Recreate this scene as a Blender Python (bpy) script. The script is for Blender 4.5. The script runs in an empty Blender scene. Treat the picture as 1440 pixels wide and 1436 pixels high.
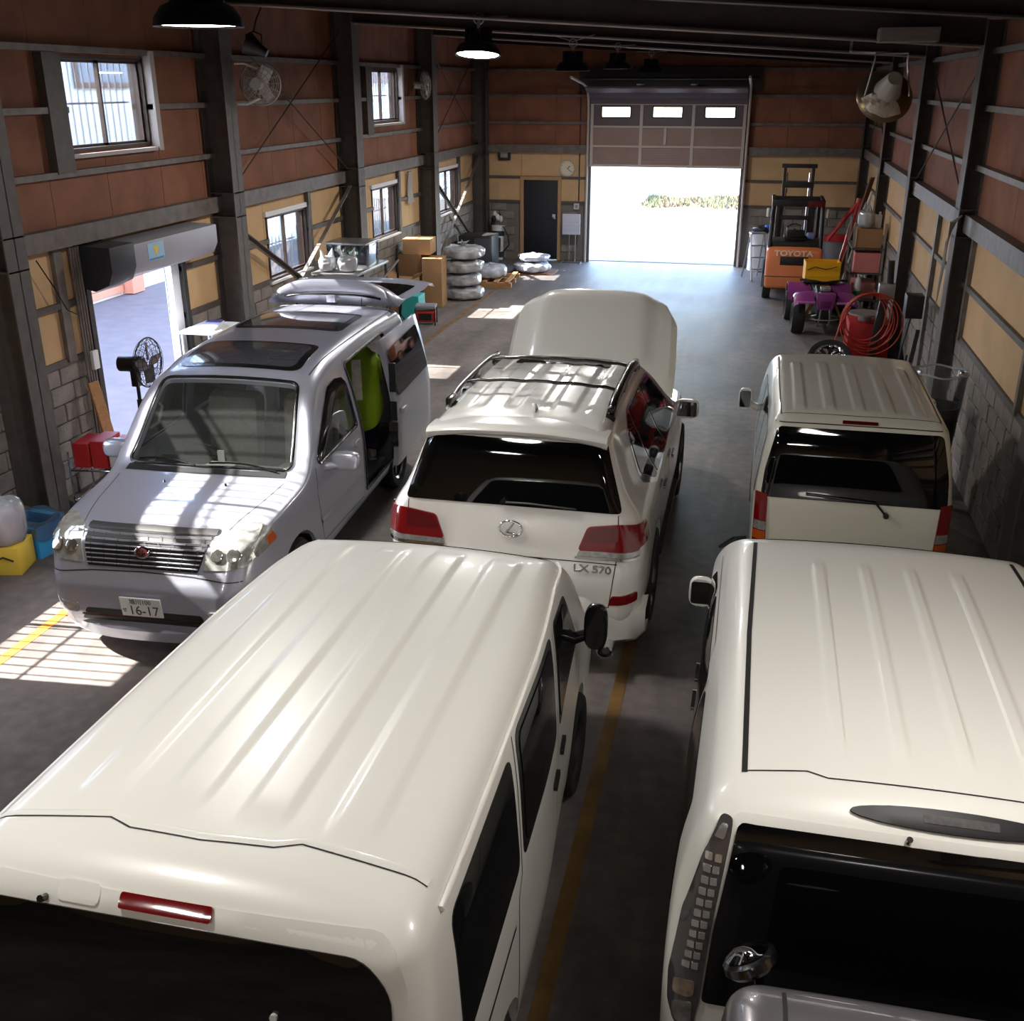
import bpy, bmesh, math, random
import numpy as np
from mathutils import Vector, Matrix
from mathutils.bvhtree import BVHTree
from mathutils.geometry import delaunay_2d_cdt

SC = bpy.context.scene
COL = SC.collection
PI = math.pi
rnd = random.Random(7)

# ------------------------------------------------------------------ camera
CX, CY, FPX, HCAM = 720.0, 718.0, 1480.0, 4.1
_d = Vector((1080 - CX, 120 - CY, FPX)).normalized()          # world +Y in camera axes
_dn = Vector((0, 1, -_d.y / _d.z)).normalized()               # world -Z in camera axes
_rx = _dn.cross(_d)                                           # world +X in camera axes
def ray(px, py):
    c = Vector(((px - CX) / FPX, (py - CY) / FPX, 1))
    return Vector((_rx.dot(c), _d.dot(c), -_dn.dot(c)))
def onz(px, py, z=0.0):
    r = ray(px, py); t = (z - HCAM) / r.z
    return Vector((0, 0, HCAM)) + r * t
def ony(px, py, y):
    r = ray(px, py); return Vector((0, 0, HCAM)) + r * (y / r.y)
def onx(px, py, x):
    r = ray(px, py); return Vector((0, 0, HCAM)) + r * (x / r.x)

cam_data = bpy.data.cameras.new('camera')
cam = bpy.data.objects.new('camera', cam_data); COL.objects.link(cam)
cam_data.sensor_fit = 'HORIZONTAL'; cam_data.sensor_width = 36
cam_data.lens = 36 * FPX / 1440
cam_data.clip_start = 0.05; cam_data.clip_end = 400
right = Vector((_rx.x, _d.x, -_dn.x)); down = Vector((_rx.y, _d.y, -_dn.y)); fwd = Vector((_rx.z, _d.z, -_dn.z))
M = Matrix.Identity(4)
for i in range(3):
    M[i][0] = right[i]; M[i][1] = -down[i]; M[i][2] = -fwd[i]
M[0][3], M[1][3], M[2][3] = 0, 0, HCAM
cam.matrix_world = M
SC.camera = cam

# ------------------------------------------------------------------ sky, sun, exposure
SUN_DIR = Vector((1.2, 0.10, -1.0)).normalized()
w = bpy.data.worlds.new('world'); SC.world = w; w.use_nodes = True
nt = w.node_tree; nt.nodes.clear()
sky = nt.nodes.new('ShaderNodeTexSky'); sky.sky_type = 'NISHITA'; sky.sun_disc = False
sky.sun_elevation = math.asin(-SUN_DIR.z); sky.sun_rotation = math.atan2(-SUN_DIR.x, -SUN_DIR.y)
bg = nt.nodes.new('ShaderNodeBackground'); bg.inputs['Strength'].default_value = 2.1
out = nt.nodes.new('ShaderNodeOutputWorld')
nt.links.new(sky.outputs[0], bg.inputs[0]); nt.links.new(bg.outputs[0], out.inputs[0])

sd = bpy.data.lights.new('sun', 'SUN'); sd.energy = 27.0; sd.angle = math.radians(0.55); sd.color = (1.0, 0.95, 0.88)
sun = bpy.data.objects.new('sun', sd); COL.objects.link(sun)
sun.rotation_euler = SUN_DIR.to_track_quat('-Z', 'Y').to_euler(); sun.location = (-20, -2, 20)

LAMP_W = 17.0
vs = SC.view_settings
vs.view_transform = 'Standard'; vs.look = 'None'; vs.exposure = 0.95; vs.gamma = 1.0; vs.use_curve_mapping = False

# ------------------------------------------------------------------ materials
MATS = {}
def srgb(r, g, b):
    f = lambda c: (c / 12.92 if c <= 0.04045 else ((c + 0.055) / 1.055) ** 2.4)
    return (f(r / 255), f(g / 255), f(b / 255), 1)
def mat(name, rgb, rough=0.5, metal=0.0, coat=0.0, var=0.0, vscale=6.0, bump=0.0, bscale=40.0,
        emit=None, estr=0.0, alpha=1.0, spec=0.5, rvar=0.0, var2=None, stretch=None, ior=1.5, sss=0.0):
    if name in MATS: return MATS[name]
    m = bpy.data.materials.new(name); m.use_nodes = True
    n = m.node_tree.nodes; l = m.node_tree.links; n.clear()
    o = n.new('ShaderNodeOutputMaterial'); p = n.new('ShaderNodeBsdfPrincipled')
    l.new(p.outputs[0], o.inputs[0])
    c = rgb if len(rgb) == 4 else srgb(*rgb)
    p.inputs['Base Color'].default_value = c
    p.inputs['Roughness'].default_value = rough; p.inputs['Metallic'].default_value = metal
    p.inputs['Coat Weight'].default_value = coat; p.inputs['Coat Roughness'].default_value = 0.04
    p.inputs['Specular IOR Level'].default_value = spec; p.inputs['IOR'].default_value = ior
    if alpha < 1: p.inputs['Alpha'].default_value = alpha
    if emit:
        p.inputs['Emission Color'].default_value = srgb(*emit); p.inputs['Emission Strength'].default_value = estr
    if var or bump or rvar:
        tc = n.new('ShaderNodeTexCoord'); src = tc.outputs['Object']
        if stretch:
            mp = n.new('ShaderNodeMapping'); mp.inputs['Scale'].default_value = stretch
            l.new(src, mp.inputs[0]); src = mp.outputs[0]
        nz = n.new('ShaderNodeTexNoise'); nz.inputs['Scale'].default_value = vscale; nz.inputs['Detail'].default_value = 6
        l.new(src, nz.inputs['Vector'])
        if var:
            rp = n.new('ShaderNodeValToRGB')
            rp.color_ramp.elements[0].position = 0.3; rp.color_ramp.elements[1].position = 0.72
            k = 1 - var
            rp.color_ramp.elements[0].color = srgb(*var2) if var2 else (c[0] * k, c[1] * k, c[2] * k, 1)
            rp.color_ramp.elements[1].color = (min(1, c[0] * (1 + var * .5)), min(1, c[1] * (1 + var * .5)), min(1, c[2] * (1 + var * .5)), 1)
            l.new(nz.outputs[0], rp.inputs[0]); l.new(rp.outputs[0], p.inputs['Base Color'])
        if rvar:
            mr = n.new('ShaderNodeMapRange'); mr.inputs[3].default_value = max(0.02, rough - rvar); mr.inputs[4].default_value = min(1, rough + rvar)
            l.new(nz.outputs[0], mr.inputs[0]); l.new(mr.outputs[0], p.inputs['Roughness'])
        if bump:
            nb = n.new('ShaderNodeTexNoise'); nb.inputs['Scale'].default_value = bscale; nb.inputs['Detail'].default_value = 4
            l.new(src, nb.inputs['Vector'])
            b = n.new('ShaderNodeBump'); b.inputs['Strength'].default_value = bump; b.inputs['Distance'].default_value = 0.02
            l.new(nb.outputs[0], b.inputs['Height']); l.new(b.outputs[0], p.inputs['Normal'])
    MATS[name] = m
    return m
def glass_mat(name, tint=(0.9, 0.95, 0.95), gloss=1.0, body=0.0, bodycol=(0.5, 0.5, 0.5), rough=0.02):
    """thin pane: transparent with a fresnel reflection, optionally part milky"""
    if name in MATS: return MATS[name]
    m = bpy.data.materials.new(name); m.use_nodes = True
    n = m.node_tree.nodes; l = m.node_tree.links; n.clear()
    o = n.new('ShaderNodeOutputMaterial')
    t = n.new('ShaderNodeBsdfTransparent'); t.inputs[0].default_value = (*tint, 1)
    g = n.new('ShaderNodeBsdfGlossy'); g.inputs['Roughness'].default_value = rough
    fr = n.new('ShaderNodeFresnel'); fr.inputs[0].default_value = 1.5
    ml = n.new('ShaderNodeMath'); ml.operation = 'MULTIPLY'; ml.inputs[1].default_value = gloss
    l.new(fr.outputs[0], ml.inputs[0])
    base = t.outputs[0]
    if body > 0:
        d = n.new('ShaderNodeBsdfDiffuse'); d.inputs[0].default_value = (*bodycol, 1)
        mx0 = n.new('ShaderNodeMixShader'); mx0.inputs[0].default_value = body
        l.new(t.outputs[0], mx0.inputs[1]); l.new(d.outputs[0], mx0.inputs[2]); base = mx0.outputs[0]
    mx = n.new('ShaderNodeMixShader')
    l.new(ml.outputs[0], mx.inputs[0]); l.new(base, mx.inputs[1]); l.new(g.outputs[0], mx.inputs[2])
    l.new(mx.outputs[0], o.inputs[0])
    MATS[name] = m
    return m

# ------------------------------------------------------------------ mesh helpers
def box(bm, x0, x1, y0, y1, z0, z1):
    v = [bm.verts.new(p) for p in ((x0, y0, z0), (x1, y0, z0), (x1, y1, z0), (x0, y1, z0), (x0, y0, z1), (x1, y0, z1), (x1, y1, z1), (x0, y1, z1))]
    for f in ((3, 2, 1, 0), (4, 5, 6, 7), (0, 1, 5, 4), (1, 2, 6, 5), (2, 3, 7, 6), (3, 0, 4, 7)):
        bm.faces.new([v[i] for i in f])
    return v
def obox(bm, c, size, rot=None):
    """box centred at c with a rotation matrix"""
    hx, hy, hz = size[0] / 2, size[1] / 2, size[2] / 2
    v = box(bm, -hx, hx, -hy, hy, -hz, hz)
    for q in v:
        co = q.co if rot is None else rot @ q.co
        q.co = co + Vector(c)
    return v
def frame_of(d):
    d = Vector(d).normalized()
    a = Vector((0, 0, 1)) if abs(d.z) < 0.95 else Vector((1, 0, 0))
    u = d.cross(a).normalized(); return u, d.cross(u).normalized()
def cyl(bm, p0, p1, r, seg=12, r2=None, cap=True):
    p0 = Vector(p0); p1 = Vector(p1); r2 = r if r2 is None else r2
    u, v = frame_of(p1 - p0)
    A = [bm.verts.new(p0 + (u * math.cos(2 * PI * i / seg) + v * math.sin(2 * PI * i / seg)) * r) for i in range(seg)]
    B = [bm.verts.new(p1 + (u * math.cos(2 * PI * i / seg) + v * math.sin(2 * PI * i / seg)) * r2) for i in range(seg)]
    for i in range(seg):
        bm.faces.new((A[i], A[(i + 1) % seg], B[(i + 1) % seg], B[i]))
    if cap:
        bm.faces.new(A[::-1]); bm.faces.new(B)
def tube(bm, pts, r, seg=8, closed=False):
    pts = [Vector(p) for p in pts]; n = len(pts); rings = []
    u = None
    for i, p in enumerate(pts):
        if closed: d = (pts[(i + 1) % n] - pts[i - 1]).normalized()
        else: d = (pts[min(i + 1, n - 1)] - pts[max(i - 1, 0)]).normalized()
        if u is None: u, v = frame_of(d)
        else:
            u = (u - d * u.dot(d)).normalized(); v = d.cross(u)
        rr = r[i] if isinstance(r, (list, tuple)) else r
        rings.append([bm.verts.new(p + (u * math.cos(2 * PI * k / seg) + v * math.sin(2 * PI * k / seg)) * rr) for k in range(seg)])
    m = n if closed else n - 1
    for i in range(m):
        A, B = rings[i], rings[(i + 1) % n]
        for k in range(seg):
            bm.faces.new((A[k], A[(k + 1) % seg], B[(k + 1) % seg], B[k]))
    if not closed:
        bm.faces.new(rings[0][::-1]); bm.faces.new(rings[-1])
def lathe(bm, prof, seg=24, Mx=None, closed=False):
    """profile [(r, z)] turned about z"""
    Mx = Mx or Matrix.Identity(4); rings = []
    for r, z in prof:
        if r < 1e-5: rings.append([bm.verts.new(Mx @ Vector((0, 0, z)))])
        else: rings.append([bm.verts.new(Mx @ Vector((r * math.cos(2 * PI * k / seg), r * math.sin(2 * PI * k / seg), z))) for k in range(seg)])
    m = len(prof) if closed else len(prof) - 1
    for i in range(m):
        A, B = rings[i], rings[(i + 1) % len(prof)]
        for k in range(seg):
            k2 = (k + 1) % seg
            if len(A) == 1 and len(B) == 1: continue
            if len(A) == 1: bm.faces.new((A[0], B[k2], B[k]))
            elif len(B) == 1: bm.faces.new((A[k], A[k2], B[0]))
            else: bm.faces.new((A[k], A[k2], B[k2], B[k]))
def prism(bm, poly, axis, a0, a1):
    """poly of 2D points extruded on axis: 'x' -> (y,z), 'y' -> (x,z), 'z' -> (x,y)"""
    def P(p, a):
        return {'x': (a, p[0], p[1]), 'y': (p[0], a, p[1]), 'z': (p[0], p[1], a)}[axis]
    A = [bm.verts.new(P(p, a0)) for p in poly]; B = [bm.verts.new(P(p, a1)) for p in poly]
    n = len(poly)
    for i in range(n): bm.faces.new((A[i], A[(i + 1) % n], B[(i + 1) % n], B[i]))
    bm.faces.new(A[::-1]); bm.faces.new(B)
def rotm(ax, deg): return Matrix.Rotation(math.radians(deg), 3, ax)
def xform(bm, M, verts=None):
    bmesh.ops.transform(bm, matrix=M, verts=verts or bm.verts)

def obj(name, bm, m, parent=None, smooth=None, bevel=0.0, bseg=2, loc=None, recalc=True):
    """bm -> one mesh object; smooth = angle in degrees for smooth shading"""
    if isinstance(bm, bmesh.types.BMesh):
        if bevel > 0:
            bmesh.ops.remove_doubles(bm, verts=bm.verts, dist=1e-5)
            ed = [e for e in bm.edges if len(e.link_faces) == 2 and e.calc_face_angle(0) > 0.6]
            bmesh.ops.bevel(bm, geom=ed, offset=bevel, segments=bseg, profile=0.6, affect='EDGES', clamp_overlap=True)
            if smooth is None: smooth = 40
        if recalc: bmesh.ops.recalc_face_normals(bm, faces=bm.faces)
        me = bpy.data.meshes.new(name); bm.to_mesh(me); bm.free()
    else: me = bm
    if smooth:
        me.shade_smooth(); me.set_sharp_from_angle(angle=math.radians(smooth))
    o = bpy.data.objects.new(name, me); COL.objects.link(o)
    if m is not None and not me.materials: me.materials.append(m)
    if parent is not None: o.parent = parent
    if loc is not None: o.location = loc
    return o
def tag(o, label=None, cat=None, group=None, kind=None):
    if label: o['label'] = label
    if cat: o['category'] = cat
    if group: o['group'] = group
    if kind: o['kind'] = kind
    return o
def thing(name, label, cat, loc=(0, 0, 0), rz=0.0, group=None, kind=None):
    o = bpy.data.objects.new(name, None); COL.objects.link(o)
    o.empty_display_size = 0.2
    o.location = loc; o.rotation_euler = (0, 0, math.radians(rz))
    return tag(o, label, cat, group, kind)
def copy_tree(o, parent=None):
    c = o.copy(); COL.objects.link(c); c.parent = parent
    for ch in list(o.children): copy_tree(ch, c)
    return c
B = bmesh.new

def text_mesh(s, size, depth=0.004, bold=0.0):
    cu = bpy.data.curves.new('lettering', 'FONT'); cu.body = s; cu.size = size; cu.extrude = depth / 2
    cu.align_x = 'CENTER'; cu.align_y = 'CENTER'; cu.offset = bold
    t = bpy.data.objects.new('lettering', cu); COL.objects.link(t)
    dg = bpy.context.evaluated_depsgraph_get(); dg.update()
    me = bpy.data.meshes.new_from_object(t.evaluated_get(dg))
    bpy.data.objects.remove(t); bpy.data.curves.remove(cu)
    return me
def boolean_cut(bm, cutters):
    """difference of a closed bmesh with one or several cutter bmeshes; returns a mesh"""
    if not isinstance(cutters, (list, tuple)): cutters = [cutters]
    ma = bpy.data.meshes.new('cut_base'); bm.to_mesh(ma); bm.free()
    a = bpy.data.objects.new('cut_base', ma); COL.objects.link(a); tmp = []
    for c in cutters:
        bmesh.ops.recalc_face_normals(c, faces=c.faces)
        mb = bpy.data.meshes.new('cutter'); c.to_mesh(mb); c.free()
        b = bpy.data.objects.new('cutter', mb); COL.objects.link(b); tmp.append((b, mb))
        md = a.modifiers.new('cut', 'BOOLEAN'); md.operation = 'DIFFERENCE'; md.object = b; md.solver = 'MANIFOLD'
    dg = bpy.context.evaluated_depsgraph_get(); dg.update()
    me = bpy.data.meshes.new_from_object(a.evaluated_get(dg)); me.materials.clear()
    bpy.data.objects.remove(a); bpy.data.meshes.remove(ma)
    for b, mb in tmp: bpy.data.objects.remove(b); bpy.data.meshes.remove(mb)
    return me
# ------------------------------------------------------------------ setting
XL, XR, YB, YF = -6.96, 2.40, 26.7, -5.0
COLY = [-0.35, 4.12, 8.58, 13.10, 17.65, 22.10, 26.50]
def roofz(x): return 5.03 - 0.0616 * (x + 6.5)
m_steel = mat('painted_steel', (88, 82, 78), 0.55, 0.0, var=0.25, vscale=9)
m_steel2 = mat('girder_paint', (112, 103, 98), 0.5, var=0.35, vscale=7)
m_deck = mat('roof_deck', (74, 66, 62), 0.75, var=0.25, vscale=4)
m_orange = mat('insulation_board', (142, 92, 70), 0.8, var=0.28, vscale=2.2, bump=0.15, bscale=12)
m_beige = mat('beige_board', (206, 170, 126), 0.75, var=0.12, vscale=2.0)
m_block = mat('concrete_block', (140, 132, 126), 0.9, var=0.25, vscale=7, bump=0.35, bscale=60)
m_mortar = mat('mortar', (92, 86, 82), 0.95)
m_cladding = mat('cladding', (120, 112, 104), 0.7)
m_dark = mat('dark_metal', (45, 43, 43), 0.5, 0.2)
m_black = mat('black_plastic', (22, 22, 23), 0.45)
m_rubber = mat('rubber', (26, 26, 27), 0.8)
m_chrome = mat('chrome', (225, 225, 228), 0.08, 1.0)
m_alu = mat('aluminium', (170, 170, 172), 0.35, 0.8)
m_whitepaint = mat('white_metal', (222, 222, 222), 0.45)
m_winframe = mat('window_frame', (60, 46, 40), 0.45, 0.3)
m_pane = glass_mat('window_pane', (0.97, 0.98, 0.98), 0.7)

def floor_material():
    m = bpy.data.materials.new('worn_floor'); m.use_nodes = True
    n = m.node_tree.nodes; l = m.node_tree.links; p = n['Principled BSDF']
    tc = n.new('ShaderNodeTexCoord')
    n1 = n.new('ShaderNodeTexNoise'); n1.inputs['Scale'].default_value = 0.55; n1.inputs['Detail'].default_value = 8; n1.inputs['Roughness'].default_value = 0.62
    n2 = n.new('ShaderNodeTexNoise'); n2.inputs['Scale'].default_value = 9; n2.inputs['Detail'].default_value = 6
    n3 = n.new('ShaderNodeTexNoise'); n3.inputs['Scale'].default_value = 1.7; n3.inputs['Detail'].default_value = 3
    mp = n.new('ShaderNodeMapping'); mp.inputs['Scale'].default_value = (1.6, 0.25, 1)
    l.new(tc.outputs['Object'], mp.inputs[0]); l.new(mp.outputs[0], n3.inputs['Vector'])
    for q in (n1, n2): l.new(tc.outputs['Object'], q.inputs['Vector'])
    r1 = n.new('ShaderNodeValToRGB'); e = r1.color_ramp.elements
    e[0].position = 0.30; e[0].color = srgb(92, 86, 84); e[1].position = 0.72; e[1].color = srgb(148, 138, 133)
    l.new(n1.outputs[0], r1.inputs[0])
    mx = n.new('ShaderNodeMixRGB'); mx.blend_type = 'MULTIPLY'; mx.inputs[0].default_value = 0.55
    r2 = n.new('ShaderNodeValToRGB'); r2.color_ramp.elements[0].position = 0.35; r2.color_ramp.elements[0].color = (0.55, 0.55, 0.55, 1); r2.color_ramp.elements[1].position = 0.7
    l.new(n2.outputs[0], r2.inputs[0]); l.new(r1.outputs[0], mx.inputs[1]); l.new(r2.outputs[0], mx.inputs[2])
    mx2 = n.new('ShaderNodeMixRGB'); mx2.blend_type = 'MULTIPLY'; mx2.inputs[0].default_value = 0.6
    r3 = n.new('ShaderNodeValToRGB'); r3.color_ramp.elements[0].position = 0.32; r3.color_ramp.elements[0].color = (0.5, 0.5, 0.5, 1); r3.color_ramp.elements[1].position = 0.62
    l.new(n3.outputs[0], r3.inputs[0]); l.new(mx.outputs[0], mx2.inputs[1]); l.new(r3.outputs[0], mx2.inputs[2])
    l.new(mx2.outputs[0], p.inputs['Base Color'])
    p.inputs['Specular IOR Level'].default_value = 0.22
    mr = n.new('ShaderNodeMapRange'); mr.inputs[3].default_value = 0.45; mr.inputs[4].default_value = 0.7
    l.new(n1.outputs[0], mr.inputs[0]); l.new(mr.outputs[0], p.inputs['Roughness'])
    b = n.new('ShaderNodeBump'); b.inputs['Strength'].default_value = 0.08; b.inputs['Distance'].default_value = 0.01
    l.new(n2.outputs[0], b.inputs['Height']); l.new(b.outputs[0], p.inputs['Normal'])
    return m
bm = B(); box(bm, XL - .1, XR + .1, YF - .1, YB + .12, -0.15, 0.0)
floor = obj('floor', bm, floor_material()); tag(floor, 'dark worn concrete floor of the garage', None, kind='structure')
m_line = mat('yellow_line_paint', (206, 132, 38), 0.6, var=0.35, vscale=5)
m_line2 = mat('worn_line_paint', (120, 88, 44), 0.6, var=0.5, vscale=3)
for x, y0, y1, mm in ((-5.39, 4.6, 13.5, m_line), (-5.39, 13.5, 25.0, m_line2), (-0.70, 1.5, 9.6, m_line2)):
    bm = B(); box(bm, x - .045, x + .045, y0, y1, 0.0, 0.003)
    obj('painted_line', bm, mm, floor)

def rects_minus(u0, u1, v0, v1, holes):
    """rectangles covering the area minus holes"""
    us = sorted({u0, u1, *[min(max(h[i], u0), u1) for h in holes for i in (0, 1)]})
    res = []
    for a, b in zip(us, us[1:]):
        if b - a < 1e-4: continue
        cuts = sorted([(max(h[2], v0), min(h[3], v1)) for h in holes if h[0] < b - 1e-4 and h[1] > a + 1e-4 and h[3] > v0 and h[2] < v1])
        z = v0
        for c0, c1 in cuts:
            if c0 - z > 1e-4: res.append((a, b, z, c0))
            z = max(z, c1)
        if v1 - z > 1e-4: res.append((a, b, z, v1))
    return res
# holes in the left wall (y0,y1,z0,z1): windows and the shutter doorway
UPW = [(5.65, 7.75), (10.12, 11.72), (19.17, 20.78)]
LOW = [(5.6, 7.35), (14.57, 16.02), (19.07, 20.5), (23.42, 24.95)]
UPZ = [3.12, 3.46, 3.46]; LOZ = [1.12, 1.40, 1.40, 1.40]
HL = [(a, b, z, 4.38) for (a, b), z in zip(UPW, UPZ)] + [(a, b, z, 2.33) for (a, b), z in zip(LOW, LOZ)] + [(10.08, 12.02, 0, 2.22)]
DOOR_X0, DOOR_X1, DOOR_TOP = -4.06, -0.42, 3.70
HB = [(DOOR_X0, DOOR_X1, 0, DOOR_TOP), (-5.72, -4.85, 0, 1.93)]

def make_wall(name, label, axis, u0, u1, face, inward, holes, seams, bands_u, zmax, blocks_from):
    """axis 'x': wall plane x=face, u=y. 'y': plane y=face, u=x. inward = sign into the room"""
    s = inward
    def slab(bm, a, b, z0, z1, d0, d1):
        p, q = sorted((face + s * d0, face + s * d1))
        if axis == 'x': box(bm, p, q, a, b, z0, z1)
        else: box(bm, a, b, p, q, z0, z1)
    bm = B()
    for a, b, z0, z1 in rects_minus(u0, u1, -0.1, zmax, holes): slab(bm, a, b, z0, z1, -0.12, -0.02)
    wall = obj(name, bm, m_cladding); tag(wall, label, None, kind='structure')
    # orange boards full height above the girder, beige boards below
    for a, b in zip(seams, seams[1:]):
        rs = rects_minus(a + .004, b - .004, 2.66, zmax - .02, holes)
        if rs:
            bm = B()
            for r in rs: slab(bm, *r, -0.02, 0.0)
            obj('insulation_board', bm, m_orange, wall)
    for a, b in zip(bands_u, bands_u[1:]):
        for z0, z1 in ((1.42, 1.985), (1.985, 2.60)):
            rs = rects_minus(a + .004, b - .004, z0, z1, holes)
            if rs:
                bm = B()
                for r in rs: slab(bm, *r, -0.02, 0.0)
                obj('beige_board', bm, m_beige, wall)
    # horizontal steel rails
    for z, h, dep, nm, mm in ((2.57, .19, .13, 'girder', m_steel2), (3.23, .06, .09, 'girt', m_steel2), (3.84, .06, .09, 'girt', m_steel2), (4.41, .06, .09, 'girt', m_steel2), (1.96, .06, .045, 'girt', m_steel), (1.37, .07, .03, 'girt', m_steel)):
        if z + h > zmax: continue
        rs = rects_minus(u0, u1, z, z + h, holes)
        bm = B()
        for a, b, z0, z1 in rs:
            slab(bm, a, b, z0, z1, 0.0, dep)
        obj(nm, bm, mm, wall)
    return wall, slab
bmk = B(); box(bmk, -.19, .19, -.075, .075, -.0925, .0925)
bmesh.ops.bevel(bmk, geom=list(bmk.edges), offset=.008, segments=1, affect='EDGES')
block_me = bpy.data.meshes.new('concrete_block'); bmk.to_mesh(block_me); bmk.free(); block_me.materials.append(m_block)
def lay_blocks(wall, axis, face, inward, u0, u1, holes, limit=295):
    n = 0; rest = B()
    spots = []
    for r in range(7):
        z = 0.1 + r * 0.1965
        u = u0 + (0.2 if r % 2 else 0.0)
        while u + .19 < u1:
            c = u + 0.2
            if not any(h[0] < c + .19 and h[1] > c - .19 and h[2] < z + .05 and h[3] > z - .05 for h in holes): spots.append((c, z))
            u += 0.4
    spots.sort(key=lambda q: q[0])
    for c, z in spots:
        jit = rnd.uniform(-.004, .004)
        p = (face - inward * .06 + jit, c, z) if axis == 'x' else (c, face - inward * .06 + jit, z)
        if n < limit:
            o = bpy.data.objects.new('concrete_block', block_me); COL.objects.link(o); o.parent = wall
            o.location = p
            if axis == 'x': o.rotation_euler = (0, 0, PI / 2)
            n += 1
        else:
            if axis == 'x': box(rest, p[0] - .075, p[0] + .075, p[1] - .19, p[1] + .19, z - .0925, z + .0925)
            else: box(rest, p[0] - .19, p[0] + .19, p[1] - .075, p[1] + .075, z - .0925, z + .0925)
    if len(rest.verts):
        o = obj('far_concrete_blocks', rest, m_block, wall); o['kind'] = 'stuff'
    else: rest.free()
def seam_list(u0, u1, w, j=0.15):
    r = [u0]
    while r[-1] + w * 1.5 < u1: r.append(r[-1] + w + rnd.uniform(-j, j))
    return r + [u1]
lw, slabL = make_wall('wall_left', 'orange board wall over beige panels and grey concrete blocks, pierced by barred windows', 'x', YF, YB, XL, 1, HL,
                      seam_list(YF, YB, 0.98), [YF, 4.1, 8.58, 9.7, 13.1, 14.5, 16.1, 17.65, 18.9, 20.6, 21.3, 22.1, 23.3, 25.05, YB], 5.54, 0)
lay_blocks(lw, 'x', XL, 1, 7.0, YB, HL, 290)
rw, slabR = make_wall('wall_right', 'orange board wall over beige panels and concrete blocks behind the forklift side', 'x', YF, YB, XR, -1, [],
                      seam_list(YF, YB, 1.1), [YF, 4.1, 8.58, 13.1, 15.3, 17.65, 19.8, 22.1, 24.4, YB], 4.96, 0)
lay_blocks(rw, 'x', XR, -1, 8.6, YB, [], 290)
bw, slabB = make_wall('wall_back', 'end wall with orange boards, beige panels, black door and overhead garage door', 'y', XL - .12, XR + .12, YB, -1, HB,
                      seam_list(XL, DOOR_X0, 1.0) + seam_list(DOOR_X0, DOOR_X1, 3.64) [1:] + seam_list(DOOR_X1, XR, 1.0)[1:], [XL, -5.78, -4.79, DOOR_X0, DOOR_X1, 1.1, XR], 5.54, 0)
lay_blocks(bw, 'y', YB, -1, XL, XR, [(DOOR_X0 - .2, DOOR_X1 + .2, 0, 4), (-5.80, -4.77, 0, 2)], 290)
bm = B(); box(bm, XL - .12, XR + .12, YF - .15, YF, -.1, 5.54)
tag(obj('wall_front', bm, m_beige), 'plain board wall closing the garage behind the vans', None, kind='structure')

# roof deck and purlins
bm = B()
v = [bm.verts.new(p) for p in ((XL - .3, YF - .3, roofz(XL - .3) + .44), (XR + .3, YF - .3, roofz(XR + .3) + .44), (XR + .3, YB + .3, roofz(XR + .3) + .44), (XL - .3, YB + .3, roofz(XL - .3) + .44))]
v2 = [bm.verts.new(q.co + Vector((0, 0, .1))) for q in v]
bm.faces.new(v[::-1]); bm.faces.new(v2)
for i in range(4): bm.faces.new((v[i], v[(i + 1) % 4], v2[(i + 1) % 4], v2[i]))
ceil = obj('ceiling', bm, m_deck); tag(ceil, 'dark sloping roof deck carried on purlins', None, kind='structure')
x = XL + .5
while x < XR:
    bm = B(); z = roofz(x) + .34
    box(bm, x - .03, x + .03, YF, YB, z, z + .1); obj('purlin', bm, m_deck, ceil); x += 0.92
# roof beams (I-section, mono pitch)
def ibeam(name, p0, p1, up, h, wd, tf, tw, m, parent=None):
    p0 = Vector(p0); p1 = Vector(p1); d = (p1 - p0); L = d.length; d.normalize()
    up = (Vector(up) - d * Vector(up).dot(d)).normalized(); sd_ = d.cross(up)
    bm = B()
    for (a0, a1, b0, b1) in ((-wd / 2, wd / 2, 0, tf), (-wd / 2, wd / 2, h - tf, h), (-tw / 2, tw / 2, tf, h - tf)):
        vs = []
        for t in (0, L):
            for a, b in ((a0, b0), (a1, b0), (a1, b1), (a0, b1)): vs.append(bm.verts.new(p0 + d * t + sd_ * a + up * b))
        for f in ((0, 1, 2, 3), (7, 6, 5, 4), (0, 4, 5, 1), (1, 5, 6, 2), (2, 6, 7, 3), (3, 7, 4, 0)): bm.faces.new([vs[i] for i in f])
    return obj(name, bm, m, parent)
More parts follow.
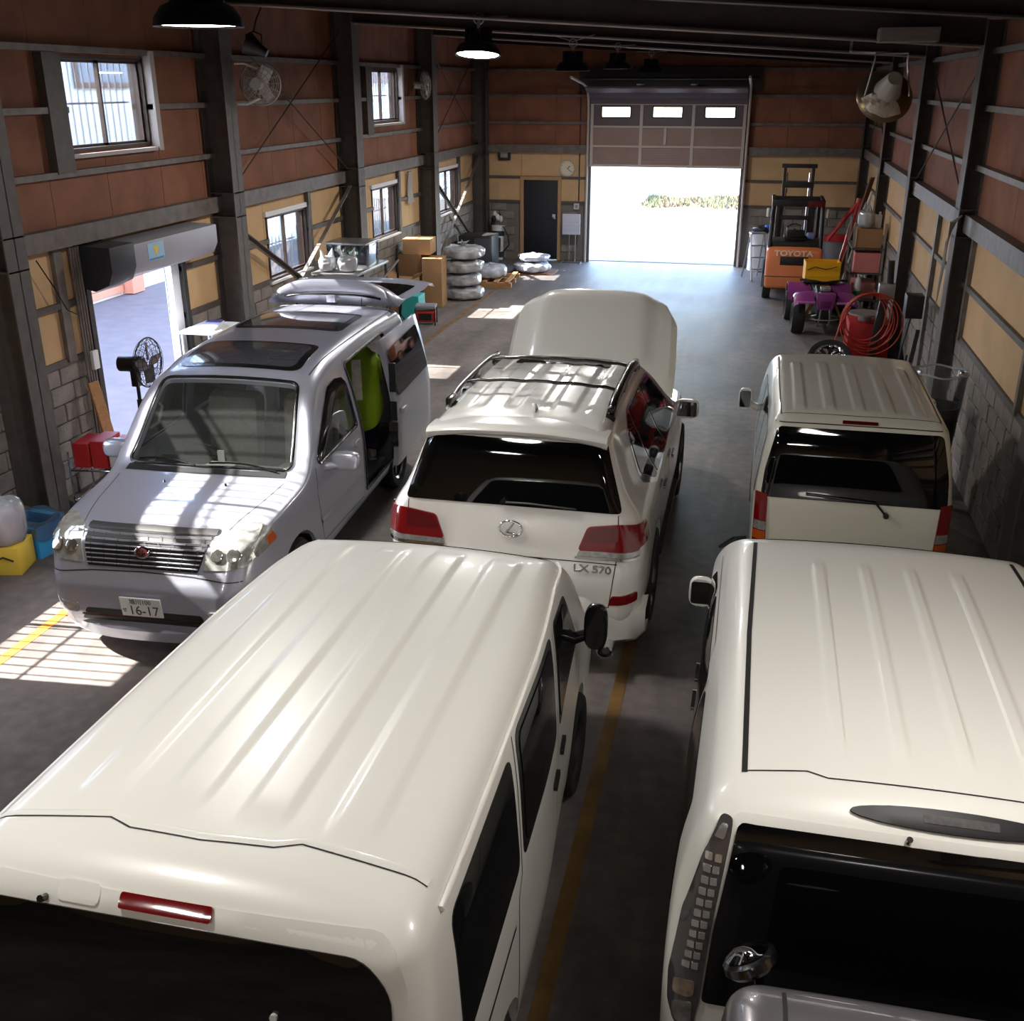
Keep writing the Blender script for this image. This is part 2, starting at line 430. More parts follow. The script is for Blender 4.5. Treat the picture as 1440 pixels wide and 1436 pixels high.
for i, y in enumerate(COLY):
    o = ibeam('roof_beam', (XL + .35, y, roofz(XL + .35)), (XR - .2, y, roofz(XR - .2)), (0, 0, 1), .34, .19, .014, .01, m_deck)
    tag(o, 'dark steel I-beam carrying the roof across the garage', None, 'roof beams', kind='structure')
    for X0, X1, s, lab in ((XL + .02, XL + .37, 1, 'left'), (XR - .20, XR - .0, -1, 'right')):
        xi = X1 if s > 0 else X0; xo = X0 if s > 0 else X1
        top = roofz(xi) + (.30 if s > 0 else .25)
        bm = B()
        box(bm, xi - (.014 if s > 0 else 0), xi + (0 if s > 0 else .014), y - .15, y + .15, 0, top)   # inner flange
        box(bm, xo - (0 if s > 0 else .014), xo + (.014 if s > 0 else 0), y - .15, y + .15, 0, top)
        box(bm, min(xi, xo), max(xi, xo), y - .006, y + .006, 0, top)
        c = obj('steel_column', bm, m_steel)
        tag(c, 'dark grey H-section steel column against the %s wall' % ('windowed' if s > 0 else 'forklift-side'), None, 'steel columns', kind='structure')
        bm = B(); box(bm, min(xi, xo), max(xi, xo), y - .145, y + .145, 2.50, 2.515); box(bm, min(xi, xo), max(xi, xo), y - .145, y + .145, 2.80, 2.815)
        obj('stiffener_plate', bm, m_steel, c)
# conduits along the beams
m_conduit = mat('conduit', (178, 165, 155), 0.35, 0.6)
for y, dz in ((13.0, -0.02), (17.55, -.02), (22.0, -.02), (16.2, .1)):
    bm = B(); cyl(bm, (XL + .45, y - .12, roofz(XL + .45) + dz), (XR - .25, y - .12, roofz(XR - .25) + dz), .014, 8)
    o = obj('ceiling_conduit', bm, m_conduit, ceil)

# windows in the left wall
def make_window(n, y0, y1, z0, z1, bars=True):
    root = obj('window_%d' % n, _wframe(y0, y1, z0, z1), m_winframe)
    tag(root, 'aluminium sliding window with outside security bars', None, kind='structure')
    ym = (y0 + y1) / 2
    for k, (a, b, xo) in enumerate(((y0 + .03, ym + .02, -.075), (ym - .02, y1 - .03, -.045))):
        bm = B(); t = .028
        box(bm, XL + xo - .012, XL + xo + .012, a, a + t, z0 + .03, z1 - .03); box(bm, XL + xo - .012, XL + xo + .012, b - t, b, z0 + .03, z1 - .03)
        box(bm, XL + xo - .012, XL + xo + .012, a, b, z0 + .03, z0 + .03 + t); box(bm, XL + xo - .012, XL + xo + .012, a, b, z1 - .03 - t, z1 - .03)
        s = obj('sash', bm, m_winframe, root)
        bm = B(); box(bm, XL + xo - .003, XL + xo + .003, a + t, b - t, z0 + .03 + t, z1 - .03 - t)
        obj('pane', bm, m_pane, s)
    k = 1; nb = int((y1 - y0) / .115)
    for k in range(1, nb):
        y = y0 + (y1 - y0) * k / nb
        bm = B(); cyl(bm, (XL - .2, y, z0 - .02), (XL - .2, y, z1 + .02), .009, 6); obj('security_bar', bm, m_alu, root)
    bm = B(); box(bm, XL - .206, XL - .194, y0, y1, (z0 + z1) / 2 - .01, (z0 + z1) / 2 + .01); obj('security_bar', bm, m_alu, root)
def _wframe(y0, y1, z0, z1):
    bm = B()
    box(bm, XL - .16, XL + .02, y0, y0 + .03, z0, z1); box(bm, XL - .16, XL + .02, y1 - .03, y1, z0, z1)
    box(bm, XL - .16, XL + .02, y0, y1, z0, z0 + .03); box(bm, XL - .16, XL + .02, y0, y1, z1 - .03, z1)
    return bm
m_reveal = mat('window_reveal', (176, 168, 165), 0.6)
for i, (a, b) in enumerate(UPW):
    make_window(i + 1, a, b, UPZ[i], 4.38)
    bm = B(); box(bm, XL + .0, XL + .12, b, b + .09, 3.40, 4.46); box(bm, XL, XL + .10, a - .04, b + .09, 3.40, 3.44); obj('window_trim', bm, m_reveal, lw)
    bm = B(); box(bm, XL, XL + .10, a - .34, a - .04, 3.27, 4.40); obj('window_post', bm, m_steel, lw)
for i, (a, b) in enumerate(LOW):
    make_window(i + 4, a, b, LOZ[i], 2.33)
    bm = B(); box(bm, XL + .0, XL + .06, a - .06, b + .06, LOZ[i] - .04, LOZ[i]); box(bm, XL, XL + .04, a - .05, b + .05, 2.33, 2.40); obj('window_sill', bm, m_whitepaint, lw)
    bm = B(); box(bm, XL, XL + .07, b, b + .10, 1.40, 2.57); obj('window_post', bm, m_steel, lw)
# shutter doorway on the left
bm = B()
box(bm, XL - .12, XL + .06, 10.0, 10.08, 0, 2.3); box(bm, XL - .12, XL + .06, 12.02, 12.10, 0, 2.3)
dj = obj('door_1', bm, m_dark); tag(dj, 'open roller shutter doorway to the yard in the left wall', None, kind='structure')
bm = B(); box(bm, XL - .10, XL + .0, 11.84, 12.02, 0, 2.25); obj('side_rail', bm, mat('pale_rail', (205, 208, 214), .4), dj)
sh = thing('shutter_box', 'long grey shutter housing with a yellow and blue sticker above the side doorway', 'shutter housing', (XL, 0, 0))
prof = [(0, 2.14), (.18, 2.10), (.34, 2.16), (.40, 2.28), (.40, 2.50), (0, 2.52)]
bm = B(); prism(bm, prof, 'y', 10.42, 12.34); obj('housing', bm, mat('shutter_grey', (165, 165, 176), .45, .3), sh, bevel=.01)
bm = B(); prism(bm, [(0, 2.11), (.2, 2.07), (.37, 2.14), (.43, 2.28), (.43, 2.53), (0, 2.55)], 'y', 9.95, 10.42); obj('end_cap', bm, mat('shutter_dark', (46, 47, 54), .5), sh, bevel=.01)
bm = B(); box(bm, .40, .404, 10.72, 11.06, 2.28, 2.47); st = obj('sticker', bm, mat('sticker_blue', (150, 190, 215), .5), sh)
bm = B(); prism(bm, [(10.83, 2.43), (10.89, 2.31), (10.95, 2.43)], 'x', .404, .406); obj('triangle_mark', bm, mat('sticker_yellow', (225, 190, 60), .5), st)
bm = B(); box(bm, .404, .406, 10.74, 11.04, 2.285, 2.305); obj('blue_band', bm, mat('sticker_band', (60, 130, 180), .5), st)
bm = B(); tube(bm, [(.2, 11.35, 2.12), (.21, 11.35, 1.85), (.2, 11.35, 1.55)], .006, 6); obj('pull_cord', bm, m_alu, sh)

# overhead sectional door
od = thing('overhead_door', 'half-raised brown sectional garage door with three small windows', 'garage door', (0, YB - .16, 0))
m_odoor = mat('door_panel', (150, 126, 118), .55, .1, var=.12, vscale=3)
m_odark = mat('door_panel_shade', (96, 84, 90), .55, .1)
m_rail = mat('door_rail', (186, 174, 166), .5, .0)
rows = [(2.33, 2.77), (2.765, 3.21), (3.205, 3.72)]
pw = (DOOR_X1 - DOOR_X0) / 3
for r, (z0, z1) in enumerate(rows):
    if r < 2:
        bm = B()
        nrib = 8
        for k in range(nrib):
            a = z0 + (z1 - z0) * k / nrib; b_ = z0 + (z1 - z0) * (k + 1) / nrib - .006
            box(bm, DOOR_X0, DOOR_X1, -.02, .02, a, b_)
        box(bm, DOOR_X0, DOOR_X1, -.01, .02, z0, z1)
        sec = obj('door_section', bm, m_odoor, od)
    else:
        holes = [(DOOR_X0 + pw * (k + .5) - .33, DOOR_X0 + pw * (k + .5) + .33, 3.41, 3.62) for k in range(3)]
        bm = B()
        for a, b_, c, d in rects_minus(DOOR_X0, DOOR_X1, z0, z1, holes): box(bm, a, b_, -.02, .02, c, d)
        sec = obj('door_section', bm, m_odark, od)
        for h in holes:
            bm = B(); box(bm, h[0], h[1], -.004, .004, h[2], h[3]); obj('window_pane', bm, m_pane, sec)
            bm = B()
            for a, b_, c, d in rects_minus(h[0] - .03, h[1] + .03, h[2] - .03, h[3] + .03, [h]): box(bm, a, b_, -.03, -.01, c, d)
            obj('window_surround', bm, m_black, sec)
    for k in range(4):
        x = DOOR_X0 + pw * k
        x = min(max(x, DOOR_X0 + .04), DOOR_X1 - .04)
        bm = B(); box(bm, x - .035, x + .035, -.045, -.02, z0, z1); obj('stile', bm, m_rail, sec)
    bm = B(); box(bm, DOOR_X0, DOOR_X1, -.05, -.02, z1 - .045, z1); obj('rail', bm, m_rail, sec)
# top sections bend inwards under the roof
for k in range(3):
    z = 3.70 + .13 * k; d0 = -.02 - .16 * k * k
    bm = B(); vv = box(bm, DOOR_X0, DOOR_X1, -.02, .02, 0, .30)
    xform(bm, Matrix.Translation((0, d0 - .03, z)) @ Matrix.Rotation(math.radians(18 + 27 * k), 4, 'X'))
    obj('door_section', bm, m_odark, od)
bm = B(); box(bm, DOOR_X0, DOOR_X1, -.04, .03, 2.28, 2.335); obj('bottom_rail', bm, m_rail, od)
bm = B(); box(bm, -2.30, -2.24, -.07, -.04, 2.80, 3.16); obj('lock_bar', bm, m_rail, od)
for x, s in ((DOOR_X0, -1), (DOOR_X1, 1)):
    bm = B(); tube(bm, [(x + s * .05, -.05, 0), (x + s * .05, -.05, 3.55), (x + s * .05, -.12, 3.85), (x + s * .05, -.35, 4.05), (x + s * .05, -1.0, 4.14), (x + s * .05, -2.6, 4.26)], .03, 6)
    obj('track', bm, m_rail, od)
    bm = B(); box(bm, x + s * .02 - .06, x + s * .02 + .06, .0, .15, 0, 4.0); obj('jamb', bm, m_steel, od)
for x in (DOOR_X0 + pw, DOOR_X0 + 2 * pw):
    bm = B(); box(bm, x - .05, x + .05, -.9, -.05, 4.10, 4.13); obj('hinge_arm', bm, m_rail, od)
bm = B(); cyl(bm, (DOOR_X0 - .2, -.1, 4.25), (DOOR_X1 + .2, -.1, 4.25), .03, 10); obj('spring_shaft', bm, m_dark, od)
bm = B(); box(bm, DOOR_X0 - .3, DOOR_X1 + .3, .02, .12, 4.0, 4.5)
obj('header_plate', bm, m_dark, od)

# black personnel door
bm = B()
for a, b_, c, d in rects_minus(-5.80, -4.77, 0, 2.01, [(-5.72, -4.85, -.1, 1.93)]): box(bm, a, b_, YB - .05, YB + .08, c, d)
d2 = obj('door_2', bm, mat('door_frame_tan', (176, 140, 96), .6)); tag(d2, 'black personnel door in a tan frame in the end wall', None, kind='structure')
bm = B(); box(bm, -5.715, -4.855, YB - .01, YB + .03, .02, 1.925); obj('door_leaf', bm, mat('door_black', (24, 24, 32), .5), d2, bevel=.004)
bm = B(); cyl(bm, (-4.95, YB - .01, 1.02), (-4.95, YB - .06, 1.02), .012, 8); cyl(bm, (-4.94, YB - .06, 1.02), (-5.08, YB - .06, 1.02), .010, 8); box(bm, -4.99, -4.91, YB - .016, YB - .009, 1.0, 1.12)
obj('door_handle', bm, m_chrome, d2)

# cross bracing on the left wall
bm = B()
def rod(name, p0, p1, r, m, parent): 
    b = B(); cyl(b, p0, p1, r, 6); return obj(name, b, m, parent)
bm.free()
m_rod = mat('brace_rod', (70, 52, 46), .6)
for (ya, yb) in ((13.3, 17.5), (22.25, 26.35)):
    rod('brace_rod', (XL + .16, ya, 2.8), (XL + .16, yb, 4.9), .011, m_rod, lw)
    rod('brace_rod', (XL + .18, ya, 4.9), (XL + .18, yb, 2.8), .011, m_rod, lw)
for (ya, yb) in ((13.25, 17.5), (22.25, 26.35)):
    for s in (0, 1):
        z0, z1 = (0.35, 2.5) if s else (2.35, .2)
        p0 = Vector((XL + .16 + .03 * s, ya, z0)); p1 = Vector((XL + .16 + .03 * s, yb, z1))
        b = B(); d = (p1 - p0); L = d.length
        R = d.to_track_quat('Y', 'Z').to_matrix()
        obox(b, (p0 + p1) / 2, (.012, L, .07), R); obox(b, (p0 + p1) / 2 + R @ Vector((.03, 0, .03)), (.06, L, .012), R)
        obj('brace_angle', b, m_steel2, lw)
for (ya, yb) in ((13.3, 17.5), (22.2, 26.3)):
    for z0, z1 in ((2.8, 4.4), (4.4, 2.8)):
        rod('brace_rod', (XR - .1, ya, z0), (XR - .1, yb, z1), .010, m_rod, rw)
b = B(); p0 = Vector((XR - .08, 13.4, .3)); p1 = Vector((XR - .08, 17.4, 2.5)); R = (p1 - p0).to_track_quat('Y', 'Z').to_matrix()
b.free()
for yy in (15.3,):
    b = B(); box(b, XR - .06, XR, yy - .06, yy + .06, 0, 2.57); obj('wall_post', b, m_steel2, rw)
for yy in (9.7, 12.75):
    b = B(); box(b, XR - .05, XR, yy - .04, yy + .04, 1.4, 2.57); obj('wall_post', b, m_steel2, rw)
b = B(); box(b, XL, XL + .05, 9.55, 9.68, 1.4, 2.57); obj('wall_post', b, m_steel2, lw)

# ------------------------------------------------------------------ outside
m_ground = mat('yard_concrete', (100, 97, 95), .9, var=.15, vscale=1.5)
m_asph = mat('yard_asphalt', (98, 90, 93), .9, var=.18, vscale=3)
bm = B(); box(bm, -60, 60, YB + .12, 120, -.2, -.02)
yard = tag(obj('ground', bm, m_ground), 'sunlit pale yard outside the garage door', None, kind='structure')
bm = B(); box(bm, -60, XL - .1, -40, YB + .12, -.2, -.02)
tag(obj('ground', bm, m_asph), 'grey side yard outside the shutter doorway', None, kind='structure')
m_siding = mat('white_siding', (232, 230, 230), .6)
nb = thing('neighbour_building', 'white metal-sided building with brown shutter and curtained window across the side yard', 'building', (-13.0, 0, 0))
bm = B(); box(bm, -7, 0, 4, 33, -.02, 5.8); obj('wall', bm, m_siding, nb)
bm = B()
y = 4.1
while y < 33:
    if not (17.3 < y < 21.0): box(bm, 0, .02, y, y + .08, 0, 5.8)
    y += .3
o = obj('siding_rib', bm, m_siding, nb); o['kind'] = 'stuff'
wn = B(); box(wn, .02, .08, 19.4, 21.75, 4.05, 5.3); wn = obj('window', wn, mat('brown_frame', (96, 62, 50), .5), nb)
bm = B(); box(bm, .08, .085, 19.5, 21.65, 4.15, 5.2); obj('pane', bm, mat('curtain_blue', (92, 104, 132), .3, var=.3, vscale=10, stretch=(1, 6, .2)), wn)
stt = B()
for k in range(14): box(stt, .02, .06, 16.9, 20.05, .05 + k * .16, .05 + k * .16 + .145)
obj('roller_shutter', stt, mat('brown_shutter', (196, 140, 116), .6), nb)
bm = B(); box(bm, 0, .25, 20.1, 20.55, 0, 2.6); obj('pillar', bm, mat('salmon_pillar', (202, 134, 110), .7), nb)
m_roof = mat('metal_roof', (120, 110, 110), .5)
bm = B(); prism(bm, [(-7.3, 5.8), (.35, 5.8), (.35, 5.9), (-3.4, 6.6), (-7.3, 5.9)], 'y', 3.8, 33.2)
obj('roof', bm, m_roof, nb)
# far side: verge, pole, house casting the shadow, parked car
hb = thing('far_house', 'pale house beyond the yard whose shadow falls on the ground', 'house', (-13.2, 42.4, -.02))
bm = B(); box(bm, -4, 4, -1.6, 2.5, 0, 4.2); obj('wall', bm, m_siding, hb)
bm = B(); prism(bm, [(-4.4, 4.2), (4.4, 4.2), (0, 5.6)], 'y', -1.9, 2.8); obj('roof', bm, m_roof, hb)
for yy in (-1.1, .6):
    bm = B(); box(bm, 4.0, 4.04, yy, yy + .9, 1.2, 2.3); obj('window', bm, m_dark, hb)
vb = B()
for k in range(2600):
    x = rnd.uniform(-4.2, 3); yy = rnd.uniform(39.6, 44) 
    if abs(yy - 41.8) > 2.1 - .4 * math.sin(x * 2) or math.hypot(x + 2.78, yy - 43.6) < .45: continue
    h = rnd.uniform(.05, .18); a = rnd.uniform(0, PI); dx, dy = math.cos(a) * .05, math.sin(a) * .05
    vv = [vb.verts.new(q) for q in ((x - dx, yy - dy, -.02), (x + dx, yy + dy, -.02), (x + dx * .2, yy + rnd.uniform(-.1, .1), h))]
    vb.faces.new(vv)
tag(obj('verge_grass', vb, mat('dry_grass', (78, 84, 48), .9, var=.4, vscale=1.2, var2=(92, 76, 62)), recalc=False), 'dry green and brown grass verge across the yard', 'grass', kind='stuff')
bm = B(); prism(bm, [(-4.2, 39.8), (-2.8, 39.5), (3, 39.7), (3, 44), (-2.6, 44.2), (-3.6, 42)], 'z', -.05, -.012); obj('soil_patch', bm, mat('verge_soil', (128, 104, 88), .95, var=.3, vscale=2), yard)
pl = thing('utility_pole', 'slim concrete utility pole rising from the grass verge', 'pole', (-2.78, 43.6, -.02))
bm = B(); cyl(bm, (0, 0, 0), (0, 0, 8), .13, 12, .10); obj('shaft', bm, mat('pole_concrete', (190, 180, 172), .8), pl, smooth=40)
bm = B(); box(bm, -.7, .7, -.05, .05, 7.2, 7.3); obj('crossarm', bm, m_alu, pl)
# ------------------------------------------------------------------ vehicle building kit
class Curve:
    """monotone cubic through points"""
    def __init__(s, pts):
        pts = sorted(pts); s.x = [p[0] for p in pts]; s.y = [p[1] for p in pts]
        n = len(pts); d = [(s.y[i + 1] - s.y[i]) / (s.x[i + 1] - s.x[i]) for i in range(n - 1)]
        m = [d[0]] + [0 if d[i - 1] * d[i] <= 0 else 2 * d[i - 1] * d[i] / (d[i - 1] + d[i]) for i in range(1, n - 1)] + [d[-1]]
        s.m = m
    def __call__(s, t):
        if t <= s.x[0]: return s.y[0]
        if t >= s.x[-1]: return s.y[-1]
        i = 0
        while t > s.x[i + 1]: i += 1
        h = s.x[i + 1] - s.x[i]; u = (t - s.x[i]) / h
        return (s.y[i] * (1 + 2 * u) * (1 - u) ** 2 + s.m[i] * h * u * (1 - u) ** 2 + s.y[i + 1] * u * u * (3 - 2 * u) + s.m[i + 1] * h * u * u * (u - 1))

def axis_lines(n, r, k):
    """samples -1..1: k inside each rounded end, n in the middle"""
    e = [-1 + r * i / k for i in range(k)]
    m = [(-1 + r) + (2 - 2 * r) * i / n for i in range(n + 1)]
    return e + m + [-q for q in e[::-1]]

class Body:
    """rounded box warped by side, plan and section profiles. local: y forward from the rear, z up"""
    def __init__(s, L, zb, widths, taper, top, rear, front, ra=.15, rb=.06, rc=.14, crown=.02, ribs=None, na=40, nb=60, nc=22, grow=0.0):
        s.L, s.zb = L, zb
        s.W, s.T, s.top, s.rear, s.front = Curve(widths), Curve(taper), Curve(top), Curve(rear), Curve(front)
        s.r = (ra, rb, rc); s.crown = crown; s.ribs = ribs; s.n = (na, nb, nc)
        s.bm = s.build(0.0)
        s.bvh = BVHTree.FromBMesh(s.bm)
    def warp(s, a, b, c, face_top, inset):
        r = s.r
        p = (a, b, c); q = [min(max(p[i], -1 + r[i]), 1 - r[i]) for i in range(3)]
        d = [(p[i] - q[i]) / r[i] for i in range(3)]
        l = math.sqrt(sum(t * t for t in d))
        if l > 1e-9: p = [q[i] + d[i] / l * r[i] for i in range(3)]
        a, b, c = p
        t = (b + 1) / 2; cz = (c + 1) / 2
        y = t * s.L
        for _ in range(3):
            zt = s.top(y) - s.crown * a * a
            z = s.zb + cz * (zt - s.zb)
            y = s.rear(z) + t * (s.front(z) - s.rear(z))
        x = a * s.W(z) * s.T(y)
        if s.ribs and face_top: z += s.ribs(x, y)
        return Vector((x, y, z))
    def build(s, inset):
        A = axis_lines(s.n[0], s.r[0], 5); Bq = axis_lines(s.n[1], s.r[1], 5); Cq = axis_lines(s.n[2], s.r[2], 5)
        bm = B(); cache = {}
        def V(a, b, c):
            k = (round(a, 5), round(b, 5), round(c, 5))
            if k not in cache: cache[k] = bm.verts.new(s.warp(a, b, c, c > .999 and abs(a) < .97, inset))
            return cache[k]
        def grid(us, vs, f):
            for i in range(len(us) - 1):
                for j in range(len(vs) - 1):
                    bm.faces.new((V(*f(us[i], vs[j])), V(*f(us[i + 1], vs[j])), V(*f(us[i + 1], vs[j + 1])), V(*f(us[i], vs[j + 1]))))
        grid(A, Bq, lambda u, v: (u, v, 1)); grid(A, Bq, lambda u, v: (u, v, -1))
        grid(A, Cq, lambda u, v: (u, -1, v)); grid(A, Cq, lambda u, v: (u, 1, v))
        grid(Bq, Cq, lambda u, v: (-1, u, v)); grid(Bq, Cq, lambda u, v: (1, u, v))
        bmesh.ops.recalc_face_normals(bm, faces=bm.faces)
        return bm
    def inner(s, t):
        """copy shrunk along its normals, flipped (for a hollow shell)"""
        bm = s.bm.copy(); bm.normal_update()
        cos = [v.co - v.normal * t for v in bm.verts]
        for v, c in zip(bm.verts, cos): v.co = c
        bmesh.ops.reverse_faces(bm, faces=bm.faces)
        return bm
    def hit(s, mode, u, v):
        o, d = {'R': ((4, u, v), (-1, 0, 0)), 'L': ((-4, u, v), (1, 0, 0)), 'B': ((u, -3, v), (0, 1, 0)),
                'F': ((u, s.L + 3, v), (0, -1, 0)), 'T': ((u, v, 5), (0, 0, -1))}[mode]
        h = s.bvh.ray_cast(Vector(o), Vector(d))
        if h[0] is None:
            g = {'R': (1, u, v), 'L': (-1, u, v), 'B': (u, 0.1, v), 'F': (u, s.L - .1, v), 'T': (u, v, 1.8)}[mode]
            h = s.bvh.find_nearest(Vector(g))
        return h[0], h[1]
    def patch(s, name, mode, poly, m, parent, off=.004, r=.03, step=.035, thick=.02, inset=0.0, smooth=50):
        pts, tris, loop = tri_poly(poly, r, step)
        bm = B(); vs = []; ns = []
        for u, v in pts:
            p, n = s.hit(mode, u, v); vs.append(bm.verts.new(p + n * off)); ns.append(n)
        for t in tris:
            try: bm.faces.new([vs[i] for i in t])
            except ValueError: pass
        back = {i: bm.verts.new(vs[i].co - ns[i] * thick) for i in loop}
        for i, j in zip(loop, loop[1:] + loop[:1]):
            try: bm.faces.new((vs[i], vs[j], back[j], back[i]))
            except ValueError: pass
        c = {'R': (1, 0, 0), 'L': (-1, 0, 0), 'B': (0, -1, 0), 'F': (0, 1, 0), 'T': (0, 0, 1)}[mode]
        bm.normal_update()
        if sum((f.normal.dot(Vector(c)) for f in bm.faces)) < 0: bmesh.ops.reverse_faces(bm, faces=bm.faces)
        return obj(name, bm, m, parent, smooth=smooth, recalc=False)
    def seam(s, lines, m, parent, width=.008, off=.0015, name='panel_seam', bump=0.0):
        """lines: [(mode, [(u,v),...])]: thin dark gaps lying on the skin"""
        bm = B()
        for mode, pl in lines:
            q = resample(pl, .04); rows = []
            for i, (u, v) in enumerate(q):
                a = q[max(i - 1, 0)]; b = q[min(i + 1, len(q) - 1)]
                dx, dy = b[0] - a[0], b[1] - a[1]; l = math.hypot(dx, dy) or 1
                nx, ny = -dy / l * width / 2, dx / l * width / 2
                row = []
                for k in ((-1, 0, 1) if bump else (-1, 1)):
                    p, n = s.hit(mode, u + nx * k, v + ny * k)
                    row.append(bm.verts.new(p + n * (off + (bump if k == 0 else 0))))
                rows.append(row)
            for A_, B_ in zip(rows, rows[1:]):
                for k in range(len(A_) - 1): bm.faces.new((A_[k], A_[k + 1], B_[k + 1], B_[k]))
        return obj(name, bm, m, parent, smooth=60)
def resample(pl, step, closed=False):
    out = []
    n = len(pl)
    for i in range(n if closed else n - 1):
        a, b = pl[i], pl[(i + 1) % n]
        k = max(1, int(math.ceil(math.hypot(b[0] - a[0], b[1] - a[1]) / step)))
        for j in range(k): out.append((a[0] + (b[0] - a[0]) * j / k, a[1] + (b[1] - a[1]) * j / k))
    if not closed: out.append(tuple(pl[-1]))
    return out
def round_poly(poly, r, k=4):
    if r <= 0: return [tuple(p) for p in poly]
    out = []; n = len(poly)
    for i in range(n):
        p = Vector(poly[i]); a = Vector(poly[i - 1]); b = Vector(poly[(i + 1) % n])
        da = (a - p); db = (b - p); rr = min(r, da.length * .45, db.length * .45)
        p0 = p + da.normalized() * rr; p1 = p + db.normalized() * rr
        for j in range(k + 1):
            t = j / k; out.append(tuple(p0 * (1 - t) ** 2 + p * 2 * t * (1 - t) + p1 * t * t))
    return out
def inside(poly, x, y):
    c = False; j = len(poly) - 1
    for i in range(len(poly)):
        if (poly[i][1] > y) != (poly[j][1] > y) and x < (poly[j][0] - poly[i][0]) * (y - poly[i][1]) / (poly[j][1] - poly[i][1]) + poly[i][0]: c = not c
        j = i
    return c
def tri_poly(poly, r, step):
    lp = resample(round_poly(poly, r), step, True)
    n0 = len(lp); pts = [Vector(p) for p in lp]
    x0, x1 = min(p[0] for p in lp), max(p[0] for p in lp); y0, y1 = min(p[1] for p in lp), max(p[1] for p in lp)
    y = y0 + step * .6
    while y < y1:
        x = x0 + step * .6
        while x < x1:
            if inside(lp, x, y) and min((x - p[0]) ** 2 + (y - p[1]) ** 2 for p in lp) > (step * .45) ** 2: pts.append(Vector((x, y)))
            x += step
        y += step
    res = delaunay_2d_cdt(pts, [], [list(range(n0))], 1, 1e-6)
    vv, fa, orig = res[0], res[2], res[3]
    mp = {}
    for i, o in enumerate(orig):
        for q in o: mp[q] = i
    loop = [mp[i] for i in range(n0) if i in mp]
    return [(v.x, v.y) for v in vv], [list(f) for f in fa], loop

m_white = mat('white_paint', (234, 232, 225), .34, 0, coat=.45)
m_pearl = mat('pearl_paint', (238, 236, 230), .22, .05, coat=1.0)
m_cream = mat('kei_paint', (222, 220, 206), .3, 0, coat=.8)
m_silver = mat('silver_paint', (174, 176, 190), .30, .5, coat=1.0)
m_gsilver = mat('dark_silver_paint', (132, 128, 132), .3, .6, coat=1.0)
m_tint = mat('tinted_glass', (10, 11, 12), .03, 0, spec=.6)
m_tint2 = mat('side_glass', (20, 22, 24), .03, 0, spec=.4)
m_seam = mat('seam_black', (20, 20, 20), .7)
m_red = mat('red_lens', (122, 8, 14), .1, 0, coat=1.0)
m_redd = mat('dark_red_lens', (96, 8, 14), .1, 0, coat=1.0)
m_clear = mat('clear_lens', (190, 190, 188), .12, .55, coat=1.0, var=.35, vscale=30)
m_amber = mat('amber_lens', (186, 84, 26), .15, 0, coat=1.0)
m_trim = mat('black_trim', (16, 16, 17), .25, 0, coat=.5)
m_tyre = mat('tyre', (24, 24, 25), .85, bump=.2, bscale=60)
m_rim = mat('alloy_rim', (150, 150, 155), .28, .9)
m_mirror = mat('mirror_glass', (210, 220, 232), .03, 1.0)
m_inner = mat('car_interior', (92, 90, 88), .8)
m_liner = mat('arch_liner', (14, 14, 14), .9)

def make_wheel(parent, x, y, r, w, side, spokes=5, name='wheel', rimm=None):
    """tyre with a spoked rim; side +1 right, -1 left"""
    Mx = Matrix.Translation((x, y, r)) @ Matrix.Rotation(PI / 2, 4, 'Y')
    bm = B(); ri = r * .66
    lathe(bm, [(ri, -w * .42), (r * .80, -w * .5), (r * .94, -w * .48), (r, -w * .36), (r, w * .36), (r * .94, w * .48), (r * .80, w * .5), (ri, w * .42)], 36, Mx, closed=True)
    t = obj(name, bm, m_tyre, parent, smooth=35)
    bm = B(); s = side
    lathe(bm, [(ri * 1.02, -w * .4), (ri * .95, w * .0 * s), (ri * .95, s * w * .36), (ri * 1.03, s * w * .44)], 36, Mx)
    lathe(bm, [(0, s * w * .30), (ri * .2, s * w * .31), (ri * .24, s * w * .2)], 20, Mx)
    for k in range(spokes):
        a = 2 * PI * k / spokes
        R = Mx @ Matrix.Rotation(a, 4, 'Z')
        q = box(bm, ri * .1, ri * .98, -ri * .10, ri * .10, min(s * w * .16, s * w * .28), max(s * w * .16, s * w * .28))
        for v in q: v.co = R @ v.co
    lathe(bm, [(ri * .95, s * w * -.1), (0, s * w * -.1)], 24, Mx)
    obj('rim', bm, rimm or m_rim, t, smooth=35)
    return t
def arch_cutter(L):
    """[(side, y, z, r)] -> cutter bmesh"""
    bm = B()
    for sd_, y, z, r, depth, hw in L:
        cyl(bm, (sd_ * (hw - depth), y, z), (sd_ * (hw + .4), y, z), r, 32)
    return bm
def finish_body(bd, m, parent, arches, name='body', smooth=38):
    if arches: me = boolean_cut(bd.bm.copy(), arch_cutter(arches))
    else:
        me = bpy.data.meshes.new(name); bd.bm.to_mesh(me)
    me.name = name
    return obj(name, me, m, parent, smooth=smooth)
def rib_fn(xs, w, h, y0, y1, soft=.03, y_soft=.08):
    def sm(t): t = min(max(t, 0), 1); return t * t * (3 - 2 * t)
    def f(x, y):
        k = sm((y - y0) / y_soft) * sm((y1 - y) / y_soft)
        if k <= 0: return 0
        z = 0
        for c in xs:
            d = w / 2 - abs(x - c)
            z = max(z, sm(d / soft + .5) if d > -soft else 0)
        return h * k * z
    return f
